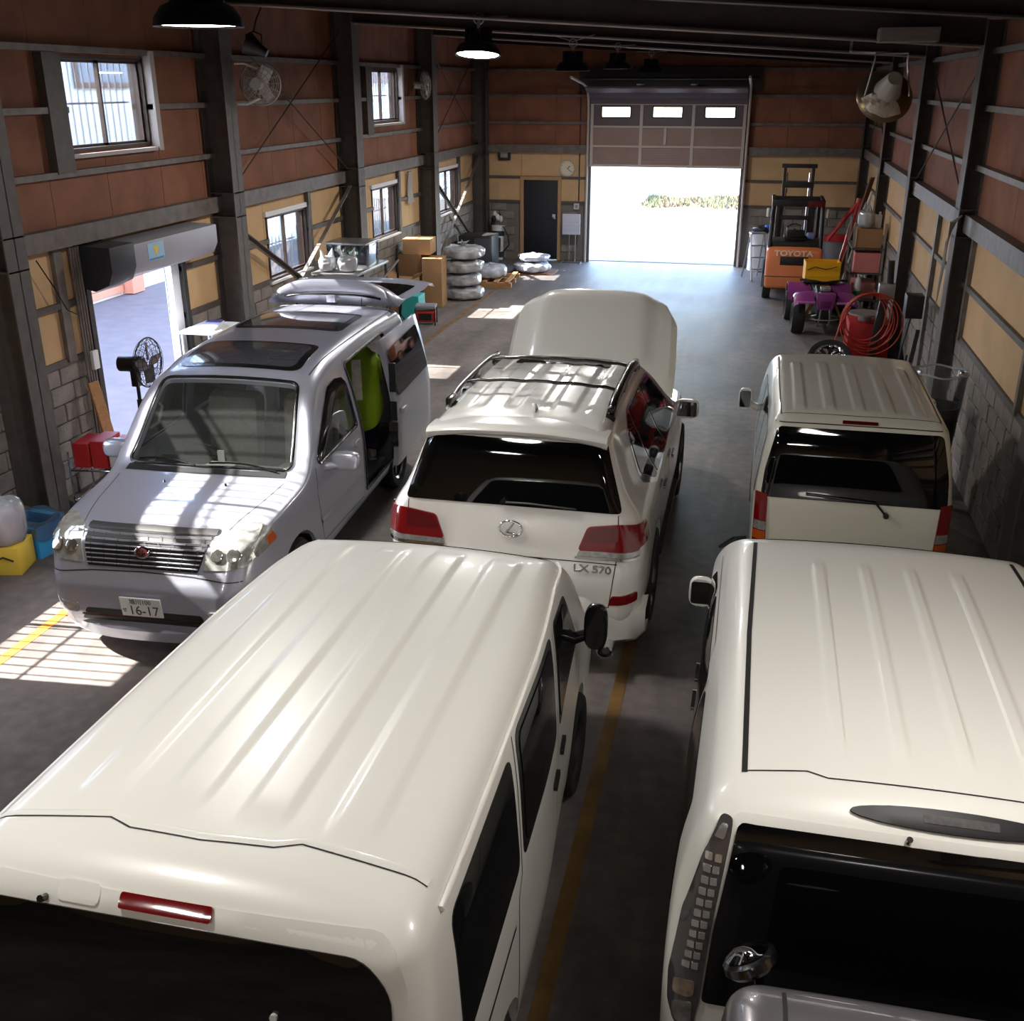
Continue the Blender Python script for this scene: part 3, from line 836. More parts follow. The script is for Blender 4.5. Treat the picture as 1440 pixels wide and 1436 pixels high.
def door_mirror(parent, p, sx, m, size=(.12, .16, .2), name='door_mirror', glass=True, stalk=None):
    """rounded mirror housing at p"""
    bm = B(); bmesh.ops.create_uvsphere(bm, u_segments=18, v_segments=12, radius=.5)
    for v in bm.verts:
        c = v.co
        for i in range(3):
            c[i] = math.copysign(abs(c[i] * 2) ** .62, c[i]) * .5
        c.x *= size[0]; c.y *= size[1]; c.z *= size[2]
        if c.y < -size[1] * .18: c.y = -size[1] * .18
    xform(bm, Matrix.Translation(p))
    h = obj(name, bm, m, parent, smooth=50)
    if glass:
        bm = B(); y = p[1] - size[1] * .18 - .002
        prism(bm, round_poly([(p[0] - size[0] * .4, p[2] - size[2] * .4), (p[0] + size[0] * .4, p[2] - size[2] * .4), (p[0] + size[0] * .4, p[2] + size[2] * .4), (p[0] - size[0] * .4, p[2] + size[2] * .4)], .02), 'y', y, y + .004)
        obj('mirror_glass', bm, m_mirror, h)
    if stalk:
        bm = B(); tube(bm, [Vector(p) + Vector((0, size[1] * .22, -size[2] * .15)), stalk], [.028, .035], 10); obj('mirror_stalk', bm, m, h, smooth=50)
    return h
def wiper(bd, parent, mode, pts, m=None, name='rear_wiper'):
    bm = B(); q = resample(pts, .06)
    P3 = []
    for u, v in q:
        p, n = bd.hit(mode, u, v); P3.append(p + n * .022)
    tube(bm, P3, .009, 6)
    p, n = bd.hit(mode, *pts[0]); cyl(bm, p, p + n * .04, .022, 10)
    return obj(name, bm, m or m_trim, parent, smooth=50)
# ------------------------------------------------------------------ near white van
def loc_side(px, X, y0):            # pixel on a side plane -> (local y, z)
    p = onx(px[0], px[1], X); return (p.y - y0, p.z)
def loc_rear(px, Y, x0):            # pixel on a rear plane -> (local x, z)
    p = ony(px[0], px[1], Y); return (p.x - x0, p.z)
def loc_top(px, Z, x0, y0):
    p = onz(px[0], px[1], Z); return (p.x - x0, p.y - y0)

def near_van():
    X0, Y0 = -1.545, 2.02
    v = thing('cargo_van', 'white cargo van with broad soft roof ribs parked behind the pearl SUV', 'van', (X0, Y0, 0))
    bd = Body(4.3, .25, [(.25, .81), (.6, .84), (1.0, .84), (1.5, .82), (1.75, .795), (1.92, .765)], [(0, .985), (.25, 1), (1.8, .985), (2.9, .90), (4.3, .82)],
              [(0, 1.885), (.5, 1.905), (2.4, 1.89), (2.78, 1.86), (2.95, 1.80), (3.9, 1.05), (4.3, .95)],
              [(.25, .05), (.6, 0), (1.05, .02), (1.5, .07), (1.78, .13), (1.92, .20)], [(.25, 4.25), (.7, 4.3), (1.0, 4.27), (1.9, 4.3)],
              ra=.13, rb=.055, rc=.11, crown=.035, ribs=rib_fn((-.45, -.15, .15, .45), .15, .010, .50, 2.75, soft=.025), na=80, nb=80)
    finish_body(bd, m_white, v, [(s, y, .32, .38, .35, .80) for s in (-1, 1) for y in (.93, 3.43)])
    for s in (-1, 1):
        for y, xx in ((.93, .72), (3.43, .645)): make_wheel(v, s * xx, y, .32, .2, s, 5, rimm=m_dark)
    # tailgate
    bd.patch('tailgate', 'B', [(-.785, .62), (.785, .62), (.78, 1.2), (.755, 1.72), (.70, 1.845), (-.70, 1.845), (-.755, 1.72), (-.78, 1.2)], m_white, v, off=.004, r=.08)
    bd.patch('rear_window', 'B', [(-.745, 1.05), (.745, 1.05), (.715, 1.70), (.63, 1.79), (-.63, 1.79), (-.715, 1.70)], m_tint, v, off=.009, r=.06)
    hm = bd.patch('high_mount_lamp', 'B', [(-.15, 1.812), (.15, 1.812), (.15, 1.845), (-.15, 1.845)], m_red, v, off=.014, r=.008, step=.02)
    bd.patch('blank_cover', 'B', [(-.36, 1.805), (-.22, 1.805), (-.22, 1.85), (-.36, 1.85)], m_white, v, off=.007, r=.02, step=.02)
    p, n = bd.hit('B', -.40, 1.805)
    bm = B(); cyl(bm, p, p + n * .03, .012, 8); obj('washer_nozzle', bm, m_trim, v)
    bm = B(); p, n = bd.hit('B', .36, 1.57); cyl(bm, p + n * .008, p + n * .02, .012, 10); obj('window_sensor', bm, m_whitepaint, v)
    # roof edge lip across the tailgate
    bd.seam([('T', [(-.74, .385), (-.34, .44), (-.25, .405), (0, .395), (.24, .415), (.32, .45), (.74, .405)])], m_white, v, .035, .0, 'roof_lip', bump=.006)
    bd.seam([('T', [(-.74, .37), (-.34, .42), (-.25, .385), (0, .375), (.24, .395), (.32, .43), (.74, .385)])], m_seam, v, .006, .002)
    # roof gutter on both sides
    for s in (-1, 1):
        mode = 'R' if s > 0 else 'L'
        bm = B(); pts = []
        for k in range(40):
            y = .36 + k * (2.95 - .36) / 39
            p, n = bd.hit(mode, y, 1.80 - (0.10 * max(0, (y - 2.55)) ))
            pts.append(p + Vector((s * .004, 0, 0)))
        tube(bm, pts, .013, 6); obj('roof_gutter', bm, m_white, v, smooth=60)
    sx = X0 + .80
    P = lambda *q: [loc_side(p, sx, Y0) for p in q]
    quarter = P((709, 1040), (731, 1191), (662, 1408), (634, 1237))
    slide = P((770, 880), (781, 1010), (741, 1158), (719, 1017))
    front = P((779, 855), (795, 812), (820, 870), (802, 955))
    zz = lambda L: L
    quarter = [(.22, 1.56), (1.02, 1.60), (1.02, 1.12), (.16, 1.10)]
    for s in (-1, 1):
        mode = 'R' if s > 0 else 'L'
        q = bd.patch('quarter_window', mode, [(.42, 1.72), (1.26, 1.73), (1.29, 1.19), (.42, 1.17)], m_tint2, v, off=.004, r=.06)
        bd.patch('door_window_frame', mode, [(1.37, 1.76), (2.22, 1.74), (2.26, 1.17), (1.37, 1.16)], m_trim, v, off=.003, r=.07)
        bd.patch('sliding_door_window', mode, [(1.42, 1.72), (2.18, 1.70), (2.21, 1.21), (1.42, 1.20)], m_tint2, v, off=.007, r=.06)
        bd.patch('front_window_frame', mode, [(2.34, 1.73), (2.76, 1.68), (3.26, 1.16), (2.40, 1.12)], m_trim, v, off=.003, r=.05)
        bd.patch('front_door_window', mode, [(2.38, 1.69), (2.74, 1.645), (3.18, 1.20), (2.43, 1.16)], m_tint2, v, off=.007, r=.04)
        bd.seam([(mode, [(1.33, 1.78), (1.33, 1.12), (1.27, 1.05), (1.27, .42)]), (mode, [(2.30, 1.72), (2.33, 1.0), (2.33, .42), (1.27, .42)]), (mode, [(3.45, 1.10), (3.40, .75), (3.1, .42), (2.33, .42)])], m_seam, v)
        for y in (2.20, 2.50):
            bd.patch('door_handle', mode, [(y - .07, .93), (y + .07, .93), (y + .07, .97), (y - .07, .97)], m_trim, v, off=.02, r=.015, step=.03)
        bd.seam([(mode, [(.25, .96), (1.2, .96)])], m_trim, v, .018, .003, 'slide_rail')
        door_mirror(v, Vector((s * .865, 3.10, 1.33)), s, m_trim, (.13, .12, .27), glass=False, stalk=Vector((s * .74, 3.10, 1.24)))
        bd.patch('tail_lamp', 'B', [(s * .76, .75), (s * .82, .75), (s * .82, 1.15), (s * .77, 1.15)], m_red, v, off=.012, r=.02)
        bd.patch('headlamp', 'F', [(s * .40, .70), (s * .68, .72), (s * .66, .90), (s * .45, .85)], m_clear, v, off=.01, r=.04)
    bd.patch('windscreen', 'T', [(-.62, 2.98), (.62, 2.98), (.66, 3.75), (-.66, 3.75)], m_tint2, v, off=.006, r=.08)
    bm = B(); box(bm, -.78, .78, -.03, .12, .3, .55); obj('rear_bumper', bm, m_white, v, bevel=.03)
near_van()

# ------------------------------------------------------------------ right white minivan
def right_van():
    X0, Y0 = .79, 2.93
    v = thing('minivan', 'white minivan with tall clear tail lamps and a dark oval brake light', 'minivan', (X0, Y0, 0))
    def ribs(x, y):
        z = 0
        for c in (-.335, -.11, .11, .335): z += f1(x - c, y)
        return z
    f1 = rib_fn((0,), .055, .009, .50, 2.25, soft=.012)
    bd = Body(4.45, .22, [(.22, .85), (.6, .90), (.95, .905), (1.35, .885), (1.62, .83), (1.82, .745)], [(0, .99), (.3, 1), (3.4, .98), (4.45, .84)],
              [(0, 1.80), (.4, 1.83), (1.5, 1.84), (2.45, 1.81), (2.65, 1.76), (3.6, 1.10), (4.2, .92), (4.45, .80)],
              [(.22, .08), (.6, 0), (.95, .02), (1.4, .07), (1.68, .13), (1.82, .22)], [(.22, 4.4), (.6, 4.45), (1.84, 4.45)],
              ra=.12, rb=.055, rc=.11, crown=.03, ribs=ribs, na=130, nb=70)
    finish_body(bd, m_white, v, [(s, y, .31, .37, .35, .84) for s in (-1, 1) for y in (.80, 3.55)])
    for s in (-1, 1):
        for y in (.80, 3.55): make_wheel(v, s * .74, y, .31, .2, s, 5)
    # tailgate with glass, oval lamp, nozzle
    bd.patch('tailgate', 'B', [(-.76, .55), (.76, .55), (.77, 1.0), (.70, 1.75), (-.70, 1.75), (-.77, 1.0)], m_white, v, off=.004, r=.04)
    bd.patch('rear_window', 'B', [(-.755, 1.02), (.755, 1.02), (.735, 1.32), (.68, 1.725), (-.68, 1.725), (-.735, 1.32)], m_tint, v, off=.010, r=.025)
    # spoiler panel and oval high-mount lamp in it
    ov = [(math.cos(t * 2 * PI / 28) * .34 + .03, .205 + math.sin(t * 2 * PI / 28) * .034) for t in range(28)]
    bd.patch('high_mount_lamp', 'T', [(a, b + .02) for a, b in ov], mat('smoked_lens', (30, 28, 30), .35, 0, spec=.12), v, off=.012, r=0, step=.025)
    bd.patch('lamp_reflector', 'T', [(-.07, .212), (.17, .212), (.17, .238), (-.07, .238)], mat('lamp_led', (76, 72, 72), .5, 0, var=.4, vscale=60, spec=.2), v, off=.014, r=.004, step=.02)
    bd.seam([('T', [(-.665, .35), (-.45, .375), (-.38, .345), (0, .345), (.38, .345), (.45, .375), (.665, .35)])], m_seam, v, .007, .002)
    p, n = bd.hit('B', -.12, 1.735); bm = B(); cyl(bm, p, p + n * .03 + Vector((0, 0, .012)), .011, 8); obj('washer_nozzle', bm, m_trim, v)
    for s in (-1, 1):
        mode = 'R' if s > 0 else 'L'
        # tall tail lamp wrapping the corner pillar
        corner_lamp(bd, v, s, X0, Y0)
        # roof gutter strip
        bd.seam([('T', [(s * .668, .34), (s * .668, 1.4), (s * .650, 2.5)])], m_seam, v, .020, .003, 'roof_gutter')
        bd.patch('side_glass', mode, [(.45, 1.56), (1.25, 1.59), (1.25, 1.07), (.40, 1.10)], m_tint2, v, off=.004, r=.05)
        bd.patch('sliding_door_glass', mode, [(1.30, 1.595), (2.22, 1.59), (2.22, 1.05), (1.30, 1.06)], m_tint2, v, off=.004, r=.05)
        bd.patch('front_door_glass', mode, [(2.28, 1.59), (2.60, 1.55), (3.25, 1.10), (2.28, 1.05)], m_tint2, v, off=.004, r=.05)
        bd.seam([(mode, [(1.27, 1.62), (1.27, .40)]), (mode, [(2.25, 1.62), (2.25, .35), (1.27, .35)]), (mode, [(3.35, 1.1), (3.2, .4), (2.25, .35)])], m_seam, v)
        bd.seam([(mode, [(1.55, 1.66), (2.62, 1.63)]), (mode, [(1.55, 1.66), (1.48, 1.60)])], m_seam, v, .006, .002)
        for y in (2.12, 2.42):
            h = bd.patch('door_handle', mode, [(y - .09, .965), (y + .09, .965), (y + .09, .995), (y - .09, .995)], m_chrome, v, off=.022, r=.012, step=.03, thick=.03)
        door_mirror(v, Vector((s * .94, 3.15, 1.14)), s, m_white, (.15, .13, .19), stalk=Vector((s * .82, 3.15, 1.06)))
    bd.patch('windscreen', 'T', [(-.60, 2.72), (.60, 2.72), (.68, 3.5), (-.68, 3.5)], m_tint2, v, off=.006, r=.08)
    bm = B(); box(bm, -.80, .80, -.02, .14, .25, .52); obj('rear_bumper', bm, m_white, v, bevel=.04)
def corner_lamp(bd, v, s, X0, Y0):
    """tall tail lamp running from the roof edge down the rear corner"""
    F = lambda P: [(-s * x, z) for x, z in P]
    o = bd.patch('tail_lamp', 'B', F([(-.695, 1.735), (-.735, 1.735), (-.785, 1.60), (-.84, 1.38), (-.872, 1.1), (-.868, .98), (-.84, .90), (-.78, .885), (-.762, 1.02), (-.742, 1.32)]), mat('lamp_housing', (84, 82, 84), .12, .3, coat=1.0), v, off=.012, r=.02, step=.025)
    for k in range(11):
        z = 1.16 + .043 * k; xc = -.80 + .055 * (z - 1.16) / .47 + (-.0)
        for j in (-1, 1):
            bd.patch('led_element', 'B', F([(xc + j * .014 - .011, z), (xc + j * .014 + .011, z), (xc + j * .014 + .011, z + .026), (xc + j * .014 - .011, z + .026)]), mat('led_clear', (214, 212, 208), .1, .7, coat=1), o, off=.017, r=.004, step=.02, thick=.006)
    bd.patch('reverse_lamp', 'B', F([(-.785, .91), (-.84, .92), (-.85, 1.0), (-.785, 1.02)]), mat('reverse_clear', (150, 148, 146), .1, .6, coat=1, var=.4, vscale=25), o, off=.016, r=.02, step=.03)
    bd.patch('indicator', 'B', F([(-.785, 1.04), (-.85, 1.03), (-.85, 1.10), (-.78, 1.11)]), mat('indicator_clear', (168, 150, 132), .1, .6, coat=1, var=.4, vscale=25), o, off=.016, r=.02, step=.03)
    bd.patch('upper_reflector', 'B', F([(-.71, 1.715), (-.73, 1.715), (-.75, 1.67), (-.722, 1.67)]), mat('lamp_silver', (190, 190, 190), .15, .8), o, off=.016, r=.006, step=.02)
right_van()

# ------------------------------------------------------------------ silver-grey van edge at the very bottom
def grey_van():
    X0, Y0 = .90, 2.62
    v = thing('minivan', 'dark silver minivan backed up against the white minivan with clear tail lamps', 'minivan', (X0, Y0, 0), 180)
    bd = Body(4.4, .22, [(.22, .80), (.6, .84), (.95, .845), (1.35, .82), (1.6, .80), (1.72, .78)], [(0, .97), (.2, 1), (3.4, .98), (4.4, .86)],
              [(0, 1.70), (.3, 1.73), (2.4, 1.73), (2.6, 1.68), (3.6, 1.05), (4.4, .8)], [(.22, .05), (.6, 0), (1.0, .02), (1.5, .10), (1.65, .16), (1.72, .24)],
              [(.22, 4.35), (.6, 4.4), (1.8, 4.4)], ra=.13, rb=.05, rc=.12, crown=.03)
    finish_body(bd, m_gsilver, v, [(s, y, .31, .37, .35, .82) for s in (-1, 1) for y in (.8, 3.5)])
    for s in (-1, 1):
        for y in (.8, 3.5): make_wheel(v, s * .72, y, .31, .2, s, 5)
        bd.seam([('T', [(s * .64, .22), (s * .64, 2.4)])], m_seam, v, .012, .003, 'roof_gutter')
        bd.patch('side_glass', 'R' if s > 0 else 'L', [(.3, 1.45), (2.5, 1.5), (3.2, 1.05), (.3, 1.0)], m_tint2, v, off=.004, r=.05)
    bd.patch('rear_window', 'B', [(-.64, 1.0), (.64, 1.0), (.60, 1.52), (-.60, 1.52)], m_tint, v, off=.006, r=.05)
    # rear under-view mirror on the tailgate top corner
    bm = B(); lathe(bm, [(0, .03), (.06, .025), (.088, .005), (.09, -.02), (.075, -.035)], 24)
    R = Matrix.Translation((.73, -.05, 1.53)) @ Matrix.Rotation(math.radians(28), 4, 'X') @ Matrix.Rotation(math.radians(28), 4, 'Y') @ Matrix.Diagonal((1.0, 1.5, 1, 1))
    xform(bm, R); h = obj('parking_mirror', bm, m_trim, v, smooth=50)
    bm = B(); lathe(bm, [(0, .040), (.04, .036), (.074, .018)], 24); xform(bm, R); obj('mirror_glass', bm, m_mirror, h, smooth=60)
    bm = B(); tube(bm, [(.70, -.02, 1.50), (.69, .10, 1.52), (.66, .20, 1.58)], .015, 8); obj('mirror_stalk', bm, m_trim, h, smooth=50)
grey_van()

# ------------------------------------------------------------------ small white van in front of the minivan
def kei_van():
    X0, Y0 = .895, 7.86
    v = thing('kei_van', 'small boxy off-white van with five roof ribs and vertical red tail lamps', 'van', (X0, Y0, 0))
    bd = Body(3.4, .22, [(.22, .70), (.5, .74), (1.0, .74), (1.4, .70), (1.65, .655), (1.8, .62)], [(0, .97), (.15, 1), (2.7, .99), (3.4, .90)],
              [(0, 1.75), (.3, 1.78), (1.5, 1.79), (2.25, 1.76), (2.42, 1.70), (3.0, 1.15), (3.4, .9)],
              [(.22, .04), (.5, 0), (1.1, .02), (1.4, .06), (1.68, .14), (1.78, .24)], [(.22, 3.38), (.6, 3.4), (1.8, 3.4)],
              ra=.14, rb=.06, rc=.10, crown=.03, ribs=rib_fn((-.44, -.22, 0, .22, .44), .085, .009, .30, 1.85, soft=.016), na=90, nb=50)
    finish_body(bd, m_cream, v, [(s, y, .27, .33, .3, .72) for s in (-1, 1) for y in (.55, 2.85)])
    for s in (-1, 1):
        for y in (.55, 2.85): make_wheel(v, s * .65, y, .27, .16, s, 5)
    bd.patch('rear_window', 'B', [(-.685, 1.135), (.685, 1.135), (.67, 1.35), (.60, 1.675), (-.60, 1.675), (-.67, 1.35)], m_tint, v, off=.006, r=.04)
    bd.patch('high_mount_lamp', 'T', [(-.13, .168), (.13, .168), (.13, .192), (-.13, .192)], m_redd, v, off=.010, r=.006, step=.02)
    bd.seam([('B', [(-.66, 1.70), (-.3, 1.705), (.3, 1.705), (.66, 1.70)])], m_seam, v, .006, .0015)
    bd.seam([('T', [(-.58, .26), (0, .245), (.58, .26)])], m_seam, v, .006, .0015)
    wiper(bd, v, 'B', [(.25, 1.06), (.17, 1.15), (-.35, 1.18)])
    for s in (-1, 1):
        mode = 'R' if s > 0 else 'L'
        t = bd.patch('tail_lamp', 'B', [(s * .62, .74), (s * .715, .74), (s * .72, 1.16), (s * .635, 1.16)], m_red, v, off=.012, r=.012, step=.03)
        bd.patch('reverse_lamp', 'B', [(s * .625, .86), (s * .71, .86), (s * .71, .93), (s * .63, .93)], m_clear, t, off=.016, r=.008, step=.03)
        bd.patch('indicator', 'B', [(s * .625, .78), (s * .71, .78), (s * .71, .85), (s * .63, .85)], m_amber, t, off=.016, r=.008, step=.03)
        bd.patch('rear_side_glass', mode, [(.30, 1.56), (1.02, 1.58), (1.02, 1.08), (.24, 1.08)], m_tint2, v, off=.004, r=.05)
        bd.patch('slide_door_glass', mode, [(1.07, 1.58), (1.80, 1.58), (1.80, 1.07), (1.07, 1.08)], m_tint2, v, off=.004, r=.05)
        bd.patch('front_door_glass', mode, [(1.86, 1.57), (2.25, 1.55), (2.72, 1.12), (1.86, 1.06)], m_tint2, v, off=.004, r=.05)
        bd.seam([(mode, [(1.045, 1.62), (1.045, .4)]), (mode, [(1.83, 1.62), (1.83, .35), (1.045, .35)]), (mode, [(2.75, 1.1), (2.6, .4), (1.83, .35)])], m_seam, v)
        door_mirror(v, Vector((s * .86, 2.50, 1.22)), s, m_white, (.13, .11, .21), stalk=Vector((s * .70, 2.5, 1.12)))
        bd.seam([('T', [(s * .585, .25), (s * .59, 1.2), (s * .585, 2.2)])], m_seam, v, .010, .002, 'roof_gutter')
    bm = B(); box(bm, -.70, .70, -.03, .10, .25, .5); obj('rear_bumper', bm, m_cream, v, bevel=.03)
    bd.patch('windscreen', 'T', [(-.55, 2.5), (.55, 2.5), (.6, 2.95), (-.6, 2.95)], m_tint2, v, off=.006, r=.06)
    bm = B(); tube(bm, [(-.76, .62, .52), (-.86, .60, .50), (-.98, .55, .44)], [.02, .03, .012], 8); obj('mud_flap', bm, m_black, v)
kei_van()

# ------------------------------------------------------------------ pearl white SUV with raised bonnet
def suv():
    X0, Y0 = -1.565, 6.86
    v = thing('suv', 'pearl white luxury SUV with roof rails and its bonnet propped open', 'SUV', (X0, Y0, 0))
    f1 = rib_fn((0,), .10, -.007, .62, 2.30, soft=.03)
    def ribs(x, y): return sum(f1(x - c, y) for c in (-.40, -.13, .13, .40))
    bd = Body(4.95, .30, [(.3, .93), (.6, .985), (.95, .99), (1.15, .965), (1.35, .85), (1.6, .74), (1.82, .64)],
              [(0, .93), (.25, .985), (.5, 1.0), (3.6, .995), (4.95, .86)],
              [(0, 1.82), (.3, 1.835), (1.5, 1.85), (2.45, 1.80), (2.65, 1.72), (3.45, 1.18), (4.6, 1.0), (4.95, .9)],
              [(.3, .14), (.5, .0), (.75, -.02), (.95, .02), (1.25, .06), (1.5, .12), (1.74, .20), (1.85, .30)], [(.3, 4.9), (.6, 4.95), (1.85, 4.95)],
              ra=.12, rb=.07, rc=.12, crown=.025, ribs=ribs, na=70, nb=80, nc=30)
    finish_body(bd, m_pearl, v, [(s, y, .40, .47, .4, .96) for s in (-1, 1) for y in (.98, 3.90)])
    for s in (-1, 1):
        for y in (.98, 3.90): make_wheel(v, s * .86, y, .40, .27, s, 10, rimm=m_chrome)
    bd.patch('rear_window', 'B', [(-.80, 1.27), (.80, 1.27), (.785, 1.33), (.655, 1.735), (-.655, 1.735), (-.785, 1.33)], m_tint, v, off=.006, r=.03)
    # roof spoiler over the window
    bm = B(); n = 24; rows = []
    for i in range(n + 1):
        x = -.665 + 1.33 * i / n; e = abs(x / .665) ** 3
        prof = [(.42, 1.838), (.22, 1.845), (.13 + .05 * e, 1.835), (.115 + .05 * e, 1.815), (.13 + .05 * e, 1.79), (.20, 1.76)]
        rows.append([bm.verts.new((x * (1.0 - .0 * k), yy, zz - .035 * (x / .7) ** 2 - .03 * e)) for k, (yy, zz) in enumerate(prof)])
    for a, b in zip(rows, rows[1:]):
        for k in range(len(a) - 1): bm.faces.new((a[k], a[k + 1], b[k + 1], b[k]))
    bm.faces.new(rows[0]); bm.faces.new(rows[-1][::-1])
    obj('roof_spoiler', bm, m_pearl, v, smooth=50)
    wiper(bd, v, 'B', [(-.06, 1.295), (.12, 1.30), (.48, 1.285)])
    # body-side black band of windows
    for s in (-1, 1):
        mode = 'R' if s > 0 else 'L'
        band = [(.66, 1.30), (.84, 1.62), (1.15, 1.735), (2.45, 1.70), (3.12, 1.22), (1.10, 1.16)]
        bd.patch('window_surround', mode, band, m_chrome, v, off=.003, r=.06)
        bd.patch('quarter_glass', mode, [(.76, 1.34), (.90, 1.61), (1.16, 1.70), (1.20, 1.20), (1.08, 1.20)], m_tint2, v, off=.007, r=.03)
        bd.patch('rear_door_glass', mode, [(1.24, 1.705), (1.92, 1.70), (1.97, 1.20), (1.24, 1.20)], m_tint2, v, off=.007, r=.02)
        bd.patch('front_door_glass', mode, [(1.98, 1.70), (2.43, 1.67), (3.03, 1.235), (2.03, 1.20)], m_tint2, v, off=.007, r=.03)
        bd.seam([(mode, [(1.20, 1.15), (1.26, .90), (1.45, .62), (1.62, .40)]), (mode, [(2.0, 1.16), (2.0, .40), (1.62, .40)]), (mode, [(3.15, 1.18), (3.2, .9), (3.2, .42), (2.0, .40)])], m_seam, v)
        for y in (1.42, 2.22):
            bd.patch('door_handle', mode, [(y - .10, 1.015), (y + .10, 1.015), (y + .10, 1.045), (y - .10, 1.045)], m_chrome, v, off=.032, r=.014, step=.03)
        bd.seam([(mode, [(1.6, .50), (3.3, .50)])], m_chrome, v, .02, .006, 'side_moulding')
        door_mirror(v, Vector((s * 1.06, 2.98, 1.23)), s, m_pearl, (.24, .13, .18), stalk=Vector((s * .90, 2.98, 1.18)))
        # side step
        bm = B(); box(bm, min(s * .84, s * 1.0), max(s * .84, s * 1.0), 1.5, 3.35, .34, .39); obj('side_step', bm, m_dark, v, bevel=.015)
        # tail lamps: red with a clear lower strip and chrome line
        t = bd.patch('tail_lamp', 'B', [(s * .50, .985), (s * .93, .99), (s * .955, 1.17), (s * .80, 1.20), (s * .565, 1.165)], m_red, v, off=.016, r=.03, step=.04)
        bd.patch('inner_lamp_band', 'B', [(s * .54, 1.06), (s * .79, 1.065), (s * .79, 1.185), (s * .59, 1.15)], m_redd, t, off=.019, r=.02, step=.04)
        bd.patch('clear_strip', 'B', [(s * .495, .945), (s * .93, .955), (s * .935, .995), (s * .51, .985)], m_clear, t, off=.018, r=.01, step=.03)
        bd.patch('chrome_strip', 'B', [(s * .48, .925), (s * .93, .93), (s * .93, .95), (s * .485, .943)], m_chrome, t, off=.02, r=.004, step=.03)
        bd.patch('lamp_wrap', mode, [(.06, 1.0), (.32, 1.03), (.30, 1.15), (.10, 1.17)], m_red, t, off=.010, r=.03, step=.04)
        bd.patch('reflector', 'B', [(s * .74, .585), (s * .93, .60), (s * .93, .675), (s * .76, .66)], m_red, v, off=.012, r=.015, step=.03)
        # roof rail: bar on feet
        bm = B(); pts = []
        for k in range(24):
            y = .62 + 1.72 * k / 23; e = (abs(k / 11.5 - 1)) ** 6
            p, n = bd.hit('T', s * .615, y); pts.append(p + Vector((s * .01, 0, .075 - .075 * e)))
        tube(bm, pts, .020 if s < 0 else .040, 8)
        rr = obj('roof_rail', bm, m_alu if s < 0 else m_trim, v, smooth=60)
        for y in (.72, 1.45, 2.22):
            p, n = bd.hit('T', s * .615, y); bm = B(); box(bm, p.x - .025 + s * .01, p.x + .025 + s * .01, y - .09, y + .09, p.z - .01, p.z + .075); obj('rail_foot', bm, m_trim, rr, bevel=.015)
    for y in (1.12, 1.92):
        bm = B(); pts = [bd.hit('T', x, y)[0] + Vector((0, 0, .075)) for x in np.linspace(-.61, .61, 14)]
        tube(bm, pts, .014, 8); obj('cross_bar', bm, m_trim, v, smooth=60)
    bd.patch('sunroof', 'T', [(-.42, 2.08), (.42, 2.08), (.40, 2.42), (-.40, 2.42)], m_tint, v, off=.010, r=.04)
    bm = B(); p, n = bd.hit('T', .06, .60); prism(bm, [(p.y - .07, p.z - .01), (p.y + .08, p.z - .01), (p.y - .02, p.z + .06), (p.y - .05, p.z + .06)], 'x', .045, .075); obj('shark_fin', bm, m_pearl, v, bevel=.008)
    # emblem: ring with an inclined L, and model lettering
    p, n = bd.hit('B', 0, 1.10); q = n.to_track_quat('Z', 'Y')
    R = Matrix.Translation(p + n * .012) @ q.to_matrix().to_4x4()
    bm = B(); tube(bm, [R @ Vector((.085 * math.cos(a), .060 * math.sin(a), 0)) for a in np.linspace(0, 2 * PI, 40)[:-1]], .008, 8, closed=True)
    e = obj('emblem', bm, m_chrome, v, smooth=60)
    sx = -1 if (R.to_3x3() @ Vector((1, 0, 0))).x < 0 else 1
    sy = 1 if (R.to_3x3() @ Vector((0, 1, 0))).z > 0 else -1
    def L2(a, b): return R @ Vector((a * sx, b * sy, 0))
    bm = B(); tube(bm, [L2(.030, .052), L2(.005, .018), L2(-.032, -.026), L2(-.022, -.034), L2(.05, -.034)], [.006, .008, .009, .009, .006], 8); obj('emblem_stroke', bm, m_chrome, e, smooth=60)
    me = text_mesh('LX 570', .075, .008, .0022)
    p, n = bd.hit('B', .615, .855); t = obj('lettering', me, m_chrome, v)
    t.matrix_local = Matrix.Translation(p + n * .014) @ Matrix.Rotation(PI / 2, 4, 'X')
    t.scale = (1.25, 1, 1)
    # tailgate seam, plate recess, bumper, exhaust
    bd.seam([('B', [(-.78, 1.26), (-.79, 1.0), (-.76, .72), (-.74, .56)]), ('B', [(.78, 1.26), (.79, 1.0), (.76, .72), (.74, .56)]), ('B', [(-.74, .56), (.74, .56)]), ('B', [(-.79, .90), (.79, .90)])], m_seam, v, .007)
    bd.patch('plate_recess', 'B', [(-.62, .40), (.66, .40), (.66, .55), (-.62, .55)], m_trim, v, off=.006, r=.02)
    bm = B(); n = 30; rows = []
    for i in range(n + 1):
        t_ = -1 + 2 * i / n; x = 1.0 * t_; e = abs(t_) ** 4
        yy = -.06 + .20 * e
        dip = .06 if .62 < abs(t_) < .98 else 0
        rows.append([bm.verts.new((x, yy + a, z - (dip if k in (2, 3) else 0))) for k, (a, z) in enumerate(((.22, .52), (.0, .50), (-.0, .34), (.10, .27), (.3, .27)))])
    for a, b in zip(rows, rows[1:]):
        for k in range(4): bm.faces.new((a[k], a[k + 1], b[k + 1], b[k]))
    obj('rear_bumper', bm, m_pearl, v, smooth=45)
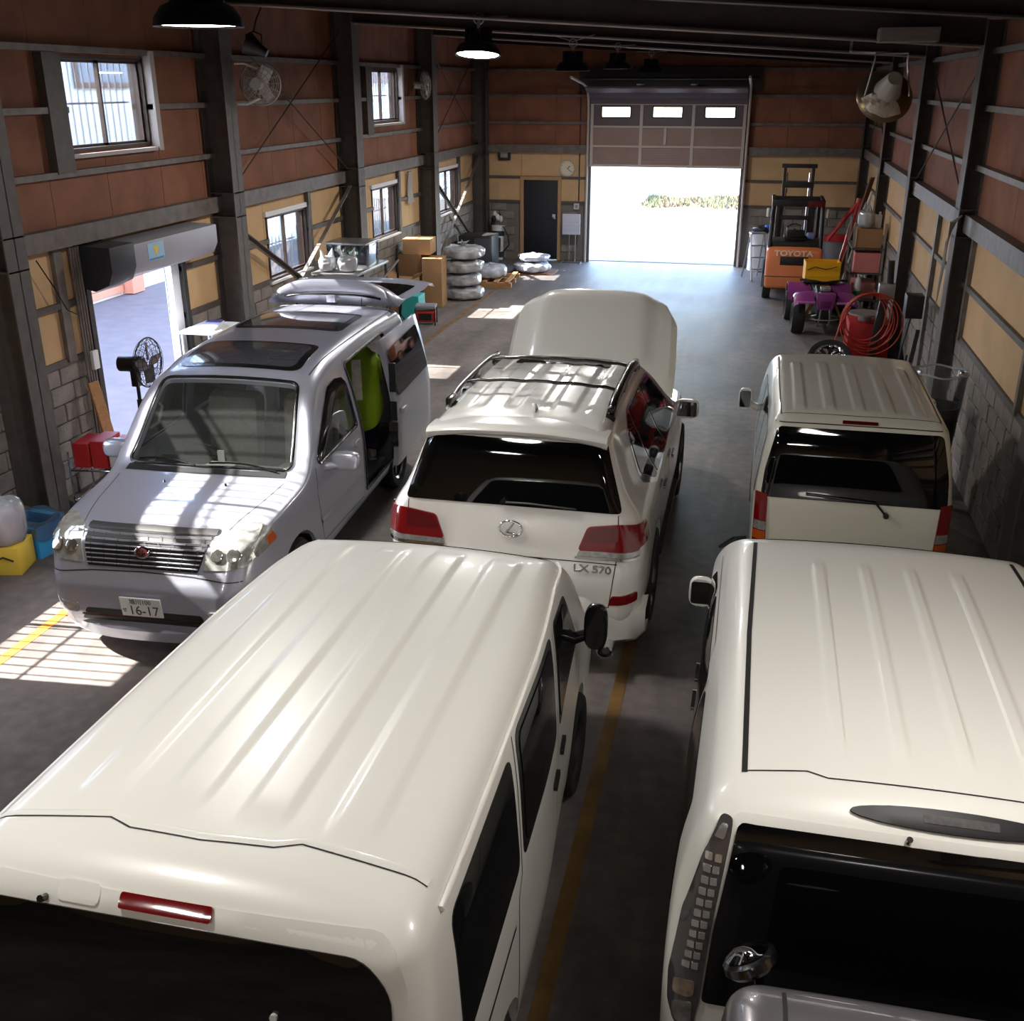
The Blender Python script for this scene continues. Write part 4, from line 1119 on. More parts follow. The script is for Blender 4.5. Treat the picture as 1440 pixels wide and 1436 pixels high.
    for s in (-1, 1):
        Mx = Matrix.Translation((s * .74, -.06, .245)) @ Matrix.Rotation(PI / 2, 4, 'X')
        bm = B(); lathe(bm, [(.045, -.12), (.05, .06), (.042, .065), (.036, 0), (.03, -.1)], 20, Matrix.Translation((s * .74, -.06, .25)) @ Matrix.Rotation(PI / 2, 4, 'X') @ Matrix.Diagonal((1.25, .95, 1, 1)))
        obj('exhaust_tip', bm, m_chrome, v, smooth=50)
    bd.patch('windscreen', 'T', [(-.62, 2.7), (.62, 2.7), (.70, 3.38), (-.70, 3.38)], m_tint2, v, off=.006, r=.08)
    # open bonnet: domed sheet hinged at the cowl
    hinge = Vector((0, 3.46, 1.20)); ang = math.radians(50); Lh = 1.16
    bm = B(); nu, nvv = 30, 24; rows = []
    for j in range(nvv + 1):
        t_ = j / nvv; wd = .885 - .05 * t_ ** 2
        row = []
        for i in range(nu + 1):
            a = -1 + 2 * i / nu; e = abs(a)
            x = a * wd * (1 - .10 * max(0, t_ - .8) / .2 * (e ** 4))
            dome = .085 * (1 - e ** 2.6) + .06 * (1 if e < .62 else max(0, 1 - (e - .62) / .12)) - (0.10 * max(0, (e - .93) / .07))
            front = -.10 * max(0, (t_ - .86) / .14) ** 2
            l = Lh * t_ * (1 - .0) - .10 * e ** 3 * t_ ; h = dome * (.35 + .65 * min(1, t_ * 3)) + front
            row.append(bm.verts.new(hinge + Vector((x, l * math.cos(ang) - h * math.sin(ang), l * math.sin(ang) + h * math.cos(ang)))))
        rows.append(row)
    for a, b in zip(rows, rows[1:]):
        for k in range(nu): bm.faces.new((a[k], a[k + 1], b[k + 1], b[k]))
    bmesh.ops.solidify(bm, geom=bm.faces, thickness=.025)
    obj('bonnet', bm, m_pearl, v, smooth=40)
    bm = B(); cyl(bm, (.6, 4.4, 1.0), (.6, 3.95, 1.72), .010, 8); obj('bonnet_strut', bm, m_dark, v)
suv()
# ------------------------------------------------------------------ silver minivan, doors open, facing the camera
SV_L = 5.0
SV = dict(loc=(-4.50, 11.24, 0), rz=183.0)
def silver_van():
    v = thing('silver_minivan', 'silver one-box minivan with open sliding door, raised tailgate and plate 16-17', 'minivan', SV['loc'], SV['rz'])
    bd = Body(SV_L, .22, [(.22, .82), (.5, .885), (.9, .89), (1.08, .875), (1.45, .81), (1.72, .74), (1.9, .69)],
              [(0, .97), (.3, 1), (3.5, 1), (4.3, .965), (4.75, .90), (5.0, .82)],
              [(0, 1.82), (.4, 1.86), (1.5, 1.89), (2.5, 1.865), (2.92, 1.80), (3.10, 1.735), (3.70, 1.17), (3.82, 1.125), (4.5, 1.05), (4.8, .97), (5.0, .86)],
              [(.22, .08), (.5, 0), (1, .03), (1.6, .12), (1.9, .24)], [(.22, 4.90), (.42, 5.0), (.60, 5.0), (.72, 4.95), (.95, 4.86), (1.2, 4.9), (1.9, 5.0)],
              ra=.17, rb=.05, rc=.10, crown=.035, na=44, nb=90, nc=34)
    shell = bd.bm.copy()
    inn = bd.inner(.035); me = bpy.data.meshes.new('tmp'); inn.to_mesh(me); inn.free(); shell.from_mesh(me); bpy.data.meshes.remove(me)
    cuts = []
    def cutp(*a):
        c = B(); prism(c, *a); cuts.append(c)
    ws = round_poly([(-.60, 3.10), (.60, 3.10), (.70, 3.66), (.66, 3.70), (0, 3.735), (-.66, 3.70), (-.70, 3.66)], .06)
    cutp(ws, 'z', 1.02, 2.4)
    fw = round_poly([(2.36, 1.13), (2.40, 1.58), (2.62, 1.63), (2.86, 1.60), (3.45, 1.17), (3.40, 1.11)], .05)
    cutp(fw, 'x', .5, 1.3); cutp(fw, 'x', -1.3, -.5)
    slide = round_poly([(.95, .42), (2.20, .42), (2.24, 1.10), (2.28, 1.70), (.98, 1.72)], .06)
    cutp(slide, 'x', -1.3, -.45)
    mid = round_poly([(1.1, 1.13), (2.22, 1.13), (2.26, 1.62), (1.1, 1.64)], .06); cutp(mid, 'x', .45, 1.3)
    qw = round_poly([(.2, 1.16), (1.0, 1.13), (1.0, 1.64), (.3, 1.62)], .06); cutp(qw, 'x', .45, 1.3)
    rear = round_poly([(-.70, .50), (.70, .50), (.68, 1.2), (.60, 1.70), (-.60, 1.70), (-.68, 1.2)], .08)
    cutp(rear, 'y', -.6, .55)
    for s in (-1, 1):
        for y in (.95, 4.0):
            c = B(); cyl(c, (s * .60, y, .33), (s * 1.3, y, .33), .39, 32); cuts.append(c)
    me = boolean_cut(shell, cuts); me.name = 'body'
    obj('body', me, m_silver, v, smooth=36)
    for s in (-1, 1):
        for y in (.95, 4.0): make_wheel(v, s * .76, y, .33, .21, s, 6)
    glass = glass_mat('car_glass', (.90, .94, .92), 1.1, body=.02, bodycol=(.6, .62, .6))
    dglass = glass_mat('dark_car_glass', (.30, .32, .33), 1.2)
    g = bd.patch('windscreen', 'T', ws, glass, v, off=-.006, r=0, thick=.0)
    # black seal ring round the glass
    ring = resample(round_poly([(-.61, 3.085), (.61, 3.085), (.715, 3.66), (.675, 3.71), (0, 3.745), (-.675, 3.71), (-.715, 3.66)], .07), .04, True)
    bm = B(); tube(bm, [bd.hit('T', *q)[0] + Vector((0, 0, .004)) for q in ring], .016, 6, closed=True); obj('windscreen_seal', bm, m_trim, v, smooth=60)
    for s in (-1, 1):
        mode = 'R' if s > 0 else 'L'
        bd.patch('front_door_window', mode, fw, glass, v, off=-.008, r=0, thick=0)
        bm = B(); tube(bm, [bd.hit(mode, *q)[0] for q in resample(fw, .05, True)], .014, 6, closed=True); obj('window_seal', bm, m_trim, v, smooth=60)
        # smoked rain visor along the top of the door window
        bm = B(); rows = []
        for y, z0, z1 in ((2.45, 1.62, 1.53), (2.62, 1.65, 1.54), (2.84, 1.63, 1.50), (3.05, 1.50, 1.36), (3.28, 1.33, 1.22), (3.42, 1.22, 1.15)):
            a = bd.hit(mode, y, z0)[0] + Vector((s * .008, 0, 0)); b = bd.hit(mode, y, z1)[0] + Vector((s * .035, 0, 0)); rows.append((bm.verts.new(a), bm.verts.new((a + b) / 2 + Vector((s * .014, 0, 0))), bm.verts.new(b)))
        for a, b in zip(rows, rows[1:]):
            for k in (0, 1): bm.faces.new((a[k], a[k + 1], b[k + 1], b[k]))
        bmesh.ops.solidify(bm, geom=bm.faces, thickness=.004)
        obj('rain_visor', bm, mat('smoked_visor', (34, 32, 34), .1, 0, coat=1.0), v, smooth=50)
        bd.seam([(mode, [(2.30, 1.74), (2.28, 1.1), (2.26, .40)]), (mode, [(3.52, 1.12), (3.56, .9), (3.45, .42), (2.26, .38)])], m_seam, v)
        bd.seam([(mode, [(2.30, .62), (3.50, .62)])], m_silver, v, .05, .002, 'side_moulding', bump=.012)
        bd.patch('door_handle', mode, [(2.36, .955), (2.50, .955), (2.50, 1.015), (2.36, 1.015)], m_silver, v, off=.022, r=.02, step=.03)
        door_mirror(v, Vector((s * 1.06, 3.28, 1.11)), s, m_silver, (.25, .13, .17), stalk=Vector((s * .87, 3.32, 1.06)))
        bd.seam([('T', [(s * .66, .3), (s * .67, 1.5), (s * .655, 2.95)])], m_seam, v, .010, .002, 'roof_gutter')
    bd.patch('mid_window', 'R', mid, dglass, v, off=-.008, r=0, thick=0)
    bd.patch('quarter_window', 'R', qw, dglass, v, off=-.008, r=0, thick=0)
    # roof glass panels
    for y0, y1, x0, x1 in ((2.26, 2.93, -.54, .56), (.86, 1.72, -.52, .56)):
        f = bd.patch('sunroof', 'T', [(x0, y0), (x1, y0), (x1 + .02, y1), (x0 - .02, y1)], m_trim, v, off=.006, r=.12)
        bd.patch('sunroof_glass', 'T', [(x0 + .06, y0 + .06), (x1 - .06, y0 + .06), (x1 - .05, y1 - .06), (x0 + .05, y1 - .06)], mat('roof_glass', (64, 66, 72), .06, 0, spec=.8, coat=1.0), f, off=.009, r=.09)
    bm = B(); cyl(bm, (-.35, .42, 1.84), (-.35, .40, 1.95), .005, 6); obj('antenna', bm, m_trim, v)
    # ---- front: grille, lamps, bumper, plate
    gr = bd.patch('grille', 'F', [(-.51, .995), (.51, .995), (.44, .765), (-.44, .765)], m_black, v, off=.004, r=.02)
    for k in range(7):
        z = .785 + .031 * k; hw = .445 + .07 * (z - .765) / .23 - .01
        bd.seam([('F', [(-hw, z), (hw, z)])], mat('grille_bright', (196, 196, 204), .3, .55), gr, .011, .005, 'grille_slat', bump=.016)
    bd.seam([('F', [(-.52, .992), (0, 1.0), (.52, .992)])], m_dark, gr, .022, .006, 'grille_crown', bump=.010)
    for k in range(9):
        x = -.40 + .1 * k
        bd.seam([('F', [(x, .77), (x * 1.12, .985)])], m_black, gr, .006, .016, 'grille_bar')
    p, n = bd.hit('F', 0, .875); R = Matrix.Translation(p + n * .028) @ n.to_track_quat('Z', 'Y').to_matrix().to_4x4()
    bm = B(); lathe(bm, [(.05, -.006), (.055, .004), (.045, .010), (.0, .010)], 28, R @ Matrix.Diagonal((1.15, .85, 1, 1))); e = obj('emblem', bm, m_chrome, gr, smooth=50)
    bm = B(); lathe(bm, [(.040, .0105), (0, .0125)], 28, R @ Matrix.Diagonal((1.15, .85, 1, 1))); obj('emblem_face', bm, mat('emblem_red', (70, 30, 34), .25, .2), e)
    bm = B(); box(bm, -.020, .020, -.004, .004, .0125, .015); box(bm, -.004, .004, -.02, .02, .0125, .015); xform(bm, R); obj('emblem_mark', bm, m_chrome, e)
    lens = mat('headlamp_lens', (176, 178, 172), .08, .35, coat=1.0, var=.45, vscale=14)
    for s in (-1, 1):
        mode = 'R' if s > 0 else 'L'
        h = bd.patch('headlamp', 'F', [(s * .47, .78), (s * .78, .80), (s * .82, .86), (s * .80, 1.01), (s * .70, 1.02), (s * .535, .985)], lens, v, off=.008, r=.03, step=.035)
        for cx_, rr in ((.58, .05), (.70, .055)):
            p, n = bd.hit('F', s * cx_, .885); bm = B(); lathe(bm, [(rr, .014), (rr * .8, .02), (rr * .3, .012), (0, .02)], 20, Matrix.Translation(p) @ n.to_track_quat('Z', 'Y').to_matrix().to_4x4()); obj('lamp_reflector', bm, mat('reflector', (205, 205, 200), .12, .9), h, smooth=50)
        bd.patch('side_lamp', mode, [(4.40, .86), (4.72, .82), (4.78, .97), (4.50, 1.0)], lens, h, off=.008, r=.03, step=.03)
        bd.patch('indicator', mode, [(4.42, .865), (4.54, .85), (4.56, .93), (4.47, .945)], m_amber, h, off=.013, r=.02, step=.03)
        bd.patch('fog_lamp', 'F', [(s * .52, .40), (s * .70, .42), (s * .69, .49), (s * .52, .48)], m_clear, v, off=.008, r=.03, step=.03)
    for z0, z1, hw in ((.40, .445, .48), (.335, .375, .52)):
        bd.patch('bumper_intake', 'F', [(-hw, z0), (hw, z0), (hw - .02, z1), (-hw + .02, z1)], m_black, v, off=.003, r=.02)
    bd.seam([('F', [(-.50, .39), (.50, .39)])], m_chrome, v, .018, .004, 'bumper_strip', bump=.01)
    bd.seam([('F', [(-.76, .70), (-.4, .735), (0, .745), (.4, .735), (.76, .70)])], m_seam, v, .008, .002)
    bm = B(); rows = []
    for i in range(25):
        t = -1 + i / 12; e = abs(t) ** 3
        rows.append([bm.verts.new((t * .84, 5.03 - .30 * e + a, z)) for a, z in ((-.06, .34), (.0, .29), (-.02, .20), (-.25, .19))])
    for a, b in zip(rows, rows[1:]):
        for k in range(3): bm.faces.new((a[k], a[k + 1], b[k + 1], b[k]))
    obj('bumper_lip', bm, m_silver, v, smooth=45)
    p, n = bd.hit('F', 0, .50)
    pl = B(); box(pl, -.165, .165, 0, .012, -.0825, .0825)
    plate = obj('number_plate', pl, mat('plate_white', (214, 214, 212), .4), v, bevel=.003, bseg=1); plate.location = (0, p.y + .014, .49); plate.rotation_euler = (math.radians(-8), 0, 0)
    ink = mat('plate_green_ink', (24, 34, 30), .5)
    for s_, sz, x, z in (('16-17', .105, -.018, -.030), ('旭川100', .05, 0, .048), ('せ', .04, .135, -.03)):
        tm = text_mesh(s_, sz, .002); o = obj('plate_lettering', tm, ink, plate)
        o.location = (x, .0135, z); o.rotation_euler = (PI / 2, 0, PI)
        if s_ == '16-17': o.scale = (1.0, 1.1, 1)
    # cowl, wipers
    bd.seam([('T', [(-.70, 3.755), (-.4, 3.785), (0, 3.80), (.4, 3.785), (.70, 3.755)])], m_black, v, .075, .004, 'cowl_grille')
    for x0, x1, y1 in ((.10, .62, 3.69), (-.62, -.02, 3.72)):
        bm = B(); pts = [bd.hit('T', x0 + (x1 - x0) * t, 3.75 - (3.75 - y1) * t - .03 * math.sin(t * PI))[0] + Vector((0, 0, .02)) for t in np.linspace(0, 1, 8)]
        tube(bm, pts, .008, 6); obj('wiper', bm, m_trim, v, smooth=60)
    bd.seam([('T', [(-.72, 3.86), (-.66, 4.3), (-.56, 4.78)]), ('T', [(.72, 3.86), (.66, 4.3), (.56, 4.78)])], m_seam, v, .006)
    for x in (-.28, .25):
        p, n = bd.hit('T', x, 4.0); bm = B(); cyl(bm, p, p + n * .018, .012, 8, .008); obj('washer_nozzle', bm, m_trim, v)
    # ---- sliding door pushed back along the side (local -x)
    bm = B(); n1, n2 = 16, 18; rows = []
    for i in range(n1 + 1):
        y = .0 + 1.40 * i / n1; row = []
        for k in range(n2 + 1):
            z = .40 + 1.32 * k / n2; p, n = bd.hit('L', max(y, .3), z); row.append(bm.verts.new((p.x - .075 - (.02 if i in (0, n1) else .03), y, z)))
        rows.append(row)
    for i in range(n1):
        for k in range(n2): bm.faces.new((rows[i][k], rows[i][k + 1], rows[i + 1][k + 1], rows[i + 1][k]))
    bmesh.ops.recalc_face_normals(bm, faces=bm.faces)
    bmesh.ops.solidify(bm, geom=bm.faces, thickness=.05)
    sdoor = obj('sliding_door', bm, m_silver, v, smooth=40)
    bmw = B(); poly = round_poly([(.08, 1.15), (1.31, 1.13), (1.33, 1.60), (.17, 1.64)], .05)
    pts, tris, loop = tri_poly(poly, 0, .06)
    vs_ = [bmw.verts.new((bd.hit('L', max(a, .3), b)[0].x - .112, a, b)) for a, b in pts]
    for t in tris: bmw.faces.new([vs_[i] for i in t])
    bmesh.ops.recalc_face_normals(bmw, faces=bmw.faces); bmesh.ops.solidify(bmw, geom=bmw.faces, thickness=-.006)
    obj('door_window', bmw, m_tint2, sdoor, smooth=50)
    for z, h in ((.62, .16), (.90, .20), (1.2, .3)):
        bm = B(); box(bm, -.99, -.92, 1.40, 1.416, z, z + h); obj('door_edge_seal', bm, m_black, sdoor)
    bm = B(); box(bm, -.995, -.90, 1.405, 1.42, .78, .88); cyl(bm, (-.95, 1.40, .70), (-.95, 1.435, .70), .035, 12); obj('door_latch', bm, m_dark, sdoor)
    bm = B(); box(bm, -1.03, -1.0, 1.16, 1.30, .94, 1.0); obj('door_handle', bm, m_silver, sdoor, bevel=.008)
    # dark seal around the door opening
    bm = B(); tube(bm, [bd.hit('L', *q)[0] + Vector((.01, 0, 0)) for q in resample(slide, .06, True)], .02, 6, closed=True); obj('door_opening_seal', bm, m_black, v, smooth=60)
    # ---- raised tailgate with spoiler
    tg = Vector((0, .20, 1.86)); ang = math.radians(6)
    def TG(x, d, h): return Vector((x, tg.y - d * math.cos(ang) - h * math.sin(ang) * -1, tg.z + d * math.sin(ang) + h * math.cos(ang)))
    bm = B(); rows = []
    for i in range(13):
        d = 1.22 * i / 12; row = []
        for k in range(21):
            a = -1 + k / 10; wd = .66 + .16 * min(1, d / .7); e = abs(a)
            row.append(bm.verts.new(TG(a * wd, d, .03 - .05 * e ** 4 - .10 * max(0, (d - 1.0) / .22) ** 2 - .03 * (d / 1.2))))
        rows.append(row)
    for a, b in zip(rows, rows[1:]):
        for k in range(20): bm.faces.new((a[k], a[k + 1], b[k + 1], b[k]))
    bmesh.ops.solidify(bm, geom=bm.faces, thickness=.06)
    t = obj('tailgate', bm, m_silver, v, smooth=40)
    bm = B(); rows = []
    for i in range(9):
        d = .14 + .62 * i / 8; row = []
        for k in range(15):
            a = -1 + k / 7; wd = .56 + .14 * min(1, d / .7); e = abs(a * wd / (.66 + .16 * min(1, d / .7)))
            row.append(bm.verts.new(TG(a * wd, d, .034 - .05 * e ** 4 - .03 * (d / 1.2))))
        rows.append(row)
    for a, b in zip(rows, rows[1:]):
        for k in range(14): bm.faces.new((a[k], a[k + 1], b[k + 1], b[k]))
    obj('tailgate_window', bm, m_tint, t, smooth=60)
    bm = B(); rows = []
    for k in range(31):
        a = -1 + k / 15; e = abs(a) ** 3.5
        x = a * .74; hz = .23 * (1 - e) ; dd = .0 + .06 * (1 - e)
        sec = [(-.10, .00), (-.16 + .0, .03 + hz * .7), (-.12, .055 + hz), (.02, .045 + hz * .85), (.16, .02 + hz * .25), (.20, 0.0)]
        rows.append([bm.verts.new(TG(x, d + dd * .3, h)) for d, h in sec])
    for a, b in zip(rows, rows[1:]):
        for k in range(5): bm.faces.new((a[k], a[k + 1], b[k + 1], b[k]))
    bm.faces.new(rows[0]); bm.faces.new(rows[-1][::-1])
    obj('rear_spoiler', bm, m_silver, t, smooth=60)
    bm = B(); pts = [TG(x, -.165 + .03 * (abs(x) / .55) ** 3, .075 + .06 * (1 - (abs(x) / .6) ** 3)) for x in np.linspace(-.55, .55, 20)]
    tube(bm, pts, .013, 6); obj('spoiler_groove', bm, m_trim, t, smooth=60)
    bm = B(); q = TG(0, -.17, .10); box(bm, -.05, .05, q.y - .02, q.y + .03, q.z - .05, q.z + .03); obj('washer_nozzle', bm, m_silver, t, bevel=.01)
    for s in (-1, 1):
        a = TG(s * .62, .45, -.05); bm = B(); cyl(bm, (s * .64, .14, 1.25), a, .012, 8); obj('gas_strut', bm, m_black, t)
        bd.patch('tail_lamp', 'B', [(s * .72, .70), (s * .86, .70), (s * .85, 1.15), (s * .72, 1.15)], m_red, v, off=.012, r=.02, step=.04)
    # ---- interior
    bm = B(); box(bm, -.80, .80, .15, 3.6, .36, .44); obj('cabin_floor', bm, m_inner, v)
    bm = B(); prism(bm, [(3.12, .62), (3.60, .62), (3.82, 1.02), (3.50, 1.06), (3.22, 1.0), (3.10, .85)], 'x', -.78, .78); obj('dashboard', bm, mat('dash_grey', (150, 152, 146), .7), v, bevel=.03)
    bm = B(); prism(bm, [(3.25, .60), (3.34, 1.045), (3.5, 1.085), (3.3, 1.085), (3.16, .96)], 'x', .12, .62); obj('instrument_hood', bm, m_dark, v, bevel=.02)
    bm = B(); c = Vector((.36, 3.02, .98)); R = Matrix.Translation(c) @ Matrix.Rotation(math.radians(58), 4, 'X')
    tube(bm, [R @ Vector((.18 * math.cos(a), .18 * math.sin(a), 0)) for a in np.linspace(0, 2 * PI, 28)[:-1]], .014, 8, closed=True)
    for a in (PI, 0, -PI / 2): cyl(bm, R @ Vector((0, 0, 0)), R @ Vector((.17 * math.cos(a), .17 * math.sin(a), 0)), .014, 6)
    cyl(bm, R @ Vector((0, 0, -.02)), R @ Vector((0, 0, .03)), .06, 14); obj('steering_wheel', bm, m_black, v, smooth=50)
    seatm = mat('seat_fabric', (138, 134, 126), .9, var=.15, vscale=20)
    for x in (-.38, .38):
        bm = B(); prism(bm, [(2.35, .60), (2.92, .62), (2.94, .76), (2.86, .80), (2.38, .74)], 'x', x - .25, x + .25); st = obj('seat', bm, seatm, v, bevel=.04)
        bm = B(); prism(bm, [(2.22, .70), (2.40, .70), (2.32, 1.34), (2.18, 1.38), (2.08, 1.30)], 'x', x - .25, x + .25); obj('seat_back', bm, seatm, st, bevel=.05)
        bm = B(); prism(bm, [(2.10, 1.42), (2.22, 1.42), (2.20, 1.60), (2.10, 1.60)], 'x', x - .13, x + .13); obj('headrest', bm, seatm, st, bevel=.04)
    bm = B(); prism(bm, [(.32, .44), (.72, .44), (.72, .66), (.42, .66), (.36, 1.30), (.24, 1.30)], 'x', -.70, .70); obj('rear_seat', bm, seatm, v, bevel=.04)
    # things fixed to the dash: papers and phone mount
    bm = B(); box(bm, -.12, .26, 3.38, 3.56, 1.07, 1.075); obj('dash_paper', bm, mat('paper', (226, 226, 222), .8), v)
    bm = B(); box(bm, -.03, .03, 3.44, 3.455, 1.075, 1.20); obj('phone_holder', bm, m_whitepaint, v, bevel=.004)
    bm = B(); obox(bm, (0, 3.08, 1.66), (.24, .03, .07), rotm('X', 15)); obj('rear_view_mirror', bm, m_black, v, bevel=.012)
    bm = B(); tube(bm, [(.64, 3.22, 1.52), (.60, 3.24, 1.50), (.60, 3.34, 1.38), (.66, 3.38, 1.34)], .016, 8); obj('grab_handle', bm, m_inner, v, smooth=60)
    return bd
sv_bd = silver_van()
def sv_world(x, y, z):
    a = math.radians(SV['rz']); c, s = math.cos(a), math.sin(a)
    return Vector((SV['loc'][0] + x * c - y * s, SV['loc'][1] + x * s + y * c, z))

# ------------------------------------------------------------------ person working inside the van
def skin_chain(name, verts, edges, radii, m, parent, root=0, sub=2, smooth=True):
    me = bpy.data.meshes.new(name); me.from_pydata([tuple(q) for q in verts], edges, []); me.update()
    o = bpy.data.objects.new(name, me); COL.objects.link(o)
    o.modifiers.new('skin', 'SKIN'); md = o.modifiers.new('sub', 'SUBSURF'); md.levels = sub; md.render_levels = sub
    for i, r in enumerate(radii):
        sv = me.skin_vertices[0].data[i]; sv.radius = (r, r) if not isinstance(r, tuple) else r; sv.use_root = (i == root)
    dg = bpy.context.evaluated_depsgraph_get(); dg.update()
    m2 = bpy.data.meshes.new_from_object(o.evaluated_get(dg)); bpy.data.objects.remove(o); bpy.data.meshes.remove(me)
    m2.name = name; m2.materials.clear()
    r = obj(name, m2, m, parent); m2.shade_smooth()
    return r
def person():
    base = sv_world(-.56, 1.36, .44)
    t = thing('person', 'person in lime green jacket and navy trousers crouching inside the open sliding door', 'person', base, 22); t.scale = (1.06, 1.06, 1.06)
    # local: +y = facing direction (into the van), z up from the van floor
    skin = mat('skin', (196, 150, 122), .6)
    V = {'pel': (0, -.02, .52), 'sp': (0, .02, .72), 'ch': (0, .08, .96), 'nk': (0, .17, 1.10), 'hd': (0, .26, 1.17), 'hd2': (0, .33, 1.20)}
    E = [('pel', 'sp'), ('sp', 'ch'), ('ch', 'nk'), ('nk', 'hd'), ('hd', 'hd2')]
    Rr = {'pel': .14, 'sp': .13, 'ch': .155, 'nk': .055, 'hd': .085, 'hd2': .075}
    for s, k in ((-1, 'l'), (1, 'r')):
        V['sh' + k] = (s * .17, .10, .98); V['el' + k] = (s * .19, .24, .74); V['wr' + k] = (s * .14, .42, .70); V['hn' + k] = (s * .13, .50, .69)
        V['hp' + k] = (s * .10, -.02, .48); V['kn' + k] = (s * .13, .22, .36); V['an' + k] = (s * .11, .0, .08); V['to' + k] = (s * .11, .16, .035)
        E += [('ch', 'sh' + k), ('sh' + k, 'el' + k), ('el' + k, 'wr' + k), ('wr' + k, 'hn' + k), ('pel', 'hp' + k), ('hp' + k, 'kn' + k), ('kn' + k, 'an' + k), ('an' + k, 'to' + k)]
        Rr.update({'sh' + k: .062, 'el' + k: .045, 'wr' + k: .032, 'hn' + k: .03, 'hp' + k: .085, 'kn' + k: .062, 'an' + k: .045, 'to' + k: .035})
        for f in range(5):
            a = (f - 2) * .018; V['f%d%s' % (f, k)] = (s * .13 + a, .54, .69); V['g%d%s' % (f, k)] = (s * .13 + a * 1.3, .575 - abs(f - 1.6) * .006, .67)
            E += [('hn' + k, 'f%d%s' % (f, k)), ('f%d%s' % (f, k), 'g%d%s' % (f, k))]; Rr['f%d%s' % (f, k)] = .009; Rr['g%d%s' % (f, k)] = .008
    ks = list(V); ix = {k: i for i, k in enumerate(ks)}
    skin_chain('body', [V[k] for k in ks], [(ix[a], ix[b]) for a, b in E], [Rr[k] for k in ks], skin, t)
    # hair cap, ears, nose on the bowed head
    bm = B(); bmesh.ops.create_uvsphere(bm, u_segments=16, v_segments=10, radius=.098); 
    xform(bm, Matrix.Translation((0, .27, 1.20)) @ Matrix.Diagonal((.92, 1.15, .92, 1))); obj('hair', bm, mat('hair', (28, 24, 22), .7), t, smooth=60)
    # trousers
    TV = [(0, -.02, .54), (-.10, -.02, .47), (-.13, .20, .36), (-.115, .0, .07), (.10, -.02, .47), (.13, .20, .36), (.115, .0, .07)]
    navy = mat('navy_cloth', (24, 30, 62), .85, var=.35, vscale=9, bump=.6, bscale=14, stretch=(1, 1, 4))
    skin_chain('trousers', TV, [(0, 1), (1, 2), (2, 3), (0, 4), (4, 5), (5, 6)], [.115, .085, .085, .075, .085, .085, .075], navy, t)
    for s in (-1, 1):
        bm = B(); prism(bm, round_poly([(s * .11 - .045, -.06), (s * .11 + .045, -.06), (s * .11 + .05, .12), (s * .11 + .02, .215), (s * .11 - .02, .215), (s * .11 - .05, .12)], .03), 'z', 0, .025); sole = obj('shoe_sole', bm, mat('sole_blue', (96, 116, 150), .7), t, smooth=40)
        bm = B(); bmesh.ops.create_uvsphere(bm, u_segments=16, v_segments=10, radius=.5)
        for q in bm.verts: q.co = Vector((q.co.x * .098, q.co.y * .27, max(q.co.z, -.1) * .15))
        xform(bm, Matrix.Translation((s * .11, .075, .04))); obj('shoe', bm, mat('shoe_grey', (150, 138, 130), .8), t, smooth=60)
    # jacket: hollow tapering body with a rounded hem, and sleeves
    lime = mat('lime_fabric', (158, 190, 30), .8, var=.2, vscale=5, bump=.35, bscale=9)
    bm = B(); rows = []; n = 32
    for j, (z, rx, ry, cy) in enumerate(((.45, .235, .235, .0), (.54, .24, .235, .0), (.62, .23, .21, .01), (.76, .215, .18, .03), (.90, .22, .175, .06), (1.0, .215, .15, .09), (1.08, .14, .11, .13), (1.13, .075, .075, .16))):
        row = []
        for k in range(n):
            a = 2 * PI * k / n; w_ = 1 + .05 * math.sin(a * 5 + j) * (1 if z < .9 else .3)
            zz = z - (.10 * max(0, -math.sin(a)) ** 2 if j == 0 else .05 * max(0, -math.sin(a)) ** 2 if j == 1 else 0)
            row.append(bm.verts.new((rx * math.cos(a) * w_, cy + ry * math.sin(a) * w_, zz)))
        rows.append(row)
    for a, b in zip(rows, rows[1:]):
        for k in range(n): bm.faces.new((a[k], a[(k + 1) % n], b[(k + 1) % n], b[k]))
    bmesh.ops.solidify(bm, geom=bm.faces, thickness=.008)
    jk = obj('jacket', bm, lime, t, smooth=60)
    for s in (-1, 1):
        bm = B(); tube(bm, [(s * .13, .09, 1.0), (s * .17, .12, .94), (s * .19, .21, .78), (s * .18, .28, .74), (s * .14, .40, .70)], [.08, .08, .07, .066, .058], 14); obj('sleeve', bm, lime, jk, smooth=60)
    bm = B(); rows = []
    for z, cy, ry in ((.66, .012, .198), (.76, .03, .186), (.90, .06, .181), (1.02, .095, .15)):
        rows.append([bm.verts.new((x, cy - ry * math.sqrt(max(0, 1 - (x / .222) ** 2)) * 1.06, z)) for x in np.linspace(-.045, .045, 5)])
    for a, b in zip(rows, rows[1:]):
        for k in range(4): bm.faces.new((a[k], a[k + 1], b[k + 1], b[k]))
    obj('reflective_panel', bm, mat('reflective_grey', (205, 196, 180), .6, var=.3, vscale=14), jk, smooth=60)
person()
from mathutils import noise as mnoise
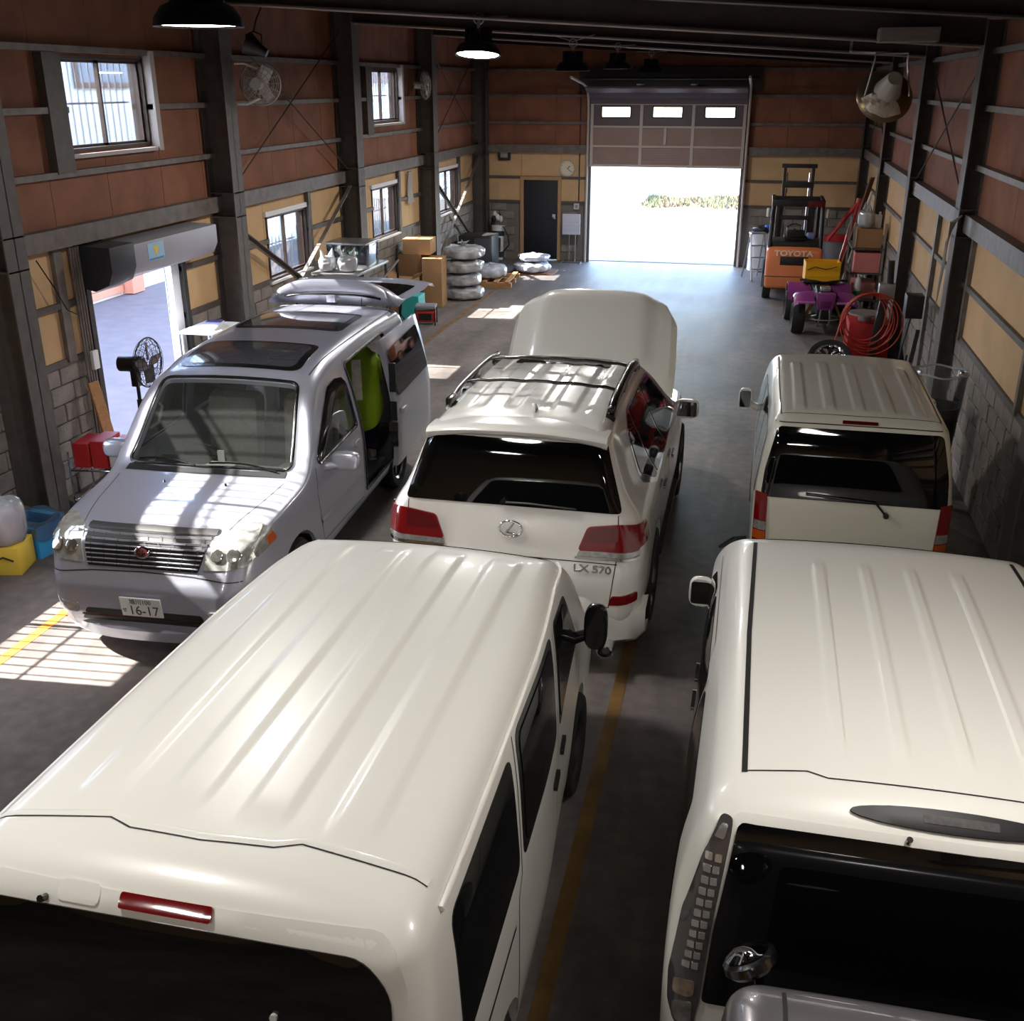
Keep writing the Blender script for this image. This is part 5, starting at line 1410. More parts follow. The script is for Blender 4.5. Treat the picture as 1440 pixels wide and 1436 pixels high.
# ------------------------------------------------------------------ loose things
m_card = mat('cardboard', (164, 126, 88), .85, var=.12, vscale=3)
m_card2 = mat('cardboard_dark', (138, 102, 70), .85, var=.12, vscale=3)
m_tape = mat('packing_tape', (196, 164, 112), .35)
m_bag = glass_mat('clear_bag', (.9, .93, .96), 1.5, body=.38, bodycol=(.72, .74, .78), rough=.15)
m_thin = glass_mat('thin_film', (.93, .95, .96), 1.4, body=.07, bodycol=(.7, .72, .75), rough=.1)
m_wrap = mat('plastic_wrap', (178, 180, 184), .28, 0, coat=.6, var=.45, vscale=5, bump=.9, bscale=11)
m_wrapb = mat('plastic_wrap_pale', (196, 200, 216), .28, 0, coat=.6, var=.4, vscale=6, bump=.9, bscale=12)
m_redbox = mat('red_carton', (186, 38, 40), .55)
m_blue = mat('blue_crate', (58, 156, 210), .5)
m_wood = mat('raw_wood', (176, 130, 84), .8, var=.25, vscale=4, stretch=(1, 8, 8))
m_dwood = mat('dark_wood', (120, 84, 62), .8, var=.25, vscale=4)
m_orangepaint = mat('forklift_orange', (206, 118, 72), .5, var=.12, vscale=3)
m_purple = mat('purple_plastic', (128, 52, 120), .4, coat=.4)
m_pad = mat('white_cloth', (214, 214, 216), .85)

def carton(x, y, w, d, h, z, rz, label, m=None, flaps=False, group='cardboard boxes', name='cardboard_box', cat='box', tape=True):
    t = thing(name, label, cat, (x, y, z), rz, group)
    bm = B(); box(bm, -w / 2, w / 2, -d / 2, d / 2, 0, h); obj('carton', bm, m or m_card, t, bevel=.006, bseg=1)
    if flaps:
        for s in (-1, 1):
            bm = B(); obox(bm, (s * (w / 2 + .03), 0, h + .05), (.006, d * .96, .14), rotm('Y', s * 38)); obj('flap', bm, m or m_card, t)
    elif tape:
        bm = B(); box(bm, -w / 2 - .001, w / 2 + .001, -.03, .03, h - .08, h + .002); obj('tape', bm, m_tape, t)
    return t
def lump(bm, rx, ry, h, seed, amp=.06, seg=26, rings=12, hole=0.0, crinkle=0.0):
    """crinkled cushion: squashed closed surface standing on z=0"""
    r_ = random.Random(seed); ph = [r_.uniform(0, 6.28) for _ in range(10)]
    rows = []
    for j in range(rings + 1):
        v_ = j / rings * PI; row = []
        for k in range(seg):
            a = 2 * PI * k / seg
            cr = math.sin(v_); cz = -math.cos(v_)
            e = max(abs(cr), 1e-4) ** .45; ez = math.copysign(abs(cz) ** .6, cz)
            w_ = 1 + amp * (math.sin(3 * a + ph[0]) * .5 + math.sin(7 * a + ph[1] + 2 * v_) * .5 + math.sin(11 * a + ph[2] - 3 * v_) * .4)
            row.append(bm.verts.new((rx * e * w_ * math.cos(a), ry * e * w_ * math.sin(a), h / 2 + ez * h / 2 * (1 + amp * .8 * math.sin(5 * a + ph[3]) * (cz > 0) - hole * (1 if (cz > .9) else 0)))))
        rows.append(row)
    for a, b in zip(rows, rows[1:]):
        for k in range(seg): bm.faces.new((a[k], a[(k + 1) % seg], b[(k + 1) % seg], b[k]))
    bmesh.ops.remove_doubles(bm, verts=bm.verts, dist=1e-5)
    if crinkle:
        for v in bm.verts:
            q = Vector((v.co.x, v.co.y, 0)); n_ = (q.normalized() if q.length > 1e-4 else Vector()) + Vector((0, 0, .5 if v.co.z > h / 2 else 0))
            v.co += n_ * crinkle * (abs(mnoise.noise(v.co * 6 + Vector((seed, 0, 0)))) * 1.6 - .5 + .6 * mnoise.noise(v.co * 15 + Vector((0, seed, 0))))
    zs = min(v.co.z for v in bm.verts)
    zt = max(v.co.z for v in bm.verts) - zs
    for v in bm.verts: v.co.z = (v.co.z - zs) * h / zt
def wrapped_tyre(x, y, z, r, h, label, m, seed, group='bagged tyres', knot=False, rx=1.0):
    t = thing('wrapped_tyre', label, 'tyre', (x, y, z), seed * 37, group)
    bm = B(); lathe(bm, [(r * .5, h * .2), (r * .72, h * .14), (r * .8, h * .26), (r * .8, h * .68), (r * .72, h * .78), (r * .5, h * .74)], 24, closed=True); obj('tyre', bm, m_tyre, t, smooth=40)
    bm = B(); lump(bm, r * rx, r, h, seed, .05, 56, 22, crinkle=.035); obj('plastic_bag', bm, m, t, smooth=45)
    if knot:
        bm = B()
        for k in range(7):
            a = 2 * PI * k / 7; tube(bm, [(0, 0, h * .9), (.05 * math.cos(a), .05 * math.sin(a), h + .05), (.13 * math.cos(a), .13 * math.sin(a), h + .05 + .04 * (k % 2))], [.03, .022, .004], 6)
        obj('bag_knot', bm, m, t, smooth=60)
    return t
# ---- tower of four bagged tyres and the low ones
p = onz(643, 424); TX, TY = p.x + .0, p.y + .42
for k in range(4):
    wrapped_tyre(TX + (.03, -.04, .0, .03)[k], TY + (.0, .03, -.02, .0)[k], .272 * k, .43, .262, 'grey bagged tyre, %s in the tower of four' % ('lowest', 'second from the floor', 'third from the floor', 'topmost with its knotted bag')[k], m_wrap, 3 + k, knot=(k == 3))
pal = thing('wooden_pallet', 'low wooden pallet beside the tower of bagged tyres', 'pallet', (onz(690, 402).x - .1, onz(690, 402).y + .5, 0), 4)
for k in range(5):
    bm = B(); box(bm, -.55 + .25 * k - .05, -.55 + .25 * k + .05, -.7, .7, .10, .125); obj('deck_board', bm, m_wood, pal)
for k in range(3):
    bm = B(); box(bm, -.6, .55, -.7 + .62 * k, -.6 + .62 * k, 0, .10); obj('bearer', bm, m_wood, pal)
px_, py_ = pal.location.x, pal.location.y
wrapped_tyre(px_ - .02, py_ - .12, .126, .40, .30, 'bagged tyre lying on the wooden pallet', m_wrapb, 12)
q = onz(745, 386)
bm = B(); box(bm, -.45, .55, -.35, .4, 0, .03); tb = obj('flat_board', bm, m_dwood, bevel=.004); tb.location = (q.x, q.y + .3, 0); tag(tb, 'thin flat board under the pale bagged tyres near the black door', 'board')
wrapped_tyre(q.x, q.y + .3, .031, .43, .24, 'lower of two pale bagged tyres in front of the black door', m_wrapb, 21)
wrapped_tyre(q.x + .02, q.y + .36, .272, .37, .16, 'upper of two pale bagged tyres in front of the black door', m_wrapb, 22)

# ---- cardboard boxes against the left wall
bx = Vector((-6.12, 20.35, 0))
carton(bx.x - .05, bx.y - .02, .40, .46, .95, 0, 4, 'tall cardboard box next to the bagged tyre tower', m_card)
carton(bx.x - .52, bx.y + .12, .46, .6, 1.0, 0, 2, 'wide brown cardboard box by the window with the upper carton on it', m_card2, tape=False)
carton(bx.x - .38, bx.y + .10, .56, .5, .30, 1.002, 4, 'shallow cardboard box lying across the two tall cartons', m_card)
carton(bx.x - .48, bx.y - .62, .46, .42, .62, 0, -6, 'open cardboard box with raised flaps behind the silver minivan', m_card, flaps=True)
p = onz(575, 436); carton(-6.22, p.y - .75, .40, .40, .46, 0, 0, 'turquoise plastic storage box under the raised tailgate', mat('teal_plastic', (60, 178, 176), .45), name='storage_box', tape=False, group='storage boxes')
p = onz(600, 458)
ge = thing('generator', 'small red and black portable generator with a grey top behind the silver minivan', 'generator', (p.x - .05, p.y + .15, 0), 10)
bm = B(); box(bm, -.17, .17, -.14, .14, .06, .26); obj('engine', bm, mat('generator_red', (176, 40, 34), .4), ge, bevel=.02)
bm = B(); box(bm, -.19, .19, -.16, .16, .30, .36); obj('tank', bm, mat('generator_grey', (130, 134, 142), .4), ge, bevel=.02)
for sx in (-1, 1):
    for sy in (-1, 1):
        bm = B(); cyl(bm, (sx * .18, sy * .15, 0), (sx * .18, sy * .15, .31), .012, 8); obj('frame_tube', bm, m_black, ge)
bm = B(); box(bm, -.12, .12, -.16, -.14, .10, .22); obj('grille', bm, m_black, ge)

# ---- bench with glass case and carrier bags (second window)
p = onx(480, 372, -6.5); by, bz = p.y, p.z - .02
bn = thing('work_bench', 'tall narrow metal work bench against the wall between the two lower windows', 'bench', (-6.33, by, 0))
bm = B(); box(bm, -.38, .38, -.75, .75, bz - .04, bz); obj('bench_top', bm, m_alu, bn, bevel=.005)
for sx in (-1, 1):
    for sy in (-1, 1):
        bm = B(); box(bm, sx * .34 - .02, sx * .34 + .02, sy * .70 - .02, sy * .70 + .02, 0, bz - .04); obj('leg', bm, m_steel, bn)
gc = thing('glass_case', 'dark glass-fronted case standing on the metal work bench', 'case', (-6.33, by + .1, bz + .001))
bm = B(); box(bm, -.33, .33, -.30, .30, 0, .36); obj('cabinet', bm, mat('case_glass', (40, 46, 54), .08, 0, spec=.8, coat=1.0), gc, bevel=.01)
bm = B(); box(bm, -.35, .35, -.32, .32, .36, .39); obj('lid', bm, m_alu, gc, bevel=.005)
bm = B(); box(bm, -.34, .34, -.315, -.30, .0, .05); obj('front_rail', bm, m_alu, gc)
bm = B(); box(bm, .05, .20, -.304, -.30, .22, .26); obj('green_label', bm, mat('label_green', (150, 200, 160), .4), gc)
def carrier_bag(x, y, z, label, s=1.0, seed=1):
    t = thing('carrier_bag', label, 'bag', (x, y, z), 20 * seed, 'plastic bags')
    bm = B(); lump(bm, .16 * s, .12 * s, .26 * s, seed, .10, 20, 10); obj('bag_body', bm, m_bag, t, smooth=70)
    bm = B(); lump(bm, .11 * s, .08 * s, .15 * s, seed + 3, .08, 14, 8); obj('contents', bm, mat('bag_contents', (150, 140, 136), .8, var=.5, vscale=12), t, smooth=60)
    for sx in (-1, 1):
        bm = B(); tube(bm, [(sx * .09 * s, -.03, .24 * s), (sx * .12 * s, 0, .36 * s), (sx * .08 * s, .03, .25 * s)], [.03 * s, .012 * s, .03 * s], 8); obj('handle', bm, m_bag, t, smooth=60)
carrier_bag(-6.17, by - .55, bz + .002, 'white carrier bag on the work bench in front of the glass case', 1.0, 2)
carrier_bag(-6.50, by - .58, bz + .002, 'white carrier bag on the work bench nearer the wall', .95, 3)
p2 = onx(522, 372, -6.2)
tp = thing('tripod_stand', 'black pole stand with a slanted silver arm beside the work bench', 'stand', (-5.88, p2.y + .45, 0))
bm = B(); cyl(bm, (0, 0, .05), (-.02, 0, 1.55), .02, 8); obj('pole', bm, m_black, tp)
for k in range(3):
    a = 2 * PI * k / 3; bm = B(); cyl(bm, (0, 0, .45), (.3 * math.cos(a), .3 * math.sin(a), .01), .014, 8); obj('leg', bm, m_black, tp)
bm = B(); cyl(bm, (0, 0, 1.35), (-.10, -.5, 1.12), .018, 8); obj('arm', bm, m_alu, tp)

# ---- black cabinet and golf bag at the far corner
cb = thing('metal_cabinet', 'low dark cabinet behind the bagged tyre tower in the far corner', 'cabinet', (-6.35, 24.6, 0), 0)
bm = B(); box(bm, -.4, .4, -.35, .35, 0, .85); obj('carcass', bm, m_dark, cb, bevel=.01)
bm = B(); box(bm, -.02, .38, -.37, -.35, .06, .80); obj('door', bm, mat('cabinet_panel', (70, 72, 78), .4), cb, bevel=.01)
gp = onz(712, 358)
gb = thing('golf_bag', 'white and black golf bag full of hooded clubs leaning in the corner', 'golf bag', (gp.x, 26.25, 0), 0)
Rg = Matrix.Rotation(math.radians(-8), 4, 'X')
bm = B(); lathe(bm, [(0, .02), (.14, .02), (.155, .10), (.15, .5), (.16, .80), (.165, .86), (.14, .86), (.13, .80)], 20, Rg); obj('bag', bm, mat('golf_white', (214, 212, 214), .5), gb, smooth=40)
bm = B(); lathe(bm, [(.158, .08), (.162, .14), (.158, .22)], 20, Rg); lathe(bm, [(.155, .60), (.166, .66), (.16, .72)], 20, Rg); obj('band', bm, m_black, gb, smooth=40)
bm = B(); obox(bm, (.02, -.17, .42), (.22, .09, .34), rotm('X', -8)); obj('pocket', bm, m_black, gb, bevel=.03)
for k in range(5):
    a = 2 * PI * k / 5; bm = B(); bmesh.ops.create_uvsphere(bm, u_segments=10, v_segments=8, radius=.055); xform(bm, Matrix.Translation((.09 * math.cos(a), .03 + .08 * math.sin(a), 1.02 + .05 * (k % 3))) @ Matrix.Diagonal((1, 1, 1.5, 1)))
    h = obj('club_hood', bm, m_black if k % 2 else m_whitepaint, gb, smooth=60)
    bm = B(); cyl(bm, (.06 * math.cos(a), .1 + .05 * math.sin(a), .80), (.09 * math.cos(a), .03 + .08 * math.sin(a), 1.0), .008, 6); obj('shaft', bm, m_chrome, h)
bm = B(); tube(bm, [(.16, -.03, .85), (.30, -.06, .62), (.32, -.05, .40), (.16, -.02, .22)], .018, 6); obj('strap', bm, m_black, gb, smooth=60)
me = text_mesh('OPA', .12, .004); o = obj('lettering', me, mat('red_print', (150, 34, 40), .6), gb); o.rotation_euler = (PI / 2, math.radians(75), 0); o.location = (-.03, -.225, .42)

# ---- easel with white board, clock, switch box, wall heater
ez = thing('notice_easel', 'white notice board on a thin two-legged stand beside the garage door opening', 'notice board', (onz(808, 364).x, 26.35, 0), 0)
bm = B(); box(bm, -.22, .22, -.015, .015, .68, 1.17); obj('board', bm, mat('notice_white', (205, 208, 224), .5), ez, bevel=.005)
for k in range(3):
    bm = B(); box(bm, -.20, .20, -.017, -.015, .78 + .1 * k, .784 + .1 * k); obj('ruled_line', bm, m_alu, ez)
for sx in (-.05, .10):
    bm = B(); cyl(bm, (sx, 0.02, .02), (sx, .02, .7), .012, 8); obj('leg', bm, m_alu, ez)
for sx in (-.22, .26):
    bm = B(); box(bm, sx - .015, sx + .015, -.22, .22, 0, .02); obj('foot', bm, m_alu, ez)
bm = B(); box(bm, -.22, .26, .0, .03, .01, .03); obj('cross_foot', bm, m_alu, ez)
ck = thing('wall_clock', 'round pale wall clock on the beige end wall above the black door', 'clock', (ony(798, 237, YB).x, YB - .002, ony(798, 237, YB).z))
Rc = Matrix.Rotation(PI / 2, 4, 'X')
bm = B(); lathe(bm, [(0, 0), (.19, 0), (.20, .02), (.19, .04), (.17, .035), (.165, .02), (0, .02)], 32, Rc); obj('case', bm, mat('clock_rim', (196, 182, 160), .4), ck, smooth=40)
bm = B(); lathe(bm, [(.165, .022), (0, .023)], 32, Rc); f = obj('dial', bm, mat('clock_dial', (220, 212, 190), .5), ck)
for a, l, w_ in ((50, .10, .008), (128, .14, .006)):
    bm = B(); box(bm, -w_, w_, -.027, -.025, 0, l); o = obj('hand', bm, m_black, f); o.rotation_euler = (0, math.radians(a), 0)
for k in range(12):
    a = 2 * PI * k / 12; bm = B(); box(bm, -.004, .004, -.026, -.024, .135, .155); o = obj('hour_mark', bm, m_black, f); o.rotation_euler = (0, a, 0)
def wall_box(px, label, w_, h_, d_, m, name='switch_box', cat='switch'):
    q = ony(px[0], px[1], YB); t = thing(name, label, cat, (q.x, YB - .001, q.z))
    bm = B(); box(bm, -w_ / 2, w_ / 2, -d_, 0, -h_ / 2, h_ / 2); obj('casing', bm, m, t, bevel=.005)
    bm = B(); box(bm, -w_ * .3, w_ * .3, -d_ - .006, -d_, -h_ * .3, h_ * .3); obj('cover', bm, m_alu, t)
    return t
wall_box((811, 290), 'small pale switch box at the end of the conduit beside the garage door', .13, .14, .06, m_whitepaint)
wall_box((710, 216), 'small barred ventilator box high on the beige end wall', .30, .30, .10, m_dark, 'ventilator', 'ventilator')
q = ony(815, 235, YB); bm = B(); cyl(bm, (q.x, YB - .02, 1.45), (q.x, YB - .02, 4.6), .013, 8); tag(obj('wall_conduit', bm, m_dark), 'thin dark conduit running up the end wall to the switch box', 'conduit')

# ---- white drum, stepladder, bin in the far right corner
p = onz(1064, 376)
dr = thing('drum', 'white steel drum with black bag on top beside the forklift', 'drum', (p.x + .05, p.y - .40, 0))
bm = B(); lathe(bm, [(0, 0), (.27, 0), (.285, .02), (.28, .04), (.28, .27), (.288, .29), (.28, .31), (.28, .58), (.288, .60), (.28, .62), (.28, .85), (.29, .88), (.27, .88), (0, .86)], 28); obj('barrel', bm, mat('drum_white', (212, 212, 220), .4), dr, smooth=35)
bm = B(); lump(bm, .22, .2, .16, 5, .12, 18, 8); bgo = obj('bin_liner', bm, m_black, dr, smooth=60); bgo.location = (0, 0, .87)
bm = B(); lump(bm, .09, .08, .14, 8, .12, 14, 8); bgo = obj('blue_bag', bm, mat('blue_plastic', (40, 110, 200), .35), dr, smooth=60); bgo.location = (.14, -.08, .93)
p = onz(1062, 378)
sl = thing('stepladder', 'small aluminium stepladder standing against the forklift', 'stepladder', (p.x + .0, 24.9, 0), 20)
for sx in (-.18, .18):
    bm = B(); cyl(bm, (sx, -.28, .0), (sx * .85, .05, 1.0), .022, 8); obj('rail', bm, m_alu, sl)
    bm = B(); cyl(bm, (sx, .38, .0), (sx * .85, .05, 1.0), .018, 8); obj('rear_leg', bm, m_alu, sl)
for k in range(3):
    t_ = (k + 1) / 4; bm = B(); box(bm, -.18, .18, -.28 + .33 * t_ - .04, -.28 + .33 * t_ + .04, t_ - .012, t_ + .012); obj('tread', bm, m_alu, sl)
bm = B(); box(bm, -.17, .17, -.05, .14, 1.0, 1.03); obj('top_step', bm, m_alu, sl)
rb = thing('lidded_bin', 'grey bin with a red lid in the corner behind the forklift', 'bin', (1.85, 26.1, 0))
bm = B(); lathe(bm, [(0, 0), (.22, 0), (.27, .75), (0, .75)], 20, Matrix.Diagonal((1.1, .9, 1, 1))); obj('tub', bm, mat('bin_grey', (120, 120, 126), .5), rb, smooth=40)
bm = B(); lathe(bm, [(.29, .75), (.295, .80), (.2, .88), (0, .90)], 20, Matrix.Diagonal((1.1, .9, 1, 1))); obj('lid', bm, m_redbox, rb, smooth=40)

# ---- forklift, counterweight towards the camera
def forklift():
    p = onz(1116, 420)
    t = thing('forklift', 'orange counterbalance forklift with black cage and raised mast frame', 'forklift', (.80, 22.25, 0), 0); t.scale = (.91, .91, .91)
    W = .60
    bm = B(); prism(bm, [(0, .28), (.0, .95), (.06, 1.12), (.30, 1.16), (.72, 1.16), (.72, .28)], 'x', -W, W)
    cw = obj('counterweight', bm, m_orangepaint, t, bevel=.07, bseg=3)
    bm = B(); box(bm, -.30, .30, -.012, .2, .80, .99); obj('radiator_opening', bm, m_black, cw, bevel=.02)
    bm = B(); box(bm, -W - .004, W + .004, -.006, .10, .545, .56); obj('seam', bm, m_dark, cw)
    me = text_mesh('TOYOTA', .16, .012, .005); o = obj('lettering', me, mat('letter_cream', (222, 200, 176), .5), cw); o.rotation_euler = (math.radians(78), 0, 0); o.location = (-.02, .012, 1.055); o.scale = (1.25, 1, 1)
    bm = B(); box(bm, -.55, .55, .62, 2.0, .30, .75); obj('chassis', bm, m_orangepaint, t, bevel=.04)
    bm = B(); box(bm, -.56, .56, .35, 1.25, 1.12, 1.26); obj('engine_hood', bm, m_black, t, bevel=.04)
    bm = B(); box(bm, -.25, .25, .62, 1.05, 1.26, 1.36); st = obj('seat', bm, m_rubber, t, bevel=.04)
    bm = B(); box(bm, -.20, .20, .55, .66, 1.34, 1.50); obj('seat_back', bm, m_rubber, st, bevel=.04)
    for sx in (-1, 1):
        bm = B(); tube(bm, [(sx * .55, .30, 1.10), (sx * .53, .42, 2.02), (sx * .53, .55, 2.12)], .045, 8); obj('guard_pillar', bm, m_black, t, smooth=50)
        bm = B(); tube(bm, [(sx * .53, 1.95, .75), (sx * .50, 1.62, 2.05), (sx * .50, 1.55, 2.12)], .04, 8); obj('guard_pillar', bm, m_black, t, smooth=50)
        bm = B(); box(bm, sx * .53 - .04, sx * .53 + .04, .45, 1.65, 2.08, 2.16); obj('roof_rail', bm, m_black, t, bevel=.015)
        bm = B(); cyl(bm, (sx * .64, .34, 1.80), (sx * .64, .34, 1.98), .035, 10); obj('lamp', bm, m_whitepaint if sx < 0 else m_clear, t)
        for y, r, w_ in ((.42, .27, .18), (1.75, .34, .22)): make_wheel(t, sx * (W - .06), y, r, w_, sx, 6, rimm=m_orangepaint)
    for k in range(6):
        y = .50 + .21 * k; bm = B(); box(bm, -.50, .50, y - .025, y + .025, 2.10, 2.14); obj('roof_bar', bm, m_black, t)
    bm = B(); box(bm, -.57, .57, .38, .52, 2.02, 2.16); obj('roof_beam_rear', bm, m_black, t, bevel=.02)
    bm = B(); box(bm, .20, .56, .36, .40, 2.03, 2.15); obj('red_reflector', bm, m_redd, t)
    bm = B(); c = Vector((0, 1.42, 1.42)); R = Matrix.Translation(c) @ Matrix.Rotation(math.radians(35), 4, 'X')
    tube(bm, [R @ Vector((.17 * math.cos(a), .17 * math.sin(a), 0)) for a in np.linspace(0, 2 * PI, 24)[:-1]], .015, 6, closed=True); cyl(bm, c, c + Vector((0, .22, -.5)), .03, 8); obj('steering_wheel', bm, m_black, t, smooth=50)
    for k in range(3):
        bm = B(); cyl(bm, (.22 + .07 * k, 1.62, .95), (.22 + .07 * k, 1.55, 1.35), .010, 6); obj('lever', bm, m_dark, t)
    bm = B(); lump(bm, .10, .08, .16, 9, .1, 14, 8); o = obj('rag', bm, mat('blue_rag', (150, 160, 220), .8), t, smooth=60); o.location = (.34, .85, 1.262)
    # mast
    for sx in (-1, 1):
        bm = B(); box(bm, sx * .40 - .045, sx * .40 + .045, 2.05, 2.20, .08, 2.05); obj('outer_mast', bm, m_dark, t, bevel=.01)
        bm = B(); box(bm, sx * .32 - .035, sx * .32 + .035, 2.08, 2.18, .3, 2.78); obj('inner_mast', bm, m_dark, t, bevel=.01)
        bm = B(); cyl(bm, (sx * .25, 2.10, .5), (sx * .25, 2.10, 2.62), .022, 8); obj('lift_cylinder', bm, m_chrome, t)
        bm = B(); box(bm, sx * .25 - .05, sx * .25 + .05, 2.30, 3.3, .05, .09); obj('fork', bm, m_dark, t)
        bm = B(); box(bm, sx * .25 - .05, sx * .25 + .05, 2.25, 2.31, .05, .55); obj('fork_shank', bm, m_dark, t)
    for z, h in ((2.72, .09), (2.28, .13), (1.55, .1)):
        bm = B(); box(bm, -.40 if z > 2.5 else -.36, .40 if z > 2.5 else .36, 2.07, 2.17, z, z + h); obj('mast_crosspiece', bm, m_dark, t, bevel=.01)
    for z in (.20, .50):
        bm = B(); box(bm, -.45, .45, 2.20, 2.25, z, z + .08); obj('carriage_bar', bm, m_dark, t)
forklift()

# ---- purple quad bike facing the camera, yellow crate on it
def quad():
    t = thing('quad_bike', 'purple quad bike with knobbly tyres parked in front of the forklift', 'quad bike', (1.28, 19.35, 0), 3)
    for sx in (-1, 1):
        make_wheel(t, sx * .43, 0, .27, .22, sx, 5, 'front_wheel', m_dark); make_wheel(t, sx * .44, 1.15, .27, .28, sx, 5, 'rear_wheel', m_dark)
        bm = B(); rows = []
        for a in np.linspace(38, 140, 12):
            r = .40; y = -math.cos(math.radians(a)) * r * .9; z = .30 + math.sin(math.radians(a)) * r
            rows.append([bm.verts.new((x, y, z + dz)) for x, dz in ((sx * .20, .04), (sx * .34, .03), (sx * .50, .0), (sx * .54, -.05))])
        for a, b in zip(rows, rows[1:]):
            for k in range(3): bm.faces.new((a[k], a[k + 1], b[k + 1], b[k]))
        bmesh.ops.recalc_face_normals(bm, faces=bm.faces); bmesh.ops.solidify(bm, geom=bm.faces, thickness=.015); obj('front_fender', bm, m_purple, t, smooth=50)
        bm = B(); prism(bm, [(sx * .18, -.34), (sx * .48, -.34), (sx * .50, -.12), (sx * .18, -.12)], 'z', .575, .605); obj('fender_flare', bm, mat('purple_light', (168, 96, 160), .4, coat=.4), t, bevel=.01)
        bm = B(); rows = []
        for a in np.linspace(20, 160, 12):
            r = .38; y = 1.12 - math.cos(math.radians(a)) * r; z = .32 + math.sin(math.radians(a)) * r
            rows.append([bm.verts.new((x, y, z)) for x in (sx * .16, sx * .36, sx * .56)])
        for a, b in zip(rows, rows[1:]):
            for k in range(2): bm.faces.new((a[k], a[k + 1], b[k + 1], b[k]))
        bmesh.ops.recalc_face_normals(bm, faces=bm.faces); bmesh.ops.solidify(bm, geom=bm.faces, thickness=.015); obj('rear_fender', bm, m_purple, t, smooth=50)
        for z in (.24, .34):
            bm = B(); cyl(bm, (sx * .10, -.08, z), (sx * .36, 0, .27), .014, 8); cyl(bm, (sx * .10, .14, z), (sx * .36, 0, .27), .014, 8); obj('suspension_arm', bm, m_alu, t)
        bm = B(); cyl(bm, (sx * .30, .0, .30), (sx * .15, .05, .62), .028, 10); obj('shock_absorber', bm, mat('shock_yellow', (178, 150, 70), .4, .4), t)
        bm = B(); tube(bm, [(0, .30, .84), (sx * .14, .29, .87), (sx * .30, .34, .88), (sx * .40, .38, .87)], .015, 8); obj('handlebar', bm, m_black, t, smooth=50)
        bm = B(); cyl(bm, (sx * .30, .34, .88), (sx * .41, .385, .87), .022, 10); obj('grip', bm, m_rubber, t)
        bm = B(); tube(bm, [(sx * .09, -.18, .16), (sx * .09, -.30, .30), (sx * .07, -.28, .50)], .014, 8); obj('bumper_bar', bm, m_alu, t, smooth=50)
    bm = B(); tube(bm, [(-.22, -.26, .30), (-.09, -.31, .29), (.09, -.31, .29), (.22, -.26, .30)], .013, 8); obj('bumper_crossbar', bm, m_alu, t, smooth=50)
    bm = B(); prism(bm, [(-.17, .74), (.17, .74), (.13, .46), (-.13, .46)], 'y', -.30, -.05); obj('nose', bm, m_purple, t, bevel=.03)
    bm = B(); prism(bm, [(-.10, .62), (.10, .62), (.08, .50), (-.08, .50)], 'y', -.305, -.295); obj('nose_panel', bm, mat('purple_dark', (92, 30, 86), .4), t, bevel=.004)
    bm = B(); prism(bm, [(-.30, .52), (.10, .76), (.35, .80), (.55, .70), (1.4, .72), (1.45, .64), (.4, .50)], 'x', -.14, .14); obj('tank_and_seat', bm, m_black, t, bevel=.04)
    bm = B(); box(bm, -.09, .09, -.04, .12, .74, .82); obj('headlamp_pod', bm, m_clear, t, bevel=.02)
    bm = B(); box(bm, -.12, .12, -.15, 1.3, .20, .48); obj('frame', bm, m_dark, t, bevel=.03)
    bm = B(); box(bm, -.30, .30, .95, 1.50, .725, .745); obj('rear_rack', bm, m_black, t)
quad()
yc = thing('yellow_crate', 'yellow plastic crate standing on the rear rack of the purple quad bike', 'crate', (1.25, 20.55, .752), 4)
bm = B()
ym = mat('yellow_plastic', (228, 168, 18), .5)
box(bm, -.31, .31, -.21, .21, 0, .015); obj('base', bm, ym, yc)
for nm, a in (('side', (-.31, .31, -.21, -.195)), ('side', (-.31, .31, .195, .21)), ('end', (-.31, -.295, -.195, .195)), ('end', (.295, .31, -.195, .195))):
    bm = B(); box(bm, *a, .015, .34); obj(nm, bm, ym, yc)
bm = B(); box(bm, -.33, .33, -.23, -.21, .29, .34); box(bm, -.33, .33, .21, .23, .29, .34); obj('rim', bm, ym, yc) if False else bm.free()
for z in (.08, .20):
    bm = B(); box(bm, -.28, .28, -.222, -.21, z, z + .02); obj('rib', bm, ym, yc)
bm = B(); tube(bm, [(-.28, -.225, .20), (-.15, -.235, .26), (.05, -.23, .22), (.25, -.235, .27)], .008, 6); obj('black_strap', bm, m_black, yc)

# ---- rack of odds and ends by the right wall
def right_rack():
    t = thing('storage_rack', 'cluttered open rack by the right wall between two steel columns', 'rack', (2.06, 21.4, 0), 0)
    for sx in (-.27, .27):
        for sy in (-.55, .55):
            bm = B(); box(bm, sx - .02, sx + .02, sy - .02, sy + .02, 0, 1.75); obj('upright', bm, m_alu, t)
    for z in (.35, .85, 1.30):
        bm = B(); box(bm, -.29, .29, -.57, .57, z - .03, z); obj('shelf', bm, m_steel, t)
right_rack()
carton(2.06, 21.15, .46, .55, .34, 1.302, 0, 'cardboard box on the top shelf of the open rack', m_card, group='boxes on the rack')
carton(2.06, 21.1, .46, .5, .36, .852, 3, 'pink carton on the middle shelf of the open rack', mat('pink_carton', (214, 130, 128), .7), group='boxes on the rack', tape=False)
carton(2.06, 21.25, .44, .6, .30, .352, -2, 'pinkish box on the lowest shelf of the open rack', mat('pink_carton2', (196, 128, 120), .7), group='boxes on the rack', tape=False)
carrier_bag(1.98, 21.05, 1.644, 'bulging white and yellow bag on top of the rack box', 1.25, 5)
bt = thing('oil_bottle', 'white plastic bottle on the rack box beside the bulging bag', 'bottle', (2.20, 21.1, 1.644))
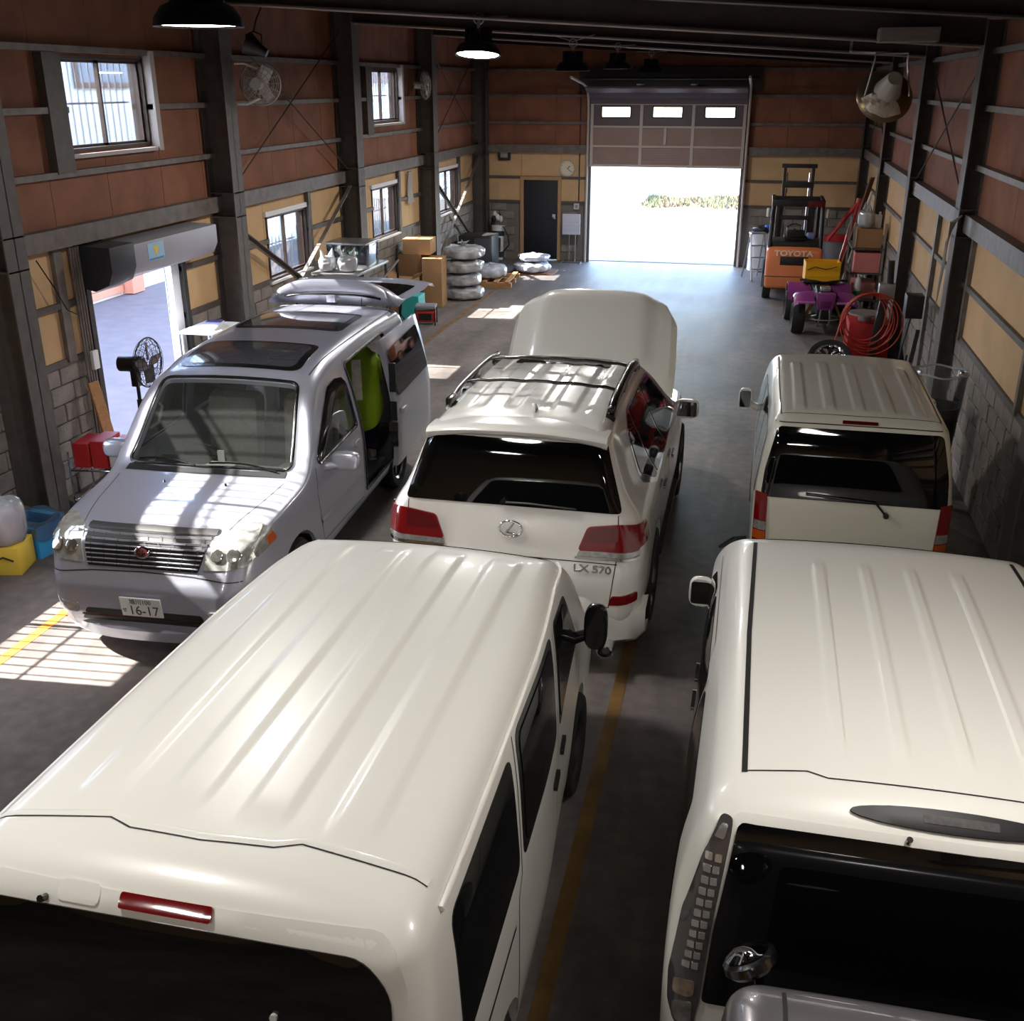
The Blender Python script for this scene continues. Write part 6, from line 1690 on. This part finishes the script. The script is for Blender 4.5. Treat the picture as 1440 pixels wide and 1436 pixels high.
bm = B(); box(bm, -.06, .06, -.04, .04, 0, .24); obj('bottle_body', bm, m_whitepaint, bt, bevel=.015); bm = B(); cyl(bm, (.02, 0, .24), (.02, 0, .29), .02, 10); obj('cap', bm, m_whitepaint, bt)
sp = thing('gas_cylinder', 'slim green and white cylinder standing in front of the open rack', 'cylinder', (1.92, 20.60, 0))
bm = B(); lathe(bm, [(0, 0), (.06, 0), (.062, .02), (.062, .72), (.05, .78), (.02, .82), (.02, .86), (0, .86)], 16); obj('tank', bm, m_whitepaint, sp, smooth=40)
bm = B(); lathe(bm, [(.063, .38), (.0635, .55), (.063, .56)], 16); obj('green_band', bm, mat('green_print', (40, 130, 96), .5), sp, smooth=40)
bm = B(); lathe(bm, [(.063, .22), (.0635, .30), (.063, .31)], 16); obj('blue_band', bm, mat('blue_print', (60, 80, 180), .5), sp, smooth=40)
# leaning planks and tubes
def leaning(name, label, cat, p0, p1, w_, th, m, extra=None):
    t = thing(name, label, cat, p0); d = Vector(p1) - Vector(p0); L = d.length
    R = d.to_track_quat('Z', 'Y').to_matrix()
    bm = B(); obox(bm, d / 2, (w_, th, L), R); obj('plank' if w_ > .05 else 'rod', bm, m, t, bevel=.003, bseg=1)
    return t
leaning('wooden_plank', 'long brown wooden plank leaning on the right-hand steel column', 'plank', (1.62, 22.6, .02), (2.12, 22.28, 2.45), .16, .03, m_dwood)
leaning('white_tube', 'thin white tube leaning beside the long wooden plank', 'tube', (1.66, 22.05, .02), (2.12, 22.1, 2.2), .03, .03, m_whitepaint)
eh = thing('engine_hoist', 'red folded engine hoist leaning among the planks by the right wall', 'hoist', (1.92, 23.4, 0))
for a, b, r in (((-.25, 0, .05), (.1, 0, 1.95), .05), ((.25, 0, .05), (.12, .0, 1.85), .05), ((.1, 0, 1.9), (-.45, -.05, 1.1), .045), ((-.3, -.3, .04), (-.3, .4, .04), .04), ((.3, -.3, .04), (.3, .4, .04), .04)):
    bm = B(); cyl(bm, a, b, r, 8); obj('beam', bm, mat('hoist_red', (176, 30, 40), .4), eh)
bm = B(); box(bm, -.32, .32, -.04, .04, .0, .08); obj('crossbeam', bm, MATS['hoist_red'], eh)
# red tyre machine with dark post and orange hose coil
tm_ = thing('tyre_machine', 'red workshop machine with a dark upright post and steel turntable', 'machine', (1.86, 17.6, 0))
bm = B(); box(bm, -.30, .34, -.32, .38, .02, .62); obj('cabinet', bm, mat('machine_red', (168, 26, 30), .45), tm_, bevel=.03)
bm = B(); lathe(bm, [(0, .62), (.10, .62), (.10, .70), (.26, .72), (.26, .75), (0, .76)], 24, Matrix.Translation((-.05, -.05, 0))); obj('turntable', bm, m_alu, tm_, smooth=40)
bm = B(); vv = box(bm, -.06, .06, -.06, .06, .0, 1.15); xform(bm, Matrix.Translation((.06, -.42, 0)) @ Matrix.Rotation(math.radians(6), 4, 'Y')); obj('post', bm, m_dark, tm_, bevel=.01)
bm = B(); box(bm, .06, .30, -.52, -.34, 1.05, 1.28); obj('control_box', bm, m_alu, tm_, bevel=.02)
bm = B(); cyl(bm, (.22, -.43, 1.28), (.20, -.43, 1.62), .05, 12); obj('post_cap', bm, m_black, tm_)
hs = thing('air_hose', 'coil of orange red air hose hung on the dark machine post', 'hose', (1.80, 16.98, 1.10))
hm_ = mat('hose_red', (186, 62, 40), .45)
for k in range(6):
    r = .36 + .035 * (k % 3) ; bm = B(); cx_ = .02 * (k - 2.5)
    tube(bm, [(cx_ + (r * (.85 + .04 * k)) * math.sin(a), -.03 * k, -r + r * math.cos(a) * (1 + .02 * k) + .04) for a in np.linspace(0, 2 * PI, 36)[:-1]], .010, 6, closed=True); obj('loop', bm, hm_, hs, smooth=60)
bm = B(); tube(bm, [(-.28, -.1, -.15), (-.42, -.15, -.45), (-.5, -.2, -.85), (-.52, -.22, -1.06), (-.3, -.4, -1.09)], .012, 6); obj('tail', bm, hm_, hs, smooth=60)
wr = onz(1168, 500)
cw_ = thing('alloy_wheel', 'polished alloy wheel lying on its tyre beside the red machine', 'wheel', (1.25, 16.4, 0), 0)
w0 = make_wheel(cw_, 0, 0, .33, .22, 1, 8, 'tyre', m_chrome); w0.matrix_local = Matrix.Translation((0, .0, .22)) @ Matrix.Rotation(math.radians(-95), 4, 'Z') @ Matrix.Rotation(math.radians(-50), 4, 'Y') @ Matrix.Translation((0, 0, -.33))
# black cable bundle and box on the wall
cbx = thing('control_box', 'black control box with hanging cables on the right wall beyond the second steel column', 'control box', (2.15, 14.9, 1.22))
bm = B(); box(bm, -.12, .10, -.14, .14, 0, .30); obj('casing', bm, m_black, cbx, bevel=.01)
for k in range(4):
    bm = B(); tube(bm, [(-.04, -.1 + .05 * k, 0), (-.10, -.14 + .05 * k, -.35), (-.14 + .03 * k, -.2, -.65), (-.05, -.25 + .08 * k, -.85), (-.02, -.1, -.5)], .012, 6); obj('cable', bm, m_black, cbx, smooth=60)
leaning('black_pole', 'thick black pole leaning against the right wall by the control box', 'pole', (1.98, 13.9, .02), (2.20, 14.62, 1.10), .05, .05, m_black)
# black bin with clear liner beside the small van
p = onx(1318, 545, 2.05)
cbn = thing('liner_bin', 'black bin with a clear plastic liner between the small van and the right wall', 'bin', (2.02, 11.55, 0))
bm = B(); lathe(bm, [(0, 0), (.20, 0), (.25, .95), (.23, .95), (.19, .05), (0, .05)], 24); obj('tub', bm, m_black, cbn, smooth=40)
bm = B(); lathe(bm, [(.255, .85), (.262, .98), (.27, 1.22), (.285, 1.30)], 30); obj('liner', bm, m_thin, cbn, smooth=60)
bm = B(); tube(bm, [(.28 * math.cos(a), .28 * math.sin(a), 1.305 + .01 * math.sin(5 * a)) for a in np.linspace(0, 2 * PI, 30)[:-1]], .012, 6, closed=True); obj('rolled_rim', bm, m_bag, cbn, smooth=60)
# cable bundle on the right column
cbl = thing('cable_bundle', 'loose grey cables strung from the girder down the second steel column', 'cables', (2.18, 12.9, 2.75))
for k in range(7):
    z = .02 * k; a = .10 + .03 * k
    bm = B(); tube(bm, [(.02, -.15, .02), (-.02 - .01 * k, -.10, -.05), (-.06, .12 - .02 * k, -.30 - .04 * k), (-.04, .30, -.70 - .06 * k), (-.03, .34, -1.2), (-.02, .34, -1.7 - .1 * k)], .006, 5); obj('cable', bm, mat('grey_cable', (150, 146, 142), .5), cbl, smooth=60)

# ---- left foreground: crates, bags, red cartons, boards
p = onz(42, 786)
cr = thing('blue_crate', 'light blue plastic crate lined with a clear bag by the left wall', 'crate', (p.x - .08, p.y + .22, 0), -8)
box_ = (('base', (-.22, .22, -.18, .18, 0, .015)), ('side', (-.22, .22, -.18, -.168, .015, .30)), ('side', (-.22, .22, .168, .18, .015, .30)), ('end', (-.22, -.208, -.168, .168, .015, .30)), ('end', (.208, .22, -.168, .168, .015, .30)))
for nm, a in box_:
    bm = B(); box(bm, *a); obj(nm, bm, m_blue, cr)
for k in range(9):
    x = -.2 + .05 * k; bm = B(); box(bm, x - .006, x + .006, -.19, -.18, .02, .24); obj('rib', bm, mat('blue_crate_rib', (40, 128, 190), .5), cr)
for k in range(4):
    bm = B(); box(bm, .02 + .03 * k, .034 + .03 * k, -.182, -.179, .20, .235); obj('vent_slot', bm, m_black, cr)
bm = B(); rows = []
for z, s in ((.05, .92), (.30, .95), (.36, 1.06), (.28, 1.12), (.18, 1.10)):
    rows.append([bm.verts.new((s * .215 * max(-1, min(1, 1.35 * math.cos(a))), s * .175 * max(-1, min(1, 1.35 * math.sin(a))), z + .02 * math.sin(5 * a))) for a in np.linspace(0, 2 * PI, 33)[:-1]])
for a, b in zip(rows, rows[1:]):
    for k in range(32): bm.faces.new((a[k], a[(k + 1) % 32], b[(k + 1) % 32], b[k]))
obj('bag_liner', bm, m_thin, cr, smooth=60)
yb = thing('yellow_carton', 'yellow printed carton holding a bulging clear bag beside the blue crate', 'carton', (onz(3, 806).x, onz(3, 806).y + .12, 0), 15)
bm = B(); box(bm, -.17, .17, -.17, .17, 0, .26); obj('carton', bm, mat('yellow_print', (222, 190, 70), .6), yb, bevel=.005)
bm = B(); tube(bm, [(-.12, -.176, .17), (-.04, -.178, .14), (.03, -.178, .18), (.12, -.176, .14)], .008, 6); obj('printed_swirl', bm, m_black, yb)
bm = B(); lump(bm, .20, .18, .46, 31, .09, 22, 12); o = obj('clear_bag', bm, m_bag, yb, smooth=70); o.location = (0, 0, .24)
bm = B(); lump(bm, .15, .14, .34, 33, .1, 16, 10); o = obj('bag_contents', bm, mat('pink_contents', (206, 180, 200), .8, var=.4, vscale=9), yb, smooth=60); o.location = (0, 0, .25)
# wire trolley with red cartons at the first steel column
tr = thing('wire_trolley', 'chrome wire trolley loaded with red cartons beside the first steel column', 'trolley', (-6.42, 9.22, 0), 8)
for z in (.08, .42):
    bm = B(); tube(bm, [(-.3, -.22, z), (.3, -.22, z), (.3, .22, z), (-.3, .22, z)], .010, 6, closed=True); obj('shelf_rim', bm, m_chrome, tr)
    for k in range(9):
        bm = B(); cyl(bm, (-.28 + .07 * k, -.22, z), (-.28 + .07 * k, .22, z), .004, 5); obj('wire', bm, m_chrome, tr)
for sx in (-.3, .3):
    for sy in (-.22, .22):
        bm = B(); cyl(bm, (sx, sy, 0), (sx, sy, .62), .011, 8); obj('upright', bm, m_chrome, tr)
red_lab = ('red carton at the near end of the wire trolley top', 'red carton in the middle of the wire trolley', 'red and white carton at the far end of the wire trolley')
for k in range(3):
    t = carton(-6.60 + .19 * k, 9.20 + .02 * k, .17, .36, .26 + .03 * (k == 1), .435, 8, red_lab[k], m_redbox, group='red cartons', name='red_carton', cat='carton', tape=False)
    if k == 2:
        bm = B(); box(bm, -.078, .078, -.1815, -.180, .02, .22); obj('white_end', bm, mat('carton_white', (206, 198, 190), .7), t)
q = onz(62, 712)
for k, (dx, dy, rz, w_, lab, zz) in enumerate(((-.16, .34, 30, .46, 'long flat red box fallen at the foot of the first steel column', .001), (.44, -.12, -20, .28, 'dark flat box lying beside the fallen red box', .001))):
    carton(q.x + dx, q.y + dy, w_, .12, .10, zz, rz, lab, m_redbox if k == 0 else m_dark, group='fallen boxes', name='flat_box', tape=False)
pb = carton(-5.98, 8.62, .20, .26, .24, 0, 10, 'red PIT carton on the floor beside the silver minivan', m_redbox, group='red cartons', name='red_carton', cat='carton', tape=False)
me = text_mesh('PIT', .085, .003); o = obj('lettering', me, m_whitepaint, pb); o.rotation_euler = (PI / 2, 0, 0); o.location = (0, -.1325, .16)
leaning('timber_board', 'short timber board leaning on the block wall by the shutter doorway', 'board', (-6.55, 9.78, .45) if False else (-6.56, 9.66, .01), (-6.80, 9.72, 1.15), .14, .03, m_wood)
# wall conduits and switch beside the doorway
cd = thing('wall_pipes', 'bundle of grey pipes running down the wall beside the shutter doorway', 'pipes', (XL + .03, 9.78, 0))
for k in range(4):
    bm = B(); cyl(bm, (.05, .045 * k, .35), (.05, .045 * k, 2.55), .014, 8); obj('pipe', bm, m_steel2, cd)
bm = B(); box(bm, .06, .10, .06, .16, 1.25, 1.45); obj('switch', bm, m_whitepaint, cd, bevel=.005)
bm = B(); tube(bm, [(.05, -.55, 2.5), (.06, -.35, 2.2), (.06, -.2, 1.95), (.06, 0, 1.85)], .007, 6); obj('loose_cable', bm, m_black, cd, smooth=60)
# pedestal fan in the doorway
fy = onx(163, 560, -6.35).y
fn = thing('pedestal_fan', 'black pedestal fan with a wire cage standing by the shutter doorway', 'fan', (-6.30, fy + .35, 0), 0)
bm = B(); lathe(bm, [(0, 0), (.22, 0), (.22, .02), (.05, .05), (.03, .1), (0, .1)], 24); obj('base', bm, m_black, fn, smooth=40)
bm = B(); cyl(bm, (0, 0, .08), (0, 0, 1.22), .02, 10); obj('pole', bm, m_black, fn)
bm = B(); cyl(bm, (0, 0, .85), (0, 0, .98), .032, 10); obj('collar', bm, m_black, fn)
bm = B(); cyl(bm, (-.18, 0, 1.36), (.05, .02, 1.36), .085, 16); obj('motor', bm, m_black, fn, bevel=.01)
bm = B(); box(bm, -.05, .03, -.04, .04, 1.12, 1.32); obj('neck', bm, m_black, fn, bevel=.01)
Fm = Matrix.Translation((.14, .03, 1.38)) @ Matrix.Rotation(math.radians(90), 4, 'Y')
cage = B()
for r in (.06, .13, .19, .245):
    for z in (-.06, .06):
        k = .06 * (1 - (r / .27) ** 2) + .02; tube(cage, [Fm @ Vector((r * math.cos(a), r * math.sin(a), math.copysign(k, z))) for a in np.linspace(0, 2 * PI, 28)[:-1]], .003, 5, closed=True)
tube(cage, [Fm @ Vector((.26 * math.cos(a), .26 * math.sin(a), 0)) for a in np.linspace(0, 2 * PI, 32)[:-1]], .008, 6, closed=True)
for k in range(24):
    a = 2 * PI * k / 24
    for z in (-1, 1): tube(cage, [Fm @ Vector((r * math.cos(a), r * math.sin(a), z * ((.06 * (1 - (r / .27) ** 2) + .02) if r < .25 else 0))) for r in (.05, .15, .22, .26)], .0025, 4)
obj('cage', cage, m_dark, fn, smooth=60)
for k in range(4):
    a = 2 * PI * k / 4; bm = B(); q = box(bm, .03, .22, -.06, .06, -.004, .004); R = Fm @ Matrix.Rotation(a, 4, 'Z') @ Matrix.Rotation(math.radians(24), 4, 'X')
    for v_ in q: v_.co = R @ v_.co
    obj('blade', bm, mat('fan_blade', (90, 84, 86), .3), fn)
# white shelf table with magazines past the doorway
p = onx(292, 464, -6.50); tz = p.z
tb_ = thing('side_table', 'small white table past the shutter doorway under the beige panels', 'table', (-6.52, p.y + .1, 0))
bm = B(); box(bm, -.28, .20, -.30, .42, tz - .025, tz); obj('table_top', bm, m_whitepaint, tb_, bevel=.005)
for sx in (-.24, .16):
    for sy in (-.26, .38):
        bm = B(); cyl(bm, (sx, sy, 0), (sx, sy, tz - .025), .015, 8); obj('leg', bm, m_whitepaint, tb_)
for k, (w_, d_, m, lab) in enumerate(((.22, .30, m_pad, 'white catalogue lying on the small white table'), (.20, .28, mat('navy_cover', (44, 48, 96), .5), 'navy catalogue on top of the white catalogue on the small table'))):
    mz = thing('catalogue', lab, 'catalogue', (-6.50, p.y + .10 + .05 * k, tz + .001 + .032 * k), 10 * k, 'catalogues on the small table')
    bm = B(); box(bm, -w_ / 2, w_ / 2, -d_ / 2, d_ / 2, 0, .03); obj('pages', bm, m_pad, mz)
    bm = B(); box(bm, -w_ / 2, w_ / 2, -d_ / 2, d_ / 2, .03, .0315); obj('cover', bm, m, mz)
# white garment on the left wall past the fourth window
p = onx(577, 264, XL + .06)
tw = thing('hanging_towel', 'white work cloth hanging from a hook beside the barred lower window', 'cloth', (XL + .02, p.y, p.z))
bm = B(); rows = []
for j, z in enumerate(np.linspace(.30, -.32, 9)):
    rows.append([bm.verts.new((.05 + .02 * math.sin(3.5 * u + j * .4), u * (.10 + .08 * j / 8), z + .03 * abs(u))) for u in np.linspace(-1, 1, 11)])
for a, b in zip(rows, rows[1:]):
    for k in range(10): bm.faces.new((a[k], a[k + 1], b[k + 1], b[k]))
bmesh.ops.solidify(bm, geom=bm.faces, thickness=.01); obj('cloth', bm, m_pad, tw, smooth=60)
bm = B(); cyl(bm, (-.02, 0, .30), (.06, 0, .32), .008, 6); obj('hook', bm, m_dark, tw)
# wall fans on the columns, floodlight
def wall_fan(x, y, z, aim, label):
    t = thing('wall_fan', label, 'fan', (x, y, z), 0, 'wall fans')
    Fm = Matrix.Rotation(math.radians(aim), 4, 'Z') @ Matrix.Rotation(PI / 2, 4, 'X')
    cg = B()
    for r in (.07, .13, .19, .24):
        for s in (-1, 1):
            k = (.07 * (1 - (r / .27) ** 2) + .03) * s; tube(cg, [Fm @ Vector((r * math.cos(a), r * math.sin(a), k)) for a in np.linspace(0, 2 * PI, 24)[:-1]], .0045, 5, closed=True)
    tube(cg, [Fm @ Vector((.26 * math.cos(a), .26 * math.sin(a), 0)) for a in np.linspace(0, 2 * PI, 28)[:-1]], .012, 6, closed=True)
    for k in range(16):
        a = 2 * PI * k / 16
        for s in (-1, 1): tube(cg, [Fm @ Vector((r * math.cos(a), r * math.sin(a), s * (.07 * (1 - (r / .27) ** 2) + .03) if r < .25 else 0)) for r in (.06, .15, .22, .26)], .004, 4)
    obj('cage', cg, mat('fan_cage', (176, 172, 168), .4, .3), t, smooth=60)
    for k in range(3):
        a = 2 * PI * k / 3; bm = B(); q = box(bm, .03, .22, -.08, .08, -.004, .004); R = Fm @ Matrix.Rotation(a, 4, 'Z') @ Matrix.Rotation(math.radians(25), 4, 'X')
        for v_ in q: v_.co = R @ v_.co
        obj('blade', bm, m_whitepaint, t)
    bm = B(); cyl(bm, Fm @ Vector((0, 0, -.03)), Fm @ Vector((0, 0, -.24)), .07, 16); obj('motor', bm, MATS['fan_cage'], t, smooth=40)
    return t, Fm
t, Fm = wall_fan(-6.36, 13.52, 4.12, 190, 'white wire wall fan fixed to the second column beside the floodlight')
bm = B(); tube(bm, [(0, -.08, .18), (-.10, -.22, .24), (-.21, -.27, .24)], .02, 8); obj('bracket', bm, MATS['fan_cage'], t, smooth=60)
bm = B(); tube(bm, [(0, -.08, -.18), (-.10, -.22, -.24), (-.21, -.27, -.24)], .02, 8); obj('bracket', bm, MATS['fan_cage'], t, smooth=60)
t, Fm = wall_fan(-6.62, 21.55, 4.10, 120, 'white wire wall fan beside the far upper window')
bm = B(); tube(bm, [(-.05, .1, 0), (-.12, .25, 0), (-.15, .40, 0)], .02, 8); obj('bracket', bm, MATS['fan_cage'], t, smooth=60)
p = ony(358, 66, 12.7)
fl = thing('floodlight', 'black clamp-on floodlight hanging below the roof beam near the second column', 'floodlight', (p.x, 12.7, p.z))
Rf = Matrix.Rotation(math.radians(-62), 4, 'Y') @ Matrix.Rotation(math.radians(10), 4, 'X')
bm = B(); lathe(bm, [(0, -.16), (.05, -.16), (.07, -.06), (.13, .08), (.135, .10), (.12, .10), (.06, -.02), (0, -.03)], 20, Rf); obj('shade', bm, m_black, fl, smooth=40)
bm = B(); tube(bm, [(-.09, .0, -.02), (-.10, 0, .13), (0, 0, .17), (.10, 0, .13), (.09, 0, -.02)], .010, 6); tube(bm, [(0, 0, .17), (0, .10, .30), (0, .32, roofz(p.x) - p.z + .008)], .010, 6); obj('bracket', bm, m_dark, fl, smooth=60)
# mercury floodlight and ballast box at the right
p = ony(1248, 128, 12.3)
mf = thing('mercury_lamp', 'large old reflector lamp with grey neck and crumpled silver back', 'lamp', (p.x, 12.3, p.z))
Rm = Matrix.Rotation(math.radians(62), 4, 'X') @ Matrix.Rotation(math.radians(8), 4, 'Y')
bm = B(); lathe(bm, [(0, .26), (.07, .26), (.085, .23), (.115, .10), (.13, .02), (.14, 0)], 24, Rm); obj('neck', bm, mat('lamp_grey', (168, 166, 164), .45), mf, smooth=40)
bm = B(); lathe(bm, [(.12, .0), (.20, -.03), (.275, -.08), (.29, -.11), (.285, -.115), (.19, -.05), (.11, -.02)], 36, Rm); rf = obj('reflector', bm, mat('reflector_bronze', (120, 104, 86), .3, .7), mf, smooth=40)
bm = B(); rows = []
for j, (r, z) in enumerate(((.125, .012), (.17, .0), (.21, -.022), (.26, -.058))):
    rows.append([bm.verts.new(Rm @ Vector((r * math.cos(a), r * math.sin(a), z + .012 * math.sin(9 * a + j * 2.1) + .008))) for a in np.linspace(math.radians(-165), math.radians(-50), 24)])
for a, b in zip(rows, rows[1:]):
    for k in range(23): bm.faces.new((a[k], a[k + 1], b[k + 1], b[k]))
obj('foil_patch', bm, mat('foil', (214, 204, 200), .35, .3, bump=.6, bscale=25), rf, smooth=30)
bm = B(); tube(bm, [(-.22, -.02, -.05), (-.16, 0, .28), (-.16, .0, .36), (.16, 0, .36), (.16, 0, .28), (.22, -.02, -.05)], .012, 6)
tube(bm, [(0, 0, .36), (-.36, .3, .38), (-.36, .74, .40), (-.36, .75, roofz(p.x - .36) - p.z + .006)], .014, 6); obj('yoke', bm, m_alu, mf, smooth=60)
p = ony(1278, 49, 12.75)
bb = thing('ballast_box', 'flat grey ballast box fixed to the roof beam above the old reflector lamp', 'ballast', (p.x, 12.75, p.z))
bm = B(); box(bm, -.30, .30, -.10, .24, -.07, .07); obj('casing', bm, mat('box_grey', (150, 146, 142), .5), bb, bevel=.008)
bm = B(); box(bm, -.28, .28, -.104, -.10, -.05, .05); obj('cover', bm, m_alu, bb)
bm = B(); cyl(bm, (0, .1, .05), (0, .1, roofz(p.x) - p.z + .02), .015, 8); obj('hanger', bm, m_dark, bb)
# ------------------------------------------------------------------ lamps
m_glow = mat('lamp_glow', (255, 250, 240), .5, emit=(255, 248, 238), estr=14.0)
m_lampblk = mat('lamp_black', (20, 20, 22), .4, .3)
def high_bay(x, y, z, label, tilt=0, r=.27, watts=None, lit=True, hang=None, group='high bay lamps'):
    t = thing('high_bay_lamp', label, 'lamp', (x, y, z), 0, group)
    bm = B(); lathe(bm, [(.05, .26), (.12, .25), (.14, .20), (.15, .14), (r * .80, .11), (r * .96, .05), (r, 0), (r * .97, 0), (r * .92, .02), (.0, .03)], 32); obj('housing', bm, m_lampblk, t, smooth=40)
    bm = B()
    for k in range(16):
        a = 2 * PI * k / 16; R = Matrix.Rotation(a, 4, 'Z')
        q = box(bm, .06, .16, -.006, .006, .12, .28)
        for v in q: v.co = R @ v.co
    obj('heat_sink', bm, m_lampblk, t)
    bm = B(); lathe(bm, [(r * .90, .012), (r * .6, .008), (0, .005)], 32); obj('diffuser', bm, m_glow if lit else m_clear, t, smooth=60)
    bm = B(); tube(bm, [(0, 0, .30), (0, 0, .38)], .02, 8); tube(bm, [(.06 * math.cos(a), 0, .40 + .06 * math.sin(a)) for a in np.linspace(0, 2 * PI, 16)[:-1]], .008, 6, closed=True); obj('hook', bm, m_alu, t)
    t.rotation_euler = (math.radians(tilt), 0, 0)
    top = roofz(x) - z
    bm = B()
    for s in (-1, 1):
        cyl(bm, (0, 0, .42), (s * .34, (hang or 0), top + .01), .006, 6)
    obj('hanging_chain', bm, m_alu, t)
    if lit:
        ld = bpy.data.lights.new('lamp_light', 'AREA'); ld.shape = 'DISK'; ld.size = r * 1.7; ld.energy = watts or LAMP_W; ld.color = (1.0, .965, .91)
        lo = bpy.data.objects.new('lamp_light', ld); COL.objects.link(lo); lo.parent = t; lo.location = (0, 0, -.005)
    return t
p = ony(672, 78, 13.0); high_bay(p.x, 13.0, p.z, 'glowing high bay lamp on chains under the roof beam before the wide garage bay', -9, watts=60)
p = ony(280, 38, 6.4); high_bay(p.x, 6.4, p.z, 'black domed high bay lamp over the silver van', watts=34)
for px, yy, lab in (((805, 100), 17.5, 'second'), ((868, 97), 22.0, 'third'), ((915, 102), 25.6, 'last')):
    p = ony(px[0], px[1], yy); high_bay(p.x, yy, p.z, 'dark high bay lamp, %s in the row towards the garage door' % lab, lit=(yy < 23), watts=60)
for x, y, lab in ((1.0, 3.0, 'high bay lamp hung above the white minivan with clear tail lamps'), (-2.6, 2.4, 'high bay lamp hung above the white cargo van'), (1.0, -2.0, 'high bay lamp hung above the dark silver minivan'), (-3.6, -1.6, 'high bay lamp hung in the rear corner by the front wall')):
    high_bay(x, y, roofz(x) - .55, lab)
